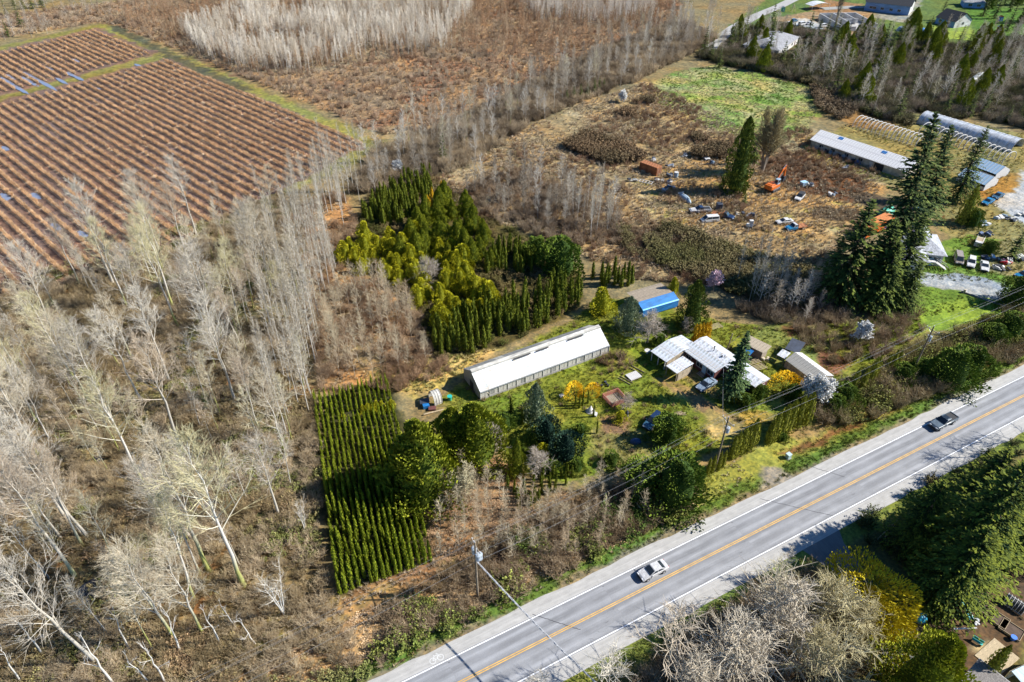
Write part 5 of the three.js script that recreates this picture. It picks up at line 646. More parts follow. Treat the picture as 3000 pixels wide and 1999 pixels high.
// long white greenhouse
{
  const [o, L] = frame('greenhouse', px(1407, 1150, 2), px(1785, 1012, 2), 'long white plastic greenhouse with grey rear slope below the nursery', 'greenhouse'), W = 7.2, E = 2, R = 4.3;
  const panels = [[0, 0.535], [0.535, 1]];
  for (const [a, b] of panels) { const w = (b - a) * L, l = Math.hypot(R - E, W * 0.52), s = part(o, 'front_sheet', [bx(w - 0.03, 0.05, l, w / 2, 0, l / 2)], mt.plastic); s.position.set(a * L, R, -W * 0.52); s.rotation.x = Math.atan2(R - E, W * 0.52); }
  const q = rng(3); for (let k = 0; k < 14; k++) { const w = L / 14, l = Math.hypot(R - E - 0.3, W * 0.48), s = part(o, 'rear_sheet', bx(w - 0.03, 0.04, l, w / 2, 0, -l / 2), k % 5 === 3 ? mt.oldPlastic : mt.grayPlastic); s.position.set(k * w, R + 0.02, -W * 0.54); s.rotation.x = -Math.atan2(R - E - 0.3, W * 0.48); }
  part(o, 'ridge_vent', [bx(L, 0.07, 0.75, L / 2, R + 0.13, -W * 0.53, 0, 0, 0.25), bx(L, 0.3, 0.06, L / 2, R + 0.06, -W * 0.53 + 0.42)], mt.oldPlastic);
  for (const [a, b] of [[0.3, 0.43], [0.47, 0.57], [0.72, 0.85]]) part(o, 'open_vent', bx((b - a) * L, 0.06, 0.28, (a + b) / 2 * L, R - 0.02, -W * 0.53 + 0.75, 0, 0, 0.5), mt.black);
  const g = bx(L / 30 - 0.06, 1.35, 0.04); for (let k = 0; k < 30; k++) part(o, 'side_pane', g, k % 7 === 2 ? mt.grayPlastic : mt.oldPlastic).position.set((k + 0.5) * L / 30, 1.15, -0.03);
  part(o, 'sill_wall', bx(L, 0.45, 0.12, L / 2, 0.22, 0), mt.concrete); part(o, 'gutter', bx(L + 0.1, 0.1, 0.16, L / 2, E - 0.08, 0.1), mt.steel);
  for (let k = 0; k <= 15; k++) part(o, 'post', bx(0.1, 1.9, 0.1, k * L / 15, 0.95, 0.05), mt.white);
  const end = [[0, 0], [0, E], [-W * 0.52, R], [-W, E + 0.3], [-W, 0]].map(([z, y]) => [-z, y]);
  for (const x of [0.03, L - 0.03]) { const e = part(o, 'end_wall', prism(end, 0.05), mt.grayPlastic); e.rotation.y = Math.PI / 2; e.position.set(x, 0, 0); }
  part(o, 'end_door', bx(0.06, 2, 1.4, -0.05, 1, -W * 0.5), mt.black); part(o, 'rear_wall', bx(L, 2.2, 0.06, L / 2, 1.1, -W + 0.05), mt.grayPlastic);
  for (const [y, z] of [[E, 0.05], [R, -W * 0.52]]) part(o, 'eave_bar', bx(L, 0.08, 0.08, L / 2, y + 0.06, z), mt.white);
  for (let k = 0; k <= 16; k++) { const f = part(o, 'rafter', beam(V(k * L / 16, R + 0.05, -W * 0.53), V(k * L / 16, E + 0.05, 0.02), 0.05, 0.03), mt.white); f.position.y = 0; }
}
// main house: mobile home with a lean-to front
{
  const a = px(2031, 1005, 2.9), b = px(2211, 1134, 2.6), [o, L] = frame('house', a, b, 'white-roofed mobile home with dark red walls and a ribbed lean-to front', 'house'), W = 4.0;
  part(o, 'wall', [bx(L, 2.6, W - 0.2, L / 2, 1.3, -W / 2)], mt.redBrown);
  sheets(o, -0.2, L + 0.2, 3.15, -W / 2, 2.72, 0.15, mt.whiteMetal, { n: 14, ribs: 1 }); sheets(o, -0.2, L + 0.2, 3.15, -W / 2 - 0.01, 2.72, -W - 0.15, mt.whiteMetal, { n: 14, ribs: 1 });
  const LX = L * 0.56; part(o, 'lean_to_wall', bx(LX, 2.3, 2.6, LX / 2 - 0.4, 1.15, 1.3), mt.redBrown); sheets(o, -0.6, LX - 0.2, 3.0, -0.1, 2.42, 2.9, mt.ribMetal, { n: 13, ribs: 4, rib: 0.06 });
  part(o, 'fascia', [bx(LX + 0.2, 0.14, 0.05, LX / 2 - 0.4, 2.36, 2.88), bx(0.06, 0.3, W + 0.3, L + 0.18, 2.75, -W / 2)], mt.white);
  windowOn(o, 1.6, 1.45, 2.62, 1.3, 0.7); windowOn(o, LX * 0.52, 1.45, 2.62, 1.5, 0.9); windowOn(o, LX - 1.4, 1.45, 2.62, 1.5, 0.9, 'z', mt.paleBlue); doorOn(o, LX * 0.66, 2.64, mt.paleBlue, 1, 2.05);
  windowOn(o, L - 1.6, 1.45, 0.01, 1.2, 1, 'z', mt.paleBlue); windowOn(o, L - 3.8, 1.45, 0.01, 1.4, 1, 'z', mt.paleBlue); windowOn(o, L + 0.01, 1.35, -1.1, 0.7, 0.9, 'x'); windowOn(o, L + 0.01, 1.35, -2.7, 0.7, 0.9, 'x');
  part(o, 'stove_pipe', [cy(0.09, 0.09, 1.1, 4.2, 3.5, -1.4, 10), cy(0.15, 0.15, 0.12, 4.2, 4.08, -1.4, 10)], mt.black); part(o, 'roof_vent', [bx(0.25, 0.25, 0.25, 6.4, 3.2, -1.3), cy(0.06, 0.06, 0.7, 6.8, 3.4, -1.6, 8)], mt.black);
  part(o, 'porch_step', [bx(1.6, 0.18, 0.9, LX * 0.66, 0.09, 3.2), bx(1.4, 0.18, 0.5, LX * 0.66, 0.27, 2.95)], mt.oldWood);
}
// carport wing and low porch roof
{
  const [o, L] = frame('carport', px(1912, 1029, 2.3), px(1952, 1057, 2.3), 'grey-roofed carport wing open to the drive at the left end of the house', 'carport'), D = 8.6;
  const ex = (k) => k; // long side runs away to the right
  sheets(o, -0.2, L + 0.4, 3.05, -D * 0.5, 2.35, 0.4, mt.ribMetal, { n: 5, ribs: 2 }); sheets(o, -0.2, L + 0.4, 3.05, -D * 0.5 - 0.01, 2.35, -D, mt.ribMetal, { n: 5, ribs: 2 });
  for (const x of [0.1, L / 2, L - 0.1]) part(o, 'post', bx(0.14, 2.35, 0.14, x, 1.17, 0.1), mt.white);
  part(o, 'rear_wall', bx(L, 2.3, 0.12, L / 2, 1.15, -D + 0.2), mt.redBrown); part(o, 'side_wall', bx(0.12, 2.3, D - 0.4, L + 0.06, 1.15, -D / 2), mt.beige); part(o, 'beam', bx(L + 0.3, 0.2, 0.14, L / 2, 2.2, 0.1), mt.white);
}
{
  const a = px(1952, 1072, 2.2), b = px(1984, 1095, 2.2), [o, L] = frame('porch', a, b, 'low white porch roof on posts before the lean-to of the house', 'porch'), D = 4.6;
  sheets(o, 0, L, 2.5, -D, 2.2, 0, mt.whiteMetal, { n: 4, ribs: 1 }); for (const [x, z] of [[0.15, -0.15], [L - 0.15, -0.15], [0.15, -D + 0.2], [L - 0.15, -D + 0.2]]) part(o, 'post', bx(0.12, 2.2, 0.12, x, 1.1, z), mt.oldWood);
  part(o, 'fascia', bx(L + 0.1, 0.16, 0.06, L / 2, 2.16, 0.02), mt.white); part(o, 'partition', bx(0.1, 1.9, D - 1, L - 0.1, 0.95, -D / 2), mt.beige);
}
// sheds behind the house
{
  const [o, L] = frame('shed', px(2178, 1004, 2.4), px(2234, 1032, 2.4), 'narrow shed with weathered beige roof and blue lean-to behind the house', 'shed'), D = 2.6;
  part(o, 'wall', bx(L, 2.2, D - 0.3, L / 2, 1.1, -D / 2), mt.oldWood); sheets(o, -0.2, L + 0.5, 2.75, -D, 2.4, 0.2, mt.beige, { n: 7, ribs: 0 }); sheets(o, 0.2, L - 1.5, 2.1, 0.4, 1.75, 1.9, mt.tarpBlue, { n: 4, ribs: 0, name: 'lean_to_sheet' }); for (const x of [0.3, L / 2 - 0.6, L - 1.6]) part(o, 'post', bx(0.1, 1.75, 0.1, x, 0.87, 1.8), mt.white);
}
{
  const [o, L] = frame('tarp_roof', px(2300, 1022, 2), px(2340, 1037, 2), 'flat dark blue tarp roof on posts behind the plastic tunnel', 'shelter'), D = 4.4; part(o, 'roof', [bx(L, 0.06, D, L / 2, 2, -D / 2)], mt.slate); for (const [x, z] of [[0.1, -0.1], [L - 0.1, -0.1], [0.1, -D + 0.1], [L - 0.1, -D + 0.1]]) part(o, 'post', bx(0.1, 2, 0.1, x, 1, z), mt.oldWood);
}
{ const [o, L] = frame('metal_roof', px(2276, 1040, 1.6), px(2300, 1052, 1.6), 'small pale metal lean-to roof at the tunnel corner', 'shelter'), D = 2.2; sheets(o, 0, L, 1.9, -D, 1.6, 0, mt.whiteMetal, { n: 2, ribs: 2 }); for (const x of [0.1, L - 0.1]) part(o, 'post', bx(0.1, 1.6, 0.1, x, 0.8, -0.1), mt.oldWood); }
function hoops(name, a, b, D, H, label, cat, o = {}) { // arched house along a -> b
  const { n = 10, covered = true, skin = mt.oldPlastic, frameM = mt.white, ends = true, sideH = 0.6, group, HR = covered ? 0.045 : 0.13 } = o, [g, L] = frame(name, a, b, label, cat, group), arc = (t, r = 1) => { const q = Math.PI * t; return V(0, sideH + Math.sin(q) * (H - sideH) * r, -D / 2 + Math.cos(q) * D / 2 * r); };
  for (let k = 0; k <= n; k++) { const ve = new Veg(), pts = [V(k * L / n, 0, 0)], rad = [HR]; for (let j = 0; j <= 12; j++) { const p = arc(j / 12, 1.01); p.x = k * L / n; pts.push(p); rad.push(HR); } pts.push(V(k * L / n, 0, -D)); rad.push(HR); const w = frameM; ve.tube(pts, rad, 5, [1, 1, 1]); part(g, 'hoop', ve.geo(), w); }
  part(g, 'rail', [bx(L, 0.06, 0.06, L / 2, sideH, 0.05), bx(L, 0.06, 0.06, L / 2, H + 0.05, -D / 2), bx(L, 0.06, 0.06, L / 2, sideH, -D - 0.05)], frameM);
  if (covered) for (let k = 0; k < n; k++) { const pos = [], uv = [], id = [], x0 = k * L / n + 0.03, x1 = (k + 1) * L / n - 0.03, m = 14; for (let j = 0; j <= m + 2; j++) { const p = j === 0 ? V(0, 0.02, 0) : j === m + 2 ? V(0, 0.02, -D) : arc((j - 1) / m, 0.995 - 0.012 * vn(j + k * 3, 2)); pos.push(x0, p.y, p.z, x1, p.y, p.z); uv.push(x0 / 5, j / 5, x1 / 5, j / 5); if (j < m + 2) id.push(2 * j, 2 * j + 1, 2 * j + 2, 2 * j + 1, 2 * j + 3, 2 * j + 2); } const q = new THREE.BufferGeometry(); q.setAttribute('position', new THREE.Float32BufferAttribute(pos, 3)); q.setAttribute('uv', new THREE.Float32BufferAttribute(uv, 2)); q.setIndex(id); q.computeVertexNormals(); part(g, 'cover_sheet', q, skin); }
  if (ends) for (const x of [0.05, L - 0.05]) { const s = [[0, 0], [0, sideH]]; for (let j = 1; j < 12; j++) { const p = arc(j / 12, 0.98); s.push([-p.z, p.y]); } s.push([D, sideH], [D, 0]); const e = part(g, 'end_wall', prism(s, 0.04), o.endM || skin); e.rotation.y = Math.PI / 2; e.position.x = x; }
  return g;
}
{
  const [o, L] = frame('plastic_tunnel', px(2303, 1054, 1.9), px(2394, 1122, 1.9), 'stained white pitched plastic greenhouse beside the blossoming plum', 'greenhouse'), W = 4.4;
  sheets(o, -0.1, L + 0.1, 2.9, -W / 2, 1.85, 0.1, mt.oldPlastic, { n: 11, ribs: 2, rib: 0.06 }); sheets(o, -0.1, L + 0.1, 2.9, -W / 2 - 0.01, 1.85, -W - 0.1, mt.plastic, { n: 11, ribs: 1 });
  for (let k = 0; k < 11; k++) part(o, 'side_sheet', bx(L / 11 - 0.04, 1.8, 0.03, (k + 0.5) * L / 11, 0.92, 0), k % 4 === 1 ? mt.cream : mt.beige); part(o, 'rail', bx(L, 0.06, 0.05, L / 2, 1, 0.04), mt.oldWood); part(o, 'rear_wall', bx(L, 1.8, 0.03, L / 2, 0.9, -W), mt.beige);
  for (const q of [0.02, L - 0.02]) { const e = part(o, 'end_wall', prism([[0, 0], [0, 1.85], [W / 2, 2.85], [W, 1.85], [W, 0]], 0.04), mt.cream); e.rotation.y = Math.PI / 2; e.position.x = q; }
}
hoops('plastic_hut', px(1274, 1190), px(1296, 1182), 2.8, 2.3, 'small whitish plastic hut left of the long greenhouse end', 'hut', { n: 3, ends: false });
// blue tarp shed
{
  const [o, L] = frame('shed', px(1885, 908, 2), px(1985, 878, 2), 'grey-roofed shed with a bright blue tarp over its front slope', 'shed'), D = 5.4;
  part(o, 'wall', bx(L - 0.3, 2, D - 0.3, L / 2, 1, -D / 2), mt.oldWood); sheets(o, -0.1, L + 0.1, 2.7, -D * 0.35, 2.5, -D - 1.2, mt.oldWood, { n: 6, ribs: 0, name: 'roof_board' });
  part(o, 'tarp', [bx(L + 0.5, 0.05, 2.3, L / 2, 2.42, -0.9, 0, 0, 0.36), bx(L + 0.4, 1.7, 0.05, L / 2, 1.1, 0.25), bx(0.05, 1.5, 2, -0.22, 1.2, -0.8)], mt.tarpBlue); part(o, 'tarp_fold', [bx(L + 0.5, 0.07, 0.3, L / 2, 2.06, 0.18, 0, 0, 0.6)], M([0.05, 0.4, 0.78], 0.45));
}
// long barn and hoop greenhouses
const barnRoof = M([0.85, 0.88, 0.93], 0.4, { map: streak });
{
  const [o, L] = frame('barn', px(2378, 409, 2.6), px(2655, 502, 2.6), 'long barn with white ribbed metal roof behind the fir group', 'barn'), W = 10;
  part(o, 'wall', bx(L, 2.6, W - 0.4, L / 2, 1.3, -W / 2), mt.cream); sheets(o, -0.4, L + 0.4, 4.6, -W / 2, 2.55, 0.4, barnRoof, { n: 36, ribs: 2, rib: 0.09 }); sheets(o, -0.4, L + 0.4, 4.6, -W / 2 - 0.02, 2.55, -W - 0.4, mt.whiteMetal, { n: 36, ribs: 2, rib: 0.09 });
  for (const x of [0.02, L - 0.02]) { const e = part(o, 'gable', prism([[0.2, 2.6], [W / 2, 4.5], [W - 0.2, 2.6]], 0.05), mt.cream); e.rotation.y = Math.PI / 2; e.position.x = x; }
  for (const x of [7.5, 22]) part(o, 'skylight', bx(1.6, 0.05, 1.1, x, 4.35, -W / 2 + 0.9, 0, 0, 0.39), mt.tarpBlue); part(o, 'opening', bx(3, 2.1, 0.06, L * 0.74, 1.05, -0.16), mt.black); for (const f of [0.12, 0.25, 0.4, 0.55]) windowOn(o, L * f, 1.5, -0.18, 1.4, 0.9);
  part(o, 'door', bx(1, 2, 0.06, L * 0.66, 1, -0.16), mt.white);
}
solo('tarp', (() => { const g = new THREE.SphereGeometry(1.6, 14, 8, 0, 6.3, 0, 1.57); const p = g.attributes.position; for (let i = 0; i < p.count; i++) p.setXYZ(i, p.getX(i) * 1.3, p.getY(i) * (0.7 + 0.25 * vn(i * 0.7, 3)), p.getZ(i) * 0.7); g.computeVertexNormals(); return g; })(), mt.tarpBlue, 'blue tarp over a pile against the barn wall', 'tarp', px(2520, 478), 0.3);
{ const r = rng(43); for (let k = 0; k < 9; k++) { const p = px(2392 + k * 13 + r() * 5, 437 + k * 4.6 + r() * 3), c = thing('crate_pile', 'heap of dark crates and scrap along the barn wall', 'scrap', p, r() * 3, 'scrap heaps along the barn wall'); part(c, 'crate', [rb(1 + r(), 0.7 + r() * 0.5, 0.9, 0.05, 0, 0.5, 0), rb(0.6, 0.5, 0.8, 0.05, 0.4, 1.1, 0.1, 0.4)], [mt.skyBlueTank, mt.steel, mt.slate][k % 3]); part(c, 'lid', bx(0.9, 0.06, 0.8, 0.1, 1.38, 0, 0.5, 0.2), mt.oldPlastic); } }
hoops('hoop_frame', px(2497, 372), px(2680, 432), 7, 3.2, 'bare hoop greenhouse frame right behind the long barn', 'hoop frame', { n: 16, covered: false, ends: false });
hoops('plastic_tunnel', px(2685, 362), px(2960, 447), 8, 3.6, 'long translucent plastic tunnel at the far edge of the farm', 'greenhouse', { n: 16, skin: M([0.66, 0.72, 0.8], 0.3, { map: streak }), ends: false });
hoops('hoop_frame', px(2690, 392), px(2935, 480), 7, 3.2, 'bare hoop greenhouse frame in front of the plastic tunnel', 'hoop frame', { n: 18, covered: false, ends: false });
{ const q = [[2838, 500, 2912, 528, 'glass greenhouse with bare rafters at the farm yard'], [2800, 530, 2880, 560, 'lower glass greenhouse nearest the gravel lot']]; for (const [x0, y0, x1, y1, l] of q) { const [o, L] = frame('glasshouse', px(x0, y0), px(x1, y1), l, 'greenhouse'), W = 7; part(o, 'wall', [bx(L, 1.2, 0.08, L / 2, 0.6, 0), bx(L, 1.2, 0.08, L / 2, 0.6, -W)], mt.white); for (const x of [0, L]) { const e = part(o, 'end_wall', prism([[0, 0], [0, 1.9], [W / 2, 3.5], [W, 1.9], [W, 0]], 0.06), mt.white); e.rotation.y = Math.PI / 2; e.position.x = x; } sheets(o, 0, L, 3.5, -W / 2, 1.8, 0.1, M([0.35, 0.5, 0.62], 0.2), { n: 8, ribs: 0, name: 'roof_pane' }); sheets(o, 0, L, 3.5, -W / 2 - 0.02, 1.8, -W - 0.1, mt.ribMetal, { n: 8, ribs: 0, name: 'roof_pane' }); for (let k = 0; k <= 8; k++) part(o, 'rafter', beam(V(k * L / 8, 3.56, -W / 2), V(k * L / 8, 1.86, 0.12), 0.1, 0.1), mt.white); } }
hoops('tunnel_tent', px(2862, 262), px(2890, 240), 5, 3.4, 'white tunnel tent on the field in the upper right', 'tent', { n: 3, skin: mt.plastic, endM: mt.grayPlastic });
// grey-roofed white house
{
  const a = px(2655, 735, 3.2), b = px(2768, 748, 3.2), [o, L] = frame('house', a, b, 'white house with pale grey hipped roof behind the tallest fir', 'house'), W = 10;
  part(o, 'wall', [bx(L, 3.2, W, L / 2, 1.6, -W / 2), bx(4.2, 3.2, 4, L * 0.2, 1.6, 2)], mt.white);
  const roof = (x0, x1, z0, z1, y0, y1, inset) => { const mz = (z0 + z1) / 2, A = [x0, y0, z0], B = [x1, y0, z0], C = [x1, y0, z1], D = [x0, y0, z1], E = [x0 + inset, y1, mz], F = [x1 - inset, y1, mz]; const tri = [[A, B, F], [A, F, E], [C, D, E], [C, E, F], [B, C, F], [D, A, E]].flat(2), uv = []; const g = new THREE.BufferGeometry(); g.setAttribute('position', new THREE.Float32BufferAttribute(tri, 3)); for (let i = 0; i < tri.length; i += 3) uv.push(tri[i] / 6, (tri[i + 2] + tri[i + 1]) / 6); g.setAttribute('uv', new THREE.Float32BufferAttribute(uv, 2)); g.computeVertexNormals(); return g; };
  part(o, 'roof', roof(-0.6, L + 0.6, 0.6, -W - 0.6, 3.2, 5.2, 4), mt.paleShingle); part(o, 'wing_roof', roof(L * 0.2 - 2.8, L * 0.2 + 2.8, 4.6, -2, 3.22, 4.6, 2.4), mt.paleShingle); part(o, 'rear_roof', roof(L * 0.45, L * 0.9, -W * 0.6, -W - 5, 3.24, 5, 2.5), mt.paleShingle); part(o, 'rear_wall', bx(L * 0.4, 3.2, 4, L * 0.67, 1.6, -W - 2), mt.white);
  for (const x of [0.45, 0.62, 0.85]) windowOn(o, L * x, 1.9, 0.02, 1.5, 1.1); windowOn(o, L + 0.02, 1.9, -3, 1.2, 1.1, 'x'); windowOn(o, L + 0.02, 1.9, -7, 1.2, 1.1, 'x'); doorOn(o, L * 0.72, 0.05, mt.paleBlue);
  const st = new THREE.Group(); st.name = 'staircase'; o.add(st); for (let k = 0; k < 9; k++) part(st, 'step', bx(0.34, 0.08, 1.5, k * 0.34, 1.9 - k * 0.2, 0), mt.white).position.set(L * 0.72 + 0.5, 0, 1.1); for (const z of [0.35, 1.85]) { part(st, 'handrail', beam(V(L * 0.72 + 0.4, 2.85, z), V(L * 0.72 + 3.6, 1.0, z), 0.08, 0.1), mt.white); } part(st, 'landing', bx(1.6, 0.1, 1.6, L * 0.72 - 0.4, 1.95, 1.1), mt.white);
}
{ const [o, L] = frame('container', px(2515, 662, 2.6), px(2548, 672, 2.6), 'long orange-roofed shed beside the big fir group', 'shed'), D = 13; part(o, 'wall', bx(L, 2.5, D - 0.2, L / 2, 1.25, -D / 2), mt.orange); sheets(o, -0.1, L + 0.1, 2.75, -D / 2, 2.6, 0.1, mt.orangeRoof, { n: 3, ribs: 3 }); sheets(o, -0.1, L + 0.1, 2.75, -D / 2 - 0.01, 2.6, -D, mt.orangeRoof, { n: 3, ribs: 3 }); o.rotation.y -= 0.25; part(o, 'door', [bx(L * 0.45, 2.2, 0.05, L * 0.26, 1.15, -0.06), bx(L * 0.45, 2.2, 0.05, L * 0.74, 1.15, -0.06)], mt.white); }
hoops('tarp_tent', px(2600, 640), px(2622, 628), 3, 2, 'green tarp tent between the orange shed and the firs', 'tent', { n: 3, skin: mt.tarpGreen });
// upper right: bungalow, roofless building, houses
const hip = (x0, x1, z0, z1, y0, y1, inset) => { const mz = (z0 + z1) / 2, A = [x0, y0, z0], B = [x1, y0, z0], C = [x1, y0, z1], D = [x0, y0, z1], E = [x0 + inset, y1, mz], F = [x1 - inset, y1, mz]; const t = [[A, B, F], [A, F, E], [C, D, E], [C, E, F], [B, C, F], [D, A, E]].flat(2), uv = []; const g = new THREE.BufferGeometry(); g.setAttribute('position', new THREE.Float32BufferAttribute(t, 3)); for (let i = 0; i < t.length; i += 3) uv.push(t[i] / 6, (t[i + 2] + t[i + 1]) / 6); g.setAttribute('uv', new THREE.Float32BufferAttribute(uv, 2)); g.computeVertexNormals(); return g; };
{
  const [o, L] = frame('bungalow', px(2278, 168, 0), px(2335, 128, 0), 'white bungalow with grey hipped roof at the edge of the wood', 'house'), W = 16; part(o, 'wall', bx(L, 3, W, L / 2, 1.5, -W / 2), mt.white); part(o, 'roof', hip(-0.6, L + 0.6, 0.6, -W - 0.6, 3, 5.6, 6), mt.grayShingle); for (const f of [0.2, 0.45, 0.7]) windowOn(o, L * f, 1.6, 0.02, 1.6, 1.2); doorOn(o, L * 0.85, 0.04, mt.redBrown, 1.1, 2.1);
}
{
  const [o, L] = frame('building_shell', px(2462, 92), px(2572, 90), 'roofless building shell with white walls under construction', 'building'), D = 26, w = (x, z, l, h, ry = 0) => part(o, 'wall', bx(l, h, 0.35, 0, h / 2, 0), mt.white).position.set(x, 0, z);
  w(L * 0.2, 0, L * 0.38, 2.2); w(L * 0.75, -2, L * 0.5, 2.8); w(L / 2, -D, L, 2.8); for (const [x, z0, z1] of [[0, 0, -D], [L * 0.36, -5, -D], [L * 0.68, -12, -D], [L, -2, -D]]) { const q = part(o, 'wall', bx(Math.abs(z1 - z0) - 0.4, 2.8, 0.35, 0, 1.4, 0), mt.white); q.rotation.y = Math.PI / 2; q.position.set(x, 0, (z0 + z1) / 2); } part(o, 'slab', bx(L + 0.6, 0.12, D + 0.6, L / 2, 0.2, -D / 2), mt.concrete); w(L * 0.5, -D * 0.55, L * 0.6, 2.4);
}
{
  const [o, L] = frame('house', px(2531, 30), px(2660, 46), 'long white house with blue shade painted on its front and dark roof at the top edge', 'house'), W = 13; part(o, 'wall', bx(L, 4.6, W, L / 2, 2.3, -W / 2), mt.shadeBlueWall); sheets(o, -0.6, L + 0.6, 7.8, -W / 2, 4.5, 0.6, mt.darkShingle, { n: 12, ribs: 0 }); sheets(o, -0.6, L + 0.6, 7.8, -W / 2 - 0.02, 4.5, -W - 0.6, mt.darkShingle, { n: 12, ribs: 0 }); for (const x of [0.02, L - 0.02]) { const e = part(o, 'gable', prism([[0, 4.6], [W / 2, 7.7], [W, 4.6]], 0.1), mt.white); e.rotation.y = Math.PI / 2; e.position.x = x; } part(o, 'gable_wall', bx(0.1, 4.6, W, L + 0.04, 2.3, -W / 2), mt.white); for (const f of [0.15, 0.22, 0.4, 0.6, 0.78]) windowOn(o, L * f, 1.9, 0.02, 1.6, 1.1);
}
{
  const [o, L] = frame('house', px(2745, 50, 3), px(2800, 64, 3), 'house with black gable roof and white end wall in the far corner', 'house'), W = 12; part(o, 'wall', bx(L, 3, W, L / 2, 1.5, -W / 2), mt.shadeBlueWall); sheets(o, -0.5, L + 0.5, 6.6, -W / 2, 2.9, 0.5, mt.darkShingle, { n: 7, ribs: 0 }); sheets(o, -0.5, L + 0.5, 6.6, -W / 2 - 0.02, 2.9, -W - 0.5, mt.darkShingle, { n: 7, ribs: 0 }); for (const x of [0.02, L - 0.02]) { const e = part(o, 'gable', prism([[0, 3], [W / 2, 6.5], [W, 3]], 0.1), mt.white); e.rotation.y = Math.PI / 2; e.position.x = x; } part(o, 'gable_wall', bx(0.1, 3, W, L + 0.04, 1.5, -W / 2), mt.white); for (const f of [0.25, 0.65]) windowOn(o, L * f, 1.7, 0.02, 1.6, 1.1); windowOn(o, L + 0.1, 1.7, -W / 2, 1.5, 1.2, 'x');
}
{ const [o, L] = frame('house', px(2828, 6, 2.8), px(2890, 10, 2.8), 'house with blue shade painted on its walls cut off by the top picture edge', 'house'), W = 10; part(o, 'wall', bx(L, 2.8, W, L / 2, 1.4, -W / 2), mt.shadeBlueWall); part(o, 'roof', hip(-0.6, L + 0.6, 0.6, -W - 0.6, 2.8, 5, 4), mt.grayShingle); windowOn(o, L * 0.3, 1.5, 0.02, 1.8, 1.1); windowOn(o, L * 0.7, 1.5, 0.02, 1.8, 1.1); }
{ const [o, L] = frame('canopy_tent', px(2378, 32), px(2430, 26), 'white arched canopy on poles above a dirt pile', 'canopy'), D = 6; const q = []; for (let k = 0; k < 7; k++) { const x = k / 6; q.push(V(x * L, 2.4 + Math.sin(x * Math.PI) * 1.1, 0)); } for (let k = 0; k < 6; k++) part(o, 'cover_sheet', [beam(q[k], q[k + 1], D, 0.06).translate(0, 0, -D / 2)], mt.plastic); for (const [x, z] of [[0.1, -0.1], [L - 0.1, -0.1], [0.1, -D + 0.1], [L - 0.1, -D + 0.1], [L * 0.45, -0.1]]) part(o, 'pole', cy(0.06, 0.06, 2.5, x, 1.25, z, 6), mt.white); }
// lower right: brown roof house corner
{
  const C = px(2868, 1930, 3), Lp = px(2790, 1985, 3), [o, L] = frame('house', px(2740, 2040, 3), C, 'house corner with brown shingle roof at the bottom right', 'house'), D = 7.4;
  o.rotation.y = turnOf(V(px(2945, 1990, 3).x - C.x, 0, px(2945, 1990, 3).z - C.z)); o.position.set(C.x, 0, C.z); const W = 7;
  part(o, 'wall', bx(W - 0.6, 2.9, 16, W / 2, 1.45, 8.2), mt.cream); const n = 14, g = bx(W * 0.5, 0.05, 16 / n - 0.01); // two slopes of shingle courses
  sheets(o, 0, W + 0.4, 3.05, 0, 3.35, 9, mt.brownShingle, { n: 9, ribs: 0, name: 'shingle_strip', th: 0.05 }); part(o, 'gutter', bx(0.14, 0.14, 9, W + 0.42, 3.05, 4.5), mt.white); part(o, 'fascia', bx(W + 0.4, 0.2, 0.06, W / 2 + 0.2, 2.98, -0.04), mt.white);
}
{ const A = px(2980, 1975, 2.4), [o, L] = frame('lean_to', px(2960, 1972, 2.2), px(3060, 1925, 2.2), 'pale blue patio roof at the bottom right picture corner', 'patio roof'), D = 5; sheets(o, 0, L, 2.6, 0, 2.2, 4.5, M([0.45, 0.62, 0.75], 0.4, { map: streak }), { n: 6, ribs: 0 }); for (const x of [0.1, L / 2, L - 0.1]) part(o, 'post', bx(0.12, 2.2, 0.12, x, 1.1, 4.3), mt.white); part(o, 'beam', bx(L, 0.14, 0.14, L / 2, 2.1, 4.3), mt.white); part(o, 'wall', bx(L, 2.3, 0.12, L / 2, 1.15, -0.1), mt.cream); }
solo('patio_slab', slab([[-2.4, -1.5], [2.2, -1.7], [2.4, 1.6], [-2.2, 1.7]], 0, 0.1), mt.paleWood, 'pale concrete patio slab beside the brown roof', 'patio', px(2920, 1925), 0.5);
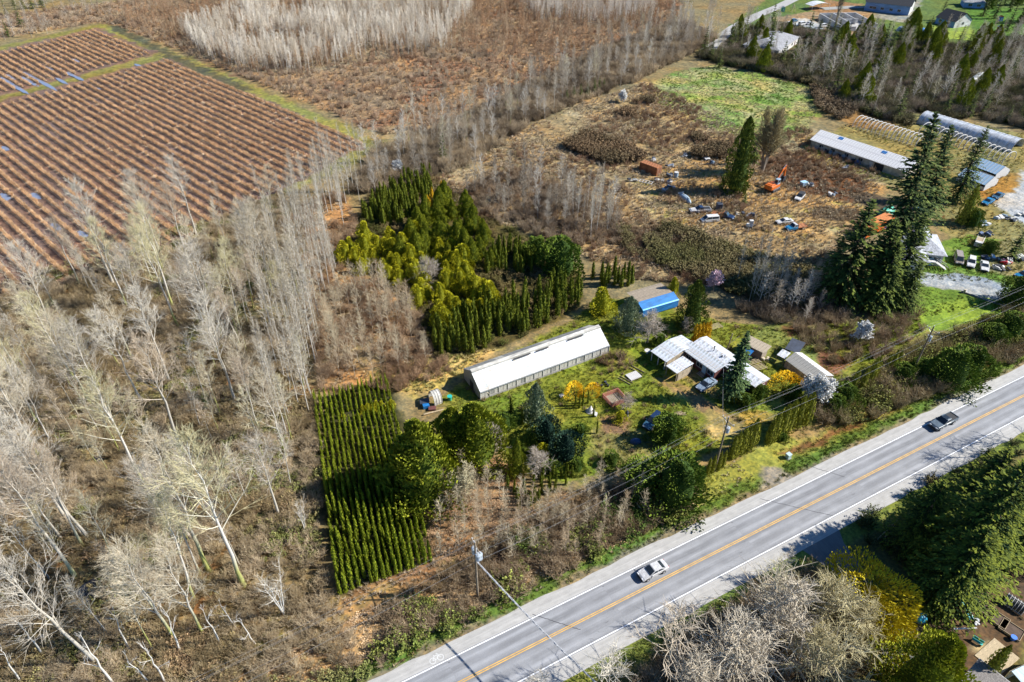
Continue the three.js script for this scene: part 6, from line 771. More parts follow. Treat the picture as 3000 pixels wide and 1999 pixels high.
// ---------- vehicles ----------
const carPaint = (c, r = 0.28) => M(c, r, { map: grime, metalness: 0 });
function wheelSet(o, xs, w, R) { for (const x of xs) for (const s of [-1, 1]) { const g = new THREE.Group(); g.name = 'wheel'; g.position.set(x, R, s * (w / 2 - 0.1)); o.add(g); part(g, 'tyre', cy(R, R, 0.22, 0, 0, 0, 16, 'z'), mt.rubber); part(g, 'rim', cy(R * 0.62, R * 0.62, 0.235, 0, 0, 0, 12, 'z'), mt.chrome); } }
const CARS = {
  sedan: { L: 4.7, W: 1.82, R: 0.33, ax: [1.45, -1.4], body: [[-2.35, 0.32], [-2.33, 0.85], [-2.2, 0.98], [-1.55, 1.02], [0.95, 0.98], [2.05, 0.78], [2.33, 0.62], [2.35, 0.32]], cab: [[-1.75, 0.98], [-1.0, 1.42], [0.15, 1.45], [1.1, 0.96]], roof: [-1.0, 0.15, 1.43] },
  wagon: { L: 4.75, W: 1.85, R: 0.35, ax: [1.45, -1.4], body: [[-2.35, 0.36], [-2.36, 0.95], [-2.3, 1.05], [0.95, 1.05], [2.1, 0.9], [2.36, 0.7], [2.36, 0.36]], cab: [[-2.25, 1.03], [-2.05, 1.62], [0.1, 1.66], [1.05, 1.03]], roof: [-2.05, 0.1, 1.63] },
  van: { L: 4.9, W: 1.9, R: 0.34, ax: [1.6, -1.5], body: [[-2.45, 0.36], [-2.46, 1.0], [-2.42, 1.12], [1.5, 1.1], [2.3, 0.85], [2.45, 0.65], [2.45, 0.36]], cab: [[-2.4, 1.1], [-2.3, 1.85], [0.9, 1.88], [1.85, 1.06]], roof: [-2.3, 0.9, 1.86] },
  pickup: { L: 5.8, W: 1.95, R: 0.4, ax: [1.85, -1.7], body: [[-2.9, 0.5], [-2.9, 1.12], [-0.65, 1.12], [-0.6, 1.14], [1.1, 1.14], [2.55, 1.02], [2.88, 0.8], [2.9, 0.45]], cab: [[-0.75, 1.12], [-0.6, 1.78], [0.35, 1.82], [1.2, 1.12]], roof: [-0.6, 0.35, 1.8], bed: [-2.8, -0.8] },
  flatbed: { L: 6, W: 1.95, R: 0.4, ax: [2, -1.7], body: [[0, 0.5], [0, 1.14], [1.3, 1.14], [2.6, 1.02], [2.95, 0.8], [2.95, 0.45]], cab: [[0.05, 1.12], [0.1, 1.78], [0.8, 1.82], [1.4, 1.12]], roof: [0.1, 0.8, 1.8], flat: [-3, -0.05] },
};
function car(kindName, name, pm, label, cat, pos, turn, o = {}) {
  const c = CARS[kindName], t = thing(name, label, cat, pos, turn), W = c.W, tap = (g, k = 0.16) => { const p = g.attributes.position, y0 = c.cab[0][1], y1 = c.roof[2]; for (let i = 0; i < p.count; i++) { const f = clamp((p.getY(i) - y0) / (y1 - y0)); p.setZ(i, p.getZ(i) * (1 - k * f)); } g.computeVertexNormals(); return g; };
  const nose = (g) => { const p = g.attributes.position; for (let i = 0; i < p.count; i++) { const e = Math.abs(p.getX(i)) / (c.L / 2); p.setZ(i, p.getZ(i) * (1 - 0.1 * Math.pow(e, 4))); } g.computeVertexNormals(); return g; };
  part(t, 'body', nose(prism(c.body, W, 0.09)), pm);
  const cab = part(t, 'cabin', tap(prism(c.cab, W - 0.22, 0.03)), o.roofM || pm), [A, B, C2, D] = c.cab, sh = (p, f) => p; const inset = (a, b, t2) => [lerp(a[0], b[0], t2), lerp(a[1], b[1], t2)];
  const q1 = [A[0] + 0.22, A[1] + 0.07], q2 = [B[0] + 0.1, B[1] - 0.1], q3 = [C2[0] - 0.05, C2[1] - 0.1], q4 = [D[0] - 0.22, D[1] + 0.08], mid = (q1[0] + q4[0]) / 2;
  const side = (pts) => tap(prism(pts, W - 0.19)); const cutT = (x) => lerp(q2[1], q3[1], clamp((x - q2[0]) / (q3[0] - q2[0])));
  part(t, 'side_window', side([q1, q2, [Math.min(mid - 0.05, q3[0] - 0.1), cutT(mid)], [mid - 0.05, q1[1]]]), mt.glass); part(t, 'side_window', side([[mid + 0.05, q4[1]], [Math.min(mid + 0.05, q3[0] - 0.05), cutT(mid)], q3, q4]), mt.glass);
  const glassPane = (a, b, off) => { const dx = b[0] - a[0], dy = b[1] - a[1], l = Math.hypot(dx, dy), n = [dy / l * off, -dx / l * off], p = inset(a, b, 0.1), q = inset(a, b, 0.88); return tap(prism([[p[0] + n[0], p[1] + n[1]], [q[0] + n[0], q[1] + n[1]], [q[0] + n[0] * 0.2, q[1] + n[1] * 0.2], [p[0] + n[0] * 0.2, p[1] + n[1] * 0.2]], W - 0.38)); };
  part(t, 'windscreen', glassPane(D, C2, 0.045), mt.glass); part(t, 'rear_window', glassPane(A, B, -0.045), mt.glass);
  if (o.sunroof) part(t, 'sunroof', bx(0.8, 0.03, 1, (c.roof[0] + c.roof[1]) / 2, c.roof[2] + 0.03, 0), mt.glass);
  for (const s of [-1, 1]) { part(t, 'headlight', rb(0.12, 0.14, 0.36, 0.04, c.L / 2 - 0.08, 0.68 + (c.R - 0.33) * 2, s * (W / 2 - 0.38)), mt.lampGlass); if (!c.flat) part(t, 'tail_light', rb(0.08, 0.2, 0.22, 0.03, -c.L / 2 + 0.02, 0.82, s * (W / 2 - 0.28)), mt.redLamp); part(t, 'mirror', rb(0.1, 0.12, 0.2, 0.03, D[0] - 0.3, D[1] + 0.1, s * (W / 2 + 0.06)), pm); part(t, 'door', prism([[mid + 0.06, 0.42], [mid + 0.06, 0.95], [D[0] - 0.35, 0.95], [D[0] - 0.25, 0.42]], 0.015).translate(0, 0, s * (W / 2 + 0.002)), pm); }
  part(t, 'bumper', [rb(0.16, 0.22, W - 0.25, 0.06, c.L / 2, 0.45, 0), ...(c.flat ? [] : [rb(0.16, 0.22, W - 0.25, 0.06, -c.L / 2, 0.45, 0)])], o.bumper || mt.black); part(t, 'grille', bx(0.04, 0.16, 0.8, c.L / 2 + 0.005, 0.66, 0), mt.black);
  if (c.bed) part(t, 'bed', bx(c.bed[1] - c.bed[0], 0.04, W - 0.3, (c.bed[0] + c.bed[1]) / 2, 1.13, 0), mt.black), part(t, 'bed_rail', [bx(c.bed[1] - c.bed[0], 0.14, 0.1, (c.bed[0] + c.bed[1]) / 2, 1.19, W / 2 - 0.11), bx(c.bed[1] - c.bed[0], 0.14, 0.1, (c.bed[0] + c.bed[1]) / 2, 1.19, -W / 2 + 0.11), bx(0.1, 0.14, W - 0.2, c.bed[0] - 0.02, 1.19, 0)], pm);
  if (c.flat) part(t, 'flat_bed', [bx(c.flat[1] - c.flat[0], 0.12, W, (c.flat[0] + c.flat[1]) / 2, 0.85, 0), bx(2.6, 0.25, 0.7, -1.5, 0.62, 0), bx(0.08, 0.9, W - 0.2, -0.1, 1.3, 0)], mt.rust);
  wheelSet(t, c.ax, W, c.R); return t;
}
const heading = (a, b) => { const d = px(...b).sub(px(...a)); return turnOf(d); };
const silver = carPaint([0.72, 0.74, 0.77]), silverBlue = carPaint([0.3, 0.4, 0.52]), white = carPaint([0.84, 0.84, 0.83]), navy = carPaint([0.02, 0.045, 0.12]), steelBlue = carPaint([0.06, 0.16, 0.26]), grayBlue = carPaint([0.15, 0.2, 0.25]), blue = carPaint([0.03, 0.25, 0.5]), champagne = carPaint([0.42, 0.36, 0.31]);
{ const p = px(1912, 1680), s = rAlong(p.x, p.z); car('sedan', 'car', silver, 'silver sedan driving on the road in the near lane of the far side', 'car', road(s, 1.55, 0.02), ROAD_TURN + Math.PI); const q = px(2755, 1240), s2 = rAlong(q.x, q.z); car('pickup', 'pickup_truck', grayBlue, 'dark grey-blue pickup truck driving on the road', 'pickup truck', road(s2, 2.1, 0.02), ROAD_TURN + Math.PI, { sunroof: true }); }
car('sedan', 'car', silverBlue, 'silver-blue sedan parked on the drive before the house', 'car', px(2068, 1134), heading([2110, 1110], [2060, 1140]));
car('van', 'van', white, 'white minivan in the junkyard with dark side windows', 'van', px(2078, 650), heading([2100, 648], [2056, 652]));
car('pickup', 'pickup_truck', white, 'old white and blue pickup behind the white minivan', 'pickup truck', px(2050, 622), heading([2070, 621], [2030, 623]), { roofM: navy });
car('flatbed', 'truck', navy, 'dark navy truck wreck right of the white minivan', 'truck', px(2118, 638), heading([2100, 632], [2140, 642]), { roofM: mt.black });
car('sedan', 'car', white, 'dusty white sedan beside the blue flatbed in the junkyard', 'car', px(2297, 655), heading([2320, 652], [2275, 657]));
car('flatbed', 'flatbed_truck', blue, 'blue pickup with rusty flat bed beside the white sedan', 'flatbed truck', px(2330, 672), heading([2352, 667], [2300, 676]), { roofM: silver });
car('sedan', 'car', silver, 'old silver car among brown scrub above the rusty container', 'car', px(2063, 464), heading([2050, 455], [2072, 472]));
car('wagon', 'car', white, 'small white car with dark roof right of the excavator', 'car', px(2342, 583), heading([2350, 572], [2333, 590]), { roofM: mt.black });
car('sedan', 'car', blue, 'bright blue car parked nose to tail at the gravel lot', 'car', px(2893, 596), heading([2908, 588], [2878, 604])); car('sedan', 'car', steelBlue, 'dark blue car behind the bright blue one at the gravel lot', 'car', px(2922, 579), heading([2938, 571], [2908, 588]));
car('van', 'van', champagne, 'beige van parked on the lawn, first of three before the grey-roofed house', 'van', px(2806, 765), heading([2803, 752], [2808, 778])); car('wagon', 'car', white, 'white car with blue windscreen parked between the beige van and a white sedan', 'car', px(2843, 776), heading([2845, 765], [2841, 788])); car('sedan', 'car', white, 'white sedan parked rightmost of three before the grey-roofed house', 'car', px(2882, 786), heading([2881, 775], [2883, 798]));
car('sedan', 'car', mt.black, 'black and silver car beside the glass greenhouse on the farm', 'car', px(2932, 510), heading([2945, 508], [2920, 512]), { roofM: silver }); car('van', 'van', white, 'white van at the building site with the canopy', 'van', px(2412, 80), heading([2398, 82], [2425, 78])); car('sedan', 'car', silver, 'silver car beside the white van at the building site', 'car', px(2372, 72), heading([2360, 74], [2388, 70])); car('wagon', 'car', steelBlue, 'blue car at the building site near the grey lane', 'car', px(2327, 64), heading([2318, 66], [2340, 60])); car('van', 'van', white, 'white vehicle half hidden left of the poplar trunks', 'van', px(2350, 74), heading([2340, 76], [2360, 72]));
car('sedan', 'car', blue, 'blue car at the right picture edge below the junk', 'car', px(2998, 812), heading([3010, 810], [2985, 814])); car('wagon', 'car', steelBlue, 'dark blue car half under the round evergreen bush', 'car', px(1912, 1242), heading([1925, 1230], [1900, 1254]), { roofM: navy });
// excavator
{
  const o = thing('excavator', 'orange excavator with raised arm below the leafless cottonwood', 'excavator', px(2262, 558), heading([2262, 558], [2305, 535]));
  for (const s of [-1, 1]) { const t = part(o, 'track', prism([[-1.9, 0.25], [-1.6, 0], [1.6, 0], [1.95, 0.3], [1.9, 0.65], [1.6, 0.9], [-1.6, 0.9], [-1.95, 0.65]], 0.55, 0.05), mt.rubber); t.position.z = s * 1.15; part(t, 'track_plate', [0, 1, 2, 3, 4, 5, 6].map((k) => bx(0.3, 0.05, 0.6, -1.5 + k * 0.5, 0.93, 0)), mt.steel); }
  part(o, 'platform', rb(4.2, 1.15, 2.6, 0.18, -0.5, 1.65, 0), mt.orange); part(o, 'counterweight', rb(0.9, 1.3, 2.5, 0.25, -2.5, 1.75, 0), mt.orange); const cab = part(o, 'cab', rb(1.4, 1.6, 1.1, 0.1, 0.6, 2.9, 0.72), mt.skyBlueTank); part(cab, 'window', [bx(1.05, 0.9, 1.13, 0.6, 3.05, 0.72), bx(1.43, 0.8, 0.8, 0.6, 3.05, 0.72)], mt.glass); part(o, 'engine_cover', rb(1.7, 0.35, 1.9, 0.08, -1.4, 2.35, -0.1), M([0.55, 0.12, 0.01], 0.5)); part(o, 'exhaust', cy(0.07, 0.07, 0.6, -1.2, 2.7, -0.7), mt.black);
  const A = V(1.2, 2.1, -0.3), B = V(3.9, 5.0, -0.3), C = V(5.6, 5.6, -0.3), D = V(5.9, 2.6, -0.3); part(o, 'boom', [beam(A, B, 0.42, 0.6), beam(B, C, 0.4, 0.5)], mt.orange); part(o, 'arm', beam(V(5.4, 6.1, -0.3), D, 0.34, 0.45), mt.orange); part(o, 'boom_ram', [bar(V(1.6, 1.7, -0.05), V(3.4, 4.1, -0.05), 0.09), bar(V(1.6, 1.7, -0.55), V(3.4, 4.1, -0.55), 0.09), bar(V(4, 5.4, -0.3), V(5.5, 6.3, -0.3), 0.08)], mt.chrome);
  part(o, 'bucket', [prism([[5.3, 2.6], [6.2, 2.7], [6.1, 1.7], [5.3, 1.1], [4.7, 1.4], [4.8, 2]], 1.1, 0.05).translate(0, 0, -0.3), ...[0, 1, 2, 3].map((k) => bx(0.25, 0.1, 0.12, 4.62, 1.4, -0.75 + k * 0.3))], mt.black);
}
// rusty container and junk
{
  const [o, L] = frame('shipping_container', px(1922, 517), px(1946, 505), 'rusty brown shipping container in the junkyard beside white birches', 'container'); const D = 6.4, H = 2.6;
  part(o, 'shell', bx(2.5, H, D, 1.25, H / 2, -D / 2), mt.rust); const w = []; for (let k = 0; k < 16; k++) w.push(bx(0.06, H - 0.3, 0.18, 2.52, H / 2, -0.3 - k * 0.39), bx(0.06, H - 0.3, 0.18, -0.02, H / 2, -0.3 - k * 0.39)); part(o, 'corrugation', w, mt.rust); for (let k = 0; k < 7; k++) part(o, 'roof_sheet', bx(2.5, 0.06, D / 7 - 0.05, 1.25, H + 0.03, -D / 14 - k * D / 7), mt.rust); for (const s of [0.62, 1.88]) { const d = part(o, 'door', bx(1.2, H - 0.25, 0.08, s, H / 2, 0.05), mt.rust); part(d, 'lock_bar', [cy(0.04, 0.04, H - 0.3, s - 0.2, H / 2, 0.12, 6), cy(0.04, 0.04, H - 0.3, s + 0.2, H / 2, 0.12, 6)], mt.steel); }
}
function junk(name, label, cat, x, y, build, turn = 0) { const o = thing(name, label, cat, px(x, y), turn); o.position.y = hgt(o.position.x, o.position.z); build(o); return o; }
const palletOn = (o, w, d, m, n = 6) => { const g = bx(w / n - 0.04, 0.04, d); for (let k = 0; k < n; k++) part(o, 'plank', g, m).position.set(-w / 2 + (k + 0.5) * w / n, 0.28, 0); part(o, 'bearer', [bx(w, 0.22, 0.12, 0, 0.14, -d / 2 + 0.1), bx(w, 0.22, 0.12, 0, 0.14, 0), bx(w, 0.22, 0.12, 0, 0.14, d / 2 - 0.1)], mt.oldWood); };
junk('boat', 'pale blue overturned boat hull lying in the junkyard grass', 'boat', 2008, 585, (o) => { const g = new THREE.SphereGeometry(1, 18, 10, 0, 6.3, 0, 1.57), p = g.attributes.position; for (let i = 0; i < p.count; i++) { const x = p.getX(i); p.setXYZ(i, x * 3, p.getY(i) * 1.1, p.getZ(i) * 1.15 * (1 - 0.45 * Math.max(0, x))); } g.computeVertexNormals(); part(o, 'hull', g, mt.skyBlueTank); part(o, 'keel', bx(5, 0.12, 0.1, 0, 1.06, 0), mt.white); part(o, 'transom', bx(0.1, 1, 1.9, -2.7, 0.5, 0), mt.white); }, heading([1995, 575], [2022, 598]));
junk('trailer_frame', 'white steel trailer frame left of the rusty container', 'trailer', 1892, 538, (o) => { part(o, 'rail', [bx(4.2, 0.14, 0.12, 0, 0.6, -0.8), bx(4.2, 0.14, 0.12, 0, 0.6, 0.8), beam(V(2.1, 0.6, 0.8), V(3.2, 0.5, 0), 0.1, 0.1), beam(V(2.1, 0.6, -0.8), V(3.2, 0.5, 0), 0.1, 0.1)], mt.white); for (let k = 0; k < 5; k++) part(o, 'cross_bar', bx(0.1, 0.1, 1.5, -1.9 + k * 0.95, 0.6, 0), mt.white); wheelSet(o, [-0.4], 1.9, 0.33); }, 2.6);
for (const [x, y, l, c] of [[1930, 532, 'white crate pile beside the rusty container', mt.white], [1966, 538, 'pile of white plastic racks below the blue drum', mt.white], [1965, 552, 'heap of grey scrap below the white racks', mt.steel], [1958, 520, 'dark teal scrap heap before the container doors', mt.slate], [1942, 560, 'small heap of light scrap in the straw grass', mt.oldPlastic], [1850, 530, 'low heap of whitish scrap left of the trailer frame', mt.oldPlastic], [1912, 470, 'pile of white sheets behind the rusty container', mt.white], [1960, 490, 'heap of pale scrap metal right of the rusty container', mt.steel], [2082, 480, 'pile of blue and black scrap left of the tall cedar', mt.skyBlueTank], [2000, 460, 'heap of light scrap in brown scrub near the silver car', mt.oldPlastic], [2370, 546, 'pale scrap heap behind the blue box near the excavator', mt.oldPlastic], [2440, 575, 'white metal frame lying in the shaded dirt', mt.white], [2165, 632, 'pinkish sheet pile right of the navy truck', mt.beige], [2195, 636, 'white drum and rails in the straw grass', mt.white], [2200, 665, 'white appliance wreck standing in the dead grass', mt.white], [2480, 494, 'pale timber heap below the barn opening', mt.paleWood]]) junk('scrap_heap', l, 'scrap heap', x, y, (o) => { const r = rng(x * 3 + y); for (let k = 0; k < 4; k++) part(o, 'scrap_piece', rb(rr(r, 0.6, 1.6), rr(r, 0.3, 0.8), rr(r, 0.4, 1.1), 0.06, 0, 0, 0, r() * 3, (r() - 0.5) * 0.7), k === 1 ? mt.steel : k === 3 ? mt.slate : c).position.set(rr(r, -1, 1), 0.35 + 0.15 * k, rr(r, -0.7, 0.7)); part(o, 'pole', bar(V(-1.3, 0.2, 0.4), V(1.4, 0.8, -0.3), 0.05), c); });
junk('drum', 'upright pale blue drum right of the rusty container', 'drum', 1980, 520, (o) => { part(o, 'shell', [cy(0.62, 0.62, 1.7, 0, 0.85, 0, 18), cy(0.66, 0.66, 0.08, 0, 0.5, 0, 18), cy(0.66, 0.66, 0.08, 0, 1.2, 0, 18)], mt.skyBlueTank); part(o, 'lid', cy(0.66, 0.66, 0.06, 0, 1.72, 0, 18), mt.white); });
junk('box', 'blue metal box on the dirt right of the excavator bucket', 'box', 2353, 545, (o) => { part(o, 'shell', rb(1.8, 1.3, 1.4, 0.08, 0, 0.65, 0), mt.skyBlueTank); part(o, 'lid', bx(1.9, 0.08, 1.5, 0, 1.34, 0), mt.paleBlue); }, 0.4);
junk('dumper', 'dark blue loader bucket behind the navy truck', 'scrap heap', 2105, 616, (o) => { part(o, 'tank', rb(1.6, 2, 1.5, 0.15, 0, 1, 0), mt.slate); part(o, 'stack', cy(0.12, 0.12, 1, 0.4, 2.4, 0), mt.black); });
junk('mast', 'grey-white junk mast with two boxes beside the pale birches', 'mast', 2190, 685, (o) => { part(o, 'pole', cy(0.06, 0.08, 4, 0, 2, 0, 8), mt.steel); part(o, 'box', rb(1, 0.8, 0.9, 0.06, 0.3, 3.6, 0), mt.white); part(o, 'box', rb(0.8, 0.6, 0.7, 0.06, -0.5, 2.6, 0.2), mt.oldPlastic); });
// junk around the grey-roofed house
for (const [x, y, l, m, m2] of [[2930, 640, 'big heap of blue and white debris beside the gravel lot', mt.skyBlueTank, mt.white], [2965, 645, 'dark debris heap right of the blue and white one', mt.slate, mt.oldPlastic], [2990, 632, 'grey debris at the right picture edge by the gravel lot', mt.steel, mt.oldPlastic], [2885, 660, 'small heap of pale blue bins near the round dark bush', mt.skyBlueTank, mt.white], [2905, 762, 'dark scrap with a metal gate right of the white sedan', mt.slate, mt.steel], [2935, 790, 'pile of white and black scrap right of the three parked cars', mt.black, mt.white], [2950, 770, 'scrap pile with a red canister', mt.oldPlastic, mt.redLamp], [2985, 760, 'black scrap at the right edge near the pine', mt.black, mt.white], [2890, 690, 'dark blue pool liner heap behind the white trailer', mt.tarpDark, mt.slate], [2575, 668, 'colourful toy heap at the end of the orange shed', mt.tarpBlue, mt.redLamp], [2680, 615, 'blue tarp bundle under the tall firs', mt.tarpBlue, mt.tarpBlue], [2655, 845, 'red and white crate heap at the foot of the firs', mt.redLamp, mt.white]]) junk('debris_heap', l, 'debris', x, y, (o) => { const r = rng(x + y * 5); for (let k = 0; k < 7; k++) part(o, 'debris_piece', rb(rr(r, 0.4, 1.7), rr(r, 0.2, 0.7), rr(r, 0.4, 1.2), 0.05, 0, 0, 0, r() * 3, (r() - 0.5) * 0.8), k % 2 ? m : m2).position.set(rr(r, -1.6, 1.6), 0.25 + 0.12 * (k % 4), rr(r, -0.9, 0.9)); });
junk('utility_trailer', 'white trailer box with wooden load on the lawn edge', 'trailer', 2868, 712, (o) => { part(o, 'bed', [bx(3.4, 0.5, 1.7, 0, 0.7, 0)], mt.white); for (let k = 0; k < 6; k++) part(o, 'plank', bx(2.8, 0.06, 0.22, 0, 1.0 + 0.03 * (k % 2), -0.65 + k * 0.26), mt.paleWood); part(o, 'rail', [bx(3.4, 0.08, 0.06, 0, 1.4, 0.85), bx(3.4, 0.08, 0.06, 0, 1.4, -0.85), bx(0.06, 0.5, 0.06, -1.65, 1.2, 0.85), bx(0.06, 0.5, 0.06, 1.65, 1.2, -0.85)], mt.white); part(o, 'front_box', rb(1.1, 1.2, 1.7, 0.06, 2.3, 0.8, 0), mt.white); wheelSet(o, [-0.3], 2, 0.34); }, heading([2880, 690], [2865, 722]));
junk('lawn_border', 'low white border wall along the driveway of the grey-roofed house', 'border', 2830, 860, (o) => { for (let k = 0; k < 8; k++) part(o, 'block', rb(2, 0.35, 0.3, 0.04, k * 2.02, 0.17, 0), mt.concrete); part(o, 'post', rb(0.5, 0.9, 0.5, 0.05, -0.4, 0.45, 0), mt.cream); }, heading([2830, 860], [2925, 893]));
// far yard things
for (const [x, y, l, m] of [[2640, 90, 'heap of grey and white debris near the blue tarp pile', mt.skyBlueTank], [2700, 95, 'dome-shaped bright blue tarp pile in the far yard', mt.tarpBlue], [2930, 62, 'small blue and orange play set on the far lawn', mt.tarpBlue], [2925, 92, 'small tan hut with orange side on the far lawn', mt.orangeRoof], [2293, 34, 'green portable toilet beside the grey lane', mt.tarpGreen]]) junk('yard_object', l, l.includes('toilet') ? 'toilet' : l.includes('hut') ? 'hut' : l.includes('play') ? 'play set' : 'tarp pile', x, y, (o) => { const g = new THREE.SphereGeometry(2.2, 14, 8, 0, 6.3, 0, 1.57); if (l.includes('tarp') || l.includes('debris')) { part(o, 'cover', g, m); part(o, 'skirt', cy(2.3, 2.4, 0.2, 0, 0.1, 0, 14), mt.white); } else { part(o, 'shell', rb(1.6, 2.2, 1.6, 0.1, 0, 1.1, 0), m); part(o, 'roof', prism([[-1, 2.2], [0, 2.8], [1, 2.2]], 1.9), l.includes('play') ? mt.orange : mt.white); part(o, 'door', bx(0.7, 1.7, 0.06, 0, 0.9, 0.82), mt.white); } });
junk('wood_tripod', 'pale timber tripod beside the green portable toilet', 'timber', 2322, 36, (o) => { for (const q of [0, 2.1, 4.2]) part(o, 'leg', bar(V(Math.cos(q) * 1.8, 0, Math.sin(q) * 1.8), V(0, 4, 0), 0.12), mt.paleWood); });
junk('timber_stack', 'stack of pinkish lumber in front of the white canopy', 'timber', 2398, 48, (o) => { for (let k = 0; k < 8; k++) part(o, 'plank', bx(6.5, 0.14, 0.5, (k % 3) * 0.3, 0.1 + 0.16 * Math.floor(k / 3), (k % 3) * 0.55), mt.paleWood); });
// ---------- garden things ----------
junk('play_pen', 'red-stained square wooden pen with railings on the lawn', 'pen', 1800, 1172, (o) => {
  const W = 3.4, D = 3.0, H = 0.95; for (const [x, z] of [[-W / 2, -D / 2], [W / 2, -D / 2], [-W / 2, D / 2], [W / 2, D / 2], [0, -D / 2], [0, D / 2]]) part(o, 'post', bx(0.11, H, 0.11, x, H / 2, z), mt.pinkWood);
  for (const z of [-D / 2, D / 2]) { part(o, 'rail', bx(W, 0.06, 0.16, 0, H + 0.03, z), mt.pinkWood); for (let k = 0; k < 4; k++) part(o, 'board', bx(W, 0.14, 0.03, 0, 0.12 + k * 0.2, z + 0.05), mt.pinkWood); } for (const x of [-W / 2, W / 2]) { part(o, 'rail', bx(0.16, 0.06, D, x, H + 0.035, 0), mt.pinkWood); for (let k = 0; k < 4; k++) part(o, 'board', bx(0.03, 0.14, D, x + 0.05, 0.12 + k * 0.2, 0), mt.pinkWood); } for (let k = 0; k < 10; k++) part(o, 'floor_board', bx(0.31, 0.04, D - 0.1, -W / 2 + 0.2 + k * 0.335, 0.1, 0), mt.oldWood);
}, heading([1770, 1180], [1830, 1158]));
junk('pallet', 'white wooden platform on the lawn between greenhouse and carport', 'pallet', 1856, 1104, (o) => palletOn(o, 2.6, 2, mt.white, 8), 0.5);
junk('bed_frame', 'narrow weathered wooden bed frame above the white platform', 'planter', 1866, 1086, (o) => part(o, 'board', [bx(3.4, 0.2, 0.06, 0, 0.1, 0.4), bx(3.4, 0.2, 0.06, 0, 0.1, -0.4)], mt.oldWood), -0.75); junk('bed_frame', 'narrow weathered wooden bed frame below the white platform', 'planter', 1832, 1116, (o) => part(o, 'board', [bx(3, 0.2, 0.06, 0, 0.1, 0.35), bx(3, 0.2, 0.06, 0, 0.1, -0.35)], mt.oldWood), -0.75);
junk('patio_table', 'round white garden table in the shade of the carport', 'table', 1896, 1035, (o) => { part(o, 'top', cy(0.62, 0.62, 0.06, 0, 0.74, 0, 22), mt.white); part(o, 'pedestal', cy(0.06, 0.25, 0.72, 0, 0.36, 0, 10), mt.white); });
junk('sculpture', 'white angular garden sculpture on the lower lawn', 'sculpture', 1730, 1206, (o) => { part(o, 'body', [new THREE.ConeGeometry(0.8, 1.5, 5).translate(0, 0.75, 0), rb(0.6, 0.3, 0.5, 0.05, 0.9, 0.15, 0.7)], mt.white); part(o, 'base', cy(0.9, 0.95, 0.1, 0, 0.05, 0, 12), mt.concrete); });
junk('bucket', 'small white bucket below the white garden sculpture', 'bucket', 1745, 1221, (o) => { part(o, 'shell', cy(0.26, 0.2, 0.45, 0, 0.22, 0, 14), mt.white); part(o, 'rim', cy(0.28, 0.28, 0.04, 0, 0.45, 0, 14), mt.white); }); junk('box', 'small white box on the lawn left of the forsythia trunks', 'box', 1645, 1162, (o) => { part(o, 'shell', rb(0.8, 0.35, 0.6, 0.04, 0, 0.18, 0), mt.white); part(o, 'lid', bx(0.84, 0.04, 0.64, 0, 0.37, 0), mt.oldPlastic); }, 0.5);
junk('garden_ornament', 'slim dark garden ornament standing on the lawn', 'ornament', 1836, 1220, (o) => { part(o, 'figure', new THREE.LatheGeometry([[0.02, 0], [0.28, 0.02], [0.2, 0.3], [0.26, 0.7], [0.3, 0.95], [0.14, 1.12], [0.16, 1.25], [0.12, 1.4], [0.01, 1.45]].map((p) => new THREE.Vector2(...p)), 12), mt.slate); part(o, 'base', bx(0.6, 0.08, 0.6, 0, 0.04, 0), mt.concrete); });
junk('motorbike_cover', 'dark blue covered object in the shade on the lower lawn', 'covered object', 1862, 1296, (o) => { const g = new THREE.SphereGeometry(0.8, 12, 8, 0, 6.3, 0, 1.57).scale(1.3, 1.1, 0.8); part(o, 'cover', g, mt.tarpDark); part(o, 'strap', new THREE.TorusGeometry(0.78, 0.03, 6, 18, 3.14).scale(0.85, 1.15, 1), mt.white); });
junk('shrub_pot', 'dark purple heap of pots between forsythia and red pen', 'pots', 1765, 1128, (o) => { const r = rng(8); for (let k = 0; k < 9; k++) part(o, 'pot', cy(0.24, 0.18, 0.4, rr(r, -1.4, 1.4), 0.2, rr(r, -0.8, 0.8), 10), k % 3 ? mt.black : mt.slate); }); junk('pile', 'pile of pale branches beside the round evergreen bush', 'branch pile', 1990, 1216, (o) => { const r = rng(6); part(o, 'branches', Array.from({ length: 14 }, () => bar(V(rr(r, -1.2, -0.4), rr(r, 0, 0.4), rr(r, -0.6, 0.6)), V(rr(r, 0.4, 1.3), rr(r, 0, 0.5), rr(r, -0.6, 0.6)), 0.04)), mt.paleWood); });
junk('utility_box', 'small grey-green utility box on the verge right of the drive', 'utility box', 2308, 1342, (o) => { part(o, 'shell', rb(0.8, 0.95, 0.7, 0.05, 0, 0.5, 0), M([0.35, 0.45, 0.45], 0.5)); part(o, 'lid', rb(0.88, 0.1, 0.78, 0.03, 0, 1, 0), M([0.4, 0.5, 0.5], 0.5)); part(o, 'base', bx(1, 0.08, 0.9, 0, 0.04, 0), mt.concrete); }, 0.5);
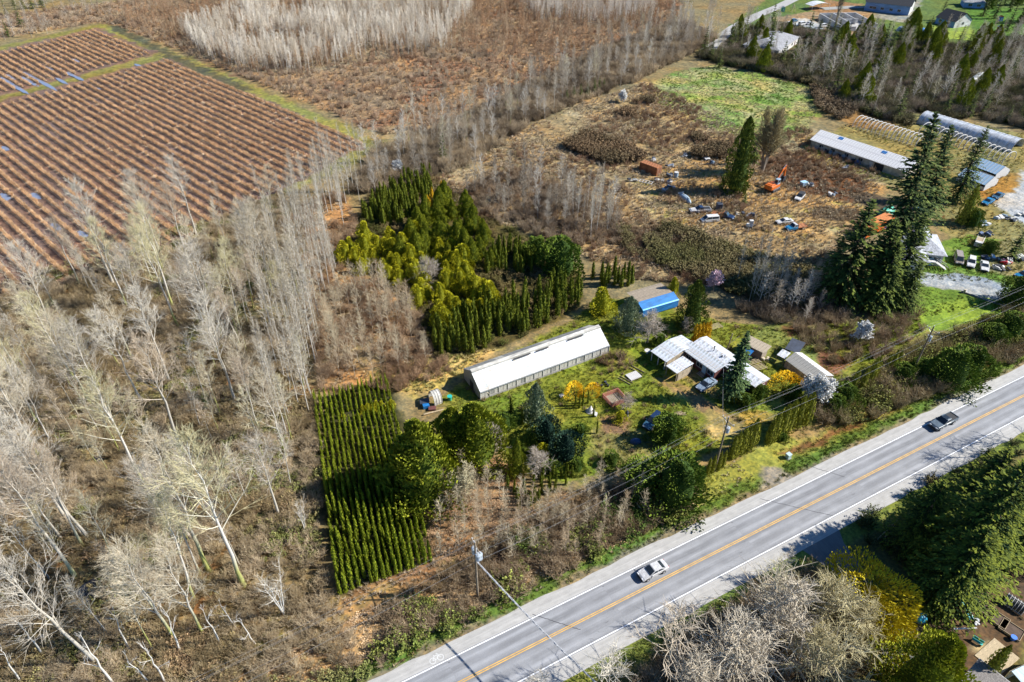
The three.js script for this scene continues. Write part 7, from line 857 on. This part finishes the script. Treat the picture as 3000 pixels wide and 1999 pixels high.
junk('wheel_ring', 'cream cart wheel leaning at the near corner of the greenhouse', 'wheel', 1424, 1166, (o) => { part(o, 'rim', new THREE.TorusGeometry(0.62, 0.07, 8, 24).translate(0, 0.66, 0), mt.cream); for (let k = 0; k < 4; k++) part(o, 'spoke', bx(1.2, 0.05, 0.05, 0, 0.66, 0, 0, k * 0.785), mt.cream); part(o, 'hub', cy(0.1, 0.1, 0.12, 0, 0.66, 0, 10, 'z'), mt.cream); }, 0.3); junk('log', 'pale trimmed log lying left of the greenhouse end', 'log', 1272, 1208, (o) => { const g = bar(V(-2, 0.14, 0), V(2, 0.14, 0), 0.14, 8); part(o, 'trunk', g, mt.paleWood); part(o, 'cut_end', [cy(0.145, 0.145, 0.02, 2.01, 0.14, 0, 10, 'x')], mt.cream); }, 0.35); junk('crate_stack', 'blue and dark red crates beside the small plastic hut', 'crates', 1248, 1192, (o) => { part(o, 'crate', rb(1.2, 0.8, 1, 0.05, 0, 0.4, 0, 0.3), mt.tarpBlue); part(o, 'crate', rb(1.4, 0.5, 1, 0.05, 1.2, 0.25, 0.6, 0.1), mt.redBrown); part(o, 'sheet', bx(1.8, 0.05, 1.4, -0.3, 0.85, -0.9, 0.2, 0.1), mt.slate); }); junk('bin', 'green bin right of the small plastic hut', 'bin', 1318, 1172, (o) => { part(o, 'shell', cy(0.45, 0.36, 0.9, 0, 0.45, 0, 14), mt.tarpGreen); part(o, 'lid', cy(0.48, 0.48, 0.06, 0, 0.92, 0, 14), mt.teal); });
for (const [x, y, l] of [[2205, 1065, 'open timber frame in the garden behind the house'], [2222, 1082, 'second timber frame nearest the yellow forsythia'], [2095, 962, 'stacked white boards in the garden above the house']]) junk('trestle', l, 'timber', x, y, (o) => { for (let k = 0; k < 5; k++) part(o, 'bar', bx(2.8, 0.08, 0.1, 0, 0.5 + 0.05 * k, -0.8 + k * 0.4), mt.paleWood); part(o, 'post', [bx(0.1, 0.6, 0.1, -1.3, 0.3, -0.8), bx(0.1, 0.6, 0.1, 1.3, 0.3, 0.8)], mt.oldWood); }, 0.4); junk('rubble_heap', 'heap of white rubble beside the narrow shed', 'rubble', 2240, 1052, (o) => { const r = rng(4); for (let k = 0; k < 10; k++) part(o, 'lump', rb(rr(r, 0.3, 0.7), rr(r, 0.2, 0.5), rr(r, 0.3, 0.6), 0.08, rr(r, -0.8, 0.8), 0.2 + r() * 0.4, rr(r, -0.6, 0.6), r() * 3), mt.cream); });
junk('pole_mast', 'leaning pale post behind the roof of the house', 'post', 2128, 1030, (o) => { part(o, 'post', bar(V(0, 0, 0), V(0.4, 4.6, 0), 0.1, 8), mt.oldWood); part(o, 'brace', bar(V(0.2, 2, 0), V(2.2, 3.6, -0.6), 0.05, 6), mt.paleWood); });
// dirt garden south of the road
for (const [x, y, l, w] of [[2857, 1743, 'raised bed with pale boards beside the green slide top', 2], [2884, 1785, 'empty raised bed in the middle of the dirt garden', 2], [2920, 1815, 'raised bed with dark soil beside the net tunnel', 2.1], [2962, 1848, 'raised bed with grey soil above the blue bucket', 2.1]]) junk('raised_bed', l, 'raised bed', x, y, (o) => { const D = 2.6, H = 0.35; part(o, 'board', bx(w, H, 0.05, 0, H / 2, D / 2), mt.paleWood); part(o, 'board', bx(w, H, 0.05, 0, H / 2, -D / 2), mt.paleWood); part(o, 'board', bx(0.05, H, D - 0.05, w / 2 - 0.025, H / 2, 0), mt.paleWood); part(o, 'board', bx(0.05, H, D - 0.05, -w / 2 + 0.025, H / 2, 0), mt.paleWood); part(o, 'soil', bx(w - 0.1, 0.24, D - 0.1, 0, 0.12, 0), mt.soil); }, heading([2890, 1825], [2935, 1800]) + 0.3);
hoops('net_tunnel', px(2935, 1770), px(2990, 1805), 1.8, 1.4, 'dark net tunnel over a garden bed at the right edge', 'net tunnel', { n: 6, skin: M([0.05, 0.06, 0.06], 0.6, { map: streak }), sideH: 0.3, ends: false });
junk('slide', 'green plastic slide with playhouse top in the dirt garden', 'slide', 2822, 1795, (o) => { part(o, 'chute', [beam(V(0, 1.3, -1.6), V(0.4, 0.2, 1.2), 0.5, 0.06), beam(V(-0.26, 1.4, -1.6), V(0.14, 0.3, 1.2), 0.06, 0.2), beam(V(0.26, 1.4, -1.6), V(0.66, 0.3, 1.2), 0.06, 0.2)], mt.teal); part(o, 'tower_post', [bx(0.1, 2, 0.1, -0.5, 1, -1.7), bx(0.1, 2, 0.1, 0.5, 1, -1.7), bx(0.1, 2, 0.1, -0.5, 1, -2.8), bx(0.1, 2, 0.1, 0.5, 1, -2.8)], mt.paleWood); part(o, 'deck', bx(1.1, 0.08, 1.2, 0, 1.3, -2.25), mt.paleWood); part(o, 'canopy', prism([[-0.8, 2], [0, 2.5], [0.8, 2]], 1.4).translate(0, 0, -2.25), mt.teal); });
junk('kiddie_pool', 'teal-blue covered trailer beside the yellow-green cedar', 'covered object', 2690, 1812, (o) => { part(o, 'tub', cy(1, 0.9, 0.5, 0, 0.25, 0, 20), mt.skyBlueTank); part(o, 'cover', new THREE.SphereGeometry(1.02, 18, 8, 0, 6.3, 0, 1.57).scale(1, 0.6, 1).translate(0, 0.5, 0), M([0.03, 0.35, 0.5], 0.4)); part(o, 'handle', bx(0.5, 0.1, 0.1, 0.9, 0.9, -0.5), mt.white); }); junk('bucket', 'bright blue bucket below the lowest raised bed', 'bucket', 2966, 1874, (o) => { part(o, 'shell', cy(0.36, 0.28, 0.6, 0, 0.3, 0, 14), mt.blueBin); part(o, 'rim', cy(0.39, 0.39, 0.05, 0, 0.6, 0, 14), mt.blueBin); }); junk('bench', 'small green bench beside the pointed cedar', 'bench', 2860, 1885, (o) => { part(o, 'seat', bx(1.3, 0.06, 0.4, 0, 0.45, 0), mt.teal); part(o, 'backrest', bx(1.3, 0.4, 0.05, 0, 0.75, -0.2), mt.teal); for (const x of [-0.55, 0.55]) part(o, 'leg', bx(0.08, 0.45, 0.35, x, 0.22, 0), mt.oldWood); }, -0.8); junk('toy_heap', 'scatter of white and grey toys on the dirt garden', 'toys', 2855, 1810, (o) => { const r = rng(2); for (let k = 0; k < 8; k++) part(o, 'toy', rb(rr(r, 0.2, 0.6), rr(r, 0.15, 0.4), rr(r, 0.2, 0.5), 0.05, rr(r, -0.8, 0.8), 0.2, rr(r, -1.4, 1.4), r() * 3), k % 3 ? mt.white : mt.steel); }); junk('white_beam', 'white pole lying at the right edge of the yellow-green cedar', 'pole', 2818, 1858, (o) => { part(o, 'pole', bar(V(-1.6, 1.3, 0), V(1.4, 1.5, 0), 0.12, 8), mt.white); part(o, 'support', bx(0.1, 1.3, 0.1, 0.6, 0.65, 0), mt.white); });
{ const a = px(2942, 1612), b = px(3020, 1705), [o, L] = frame('lattice_fence', a, b, 'dark wooden lattice fence along the lawn at the right edge', 'fence'); for (let k = 0; k < 26; k++) part(o, 'slat', bx(0.06, 1.5, 0.03, 0, 0.8, 0, 0, 0.5), mt.oldWood).position.set(0.3 + k * (L - 0.6) / 25, 0, 0.02); for (let k = 0; k < 26; k++) part(o, 'slat', bx(0.06, 1.5, 0.03, 0, 0.8, 0, 0, -0.5), mt.oldWood).position.set(0.3 + k * (L - 0.6) / 25, 0, -0.015); for (let k = 0; k <= 4; k++) part(o, 'post', bx(0.1, 1.7, 0.1, k * L / 4, 0.85, 0), mt.oldWood); part(o, 'rail', [bx(L, 0.08, 0.08, L / 2, 1.62, 0), bx(L, 0.08, 0.08, L / 2, 0.1, 0)], mt.oldWood); }
junk('white_post', 'leaning white post beside the dirt track at the bottom edge', 'post', 2428, 2010, (o) => { part(o, 'post', bar(V(0, 0, 0), V(0.2, 3.4, 0.1), 0.11, 8, 0.08), mt.white); part(o, 'tip', bar(V(0.2, 3.4, 0.1), V(0.45, 3.5, 0.1), 0.04, 6), mt.paleWood); }); junk('log', 'long pale log lying under the firs beside the side drive', 'log', 2600, 1560, (o) => { part(o, 'trunk', [bar(V(-3, 0.5, 0.2), V(3, 0.9, -0.4), 0.1, 7, 0.06), bar(V(-2.8, 0.35, 0.6), V(2.6, 0.7, 0.1), 0.08, 7, 0.05)], mt.paleWood); part(o, 'stub', bar(V(0.4, 0.7, 0), V(0.8, 1.3, 0.2), 0.04, 6), mt.paleWood); }, 0.55); junk('sign_post', 'pale blue-white sign on a post at the right end of the hedge', 'sign', 2993, 1035, (o) => { part(o, 'post', cy(0.05, 0.05, 2.4, 0, 1.2, 0, 8), mt.steel); part(o, 'board', rb(0.9, 1.1, 0.06, 0.02, 0, 2.1, 0.05), mt.paleBlue); }, 0.8);
// ---------- power line ----------
{
  const P = [[1391, 1590, 3, 'grey utility pole carrying three transformers at the roadside, left'], [2135, 1224, 1, 'utility pole with one transformer beside the gravel drive'], [2737, 957, 1, 'utility pole with one transformer rising from the roadside hedge']].map(([x, y, n, l]) => { const p = px(x, y, 12.6).setY(0), o = thing('utility_pole', l, 'utility pole', p, ROAD_TURN + Math.PI / 2); return { p, n, o }; }), H = 12.6, grayT = M([0.5, 0.58, 0.66], 0.35, { map: grime });
  for (const { n, o } of P) {
    part(o, 'pole', bar(V(0, 0, 0), V(0, H, 0), 0.19, 12, 0.12), mt.poleWood); part(o, 'crossarm', bx(2.6, 0.13, 0.11, 0, H - 0.9, 0.14), mt.oldWood); part(o, 'brace', [beam(V(-0.8, H - 0.95, 0.2), V(0, H - 1.7, 0.16), 0.04, 0.04), beam(V(0.8, H - 0.95, 0.2), V(0, H - 1.7, 0.16), 0.04, 0.04)], mt.steel);
    for (const x of [-1.2, 0.7, 1.2]) part(o, 'insulator', [cy(0.05, 0.07, 0.22, x, H - 0.72, 0.14, 10), cy(0.08, 0.08, 0.05, x, H - 0.6, 0.14, 10)], mt.white); part(o, 'insulator', cy(0.05, 0.08, 0.25, 0, H + 0.1, 0, 10), mt.white);
    const spots = n === 3 ? [[-0.62, H - 2.5, 0.1], [0.62, H - 2.6, 0.1], [0, H - 3.5, 0.62]] : [[0.1, H - 3.1, 0.62]];
    for (const [x, y, z] of spots) { const t = part(o, 'transformer', [cy(0.36, 0.36, 1, x, y, z, 18), cy(0.39, 0.39, 0.07, x, y + 0.5, z, 18), cy(0.3, 0.36, 0.1, x, y + 0.57, z, 18)], grayT); part(t, 'bushing', [cy(0.04, 0.06, 0.25, x + 0.12, y + 0.72, z, 8), cy(0.04, 0.06, 0.25, x - 0.12, y + 0.72, z, 8)], mt.white); }
    part(o, 'bracket', bx(0.9, 0.1, 0.2, 0, H - 2.3, 0.2), mt.steel);
  }
  const ends = [P[0].p.clone().addScaledVector(P[0].p.clone().sub(P[1].p), 1.3), P[0].p, P[1].p, P[2].p, P[2].p.clone().addScaledVector(P[2].p.clone().sub(P[1].p), 1.2)], side = RN.clone(), wireM = M([0.3, 0.3, 0.3], 0.5);
  const span = (name, label, a, b, sag, r, m, n = 18, group) => { const v = new Veg(), pts = []; for (let j = 0; j <= n; j++) { const t = j / n, p = a.clone().lerp(b, t); p.y -= sag * 4 * t * (1 - t); pts.push(p); } v.tube(pts, pts.map(() => r), 5, [1, 1, 1]); const g = v.geo(); return solo(name, g, m, label, 'cable', null, 0, group); };
  for (let k = 0; k < 4; k++) for (const [o, h, q] of [[-1.2, H - 0.58, 'outer'], [1.2, H - 0.58, 'road-side'], [0.7, H - 0.58, 'inner'], [0, H + 0.22, 'top'], [0.1, H - 4.4, 'lower']]) span('power_line', 'grey overhead wire strung between the roadside utility poles', ends[k].clone().addScaledVector(side, o).setY(h), ends[k + 1].clone().addScaledVector(side, o).setY(h), 0.9, o === 0.1 ? 0.012 : 0.008, wireM, 18, 'overhead wires along the road');
  const far = road(rAlong(P[0].p.x, P[0].p.z) + 7, -16); far.y = 8.5; const bundle = solo('service_cable', (() => { const v = new Veg(); for (let k = 0; k < 4; k++) { const pts = []; for (let j = 0; j <= 40; j++) { const t = j / 40, p = P[0].p.clone().setY(H - 3.9).lerp(far, t), q = k * 1.57 + t * 34; p.y -= 0.9 * 4 * t * (1 - t); p.addScaledVector(RD, Math.cos(q) * 0.09); p.y += Math.sin(q) * 0.09; pts.push(p); } v.tube(pts, pts.map(() => 0.035), 5, [1, 1, 1]); } return v.geo(); })(), M([0.5, 0.5, 0.5], 0.5), 'twisted bundle of thick service cables crossing the road from the left pole', 'cable');
  span('service_wire', 'thin service wire from the middle pole to the white-roofed house', P[1].p.clone().setY(H - 4.2), px(2120, 1080, 3.4), 0.6, 0.018, wireM, 14);
}
renderer.render(scene, camera);
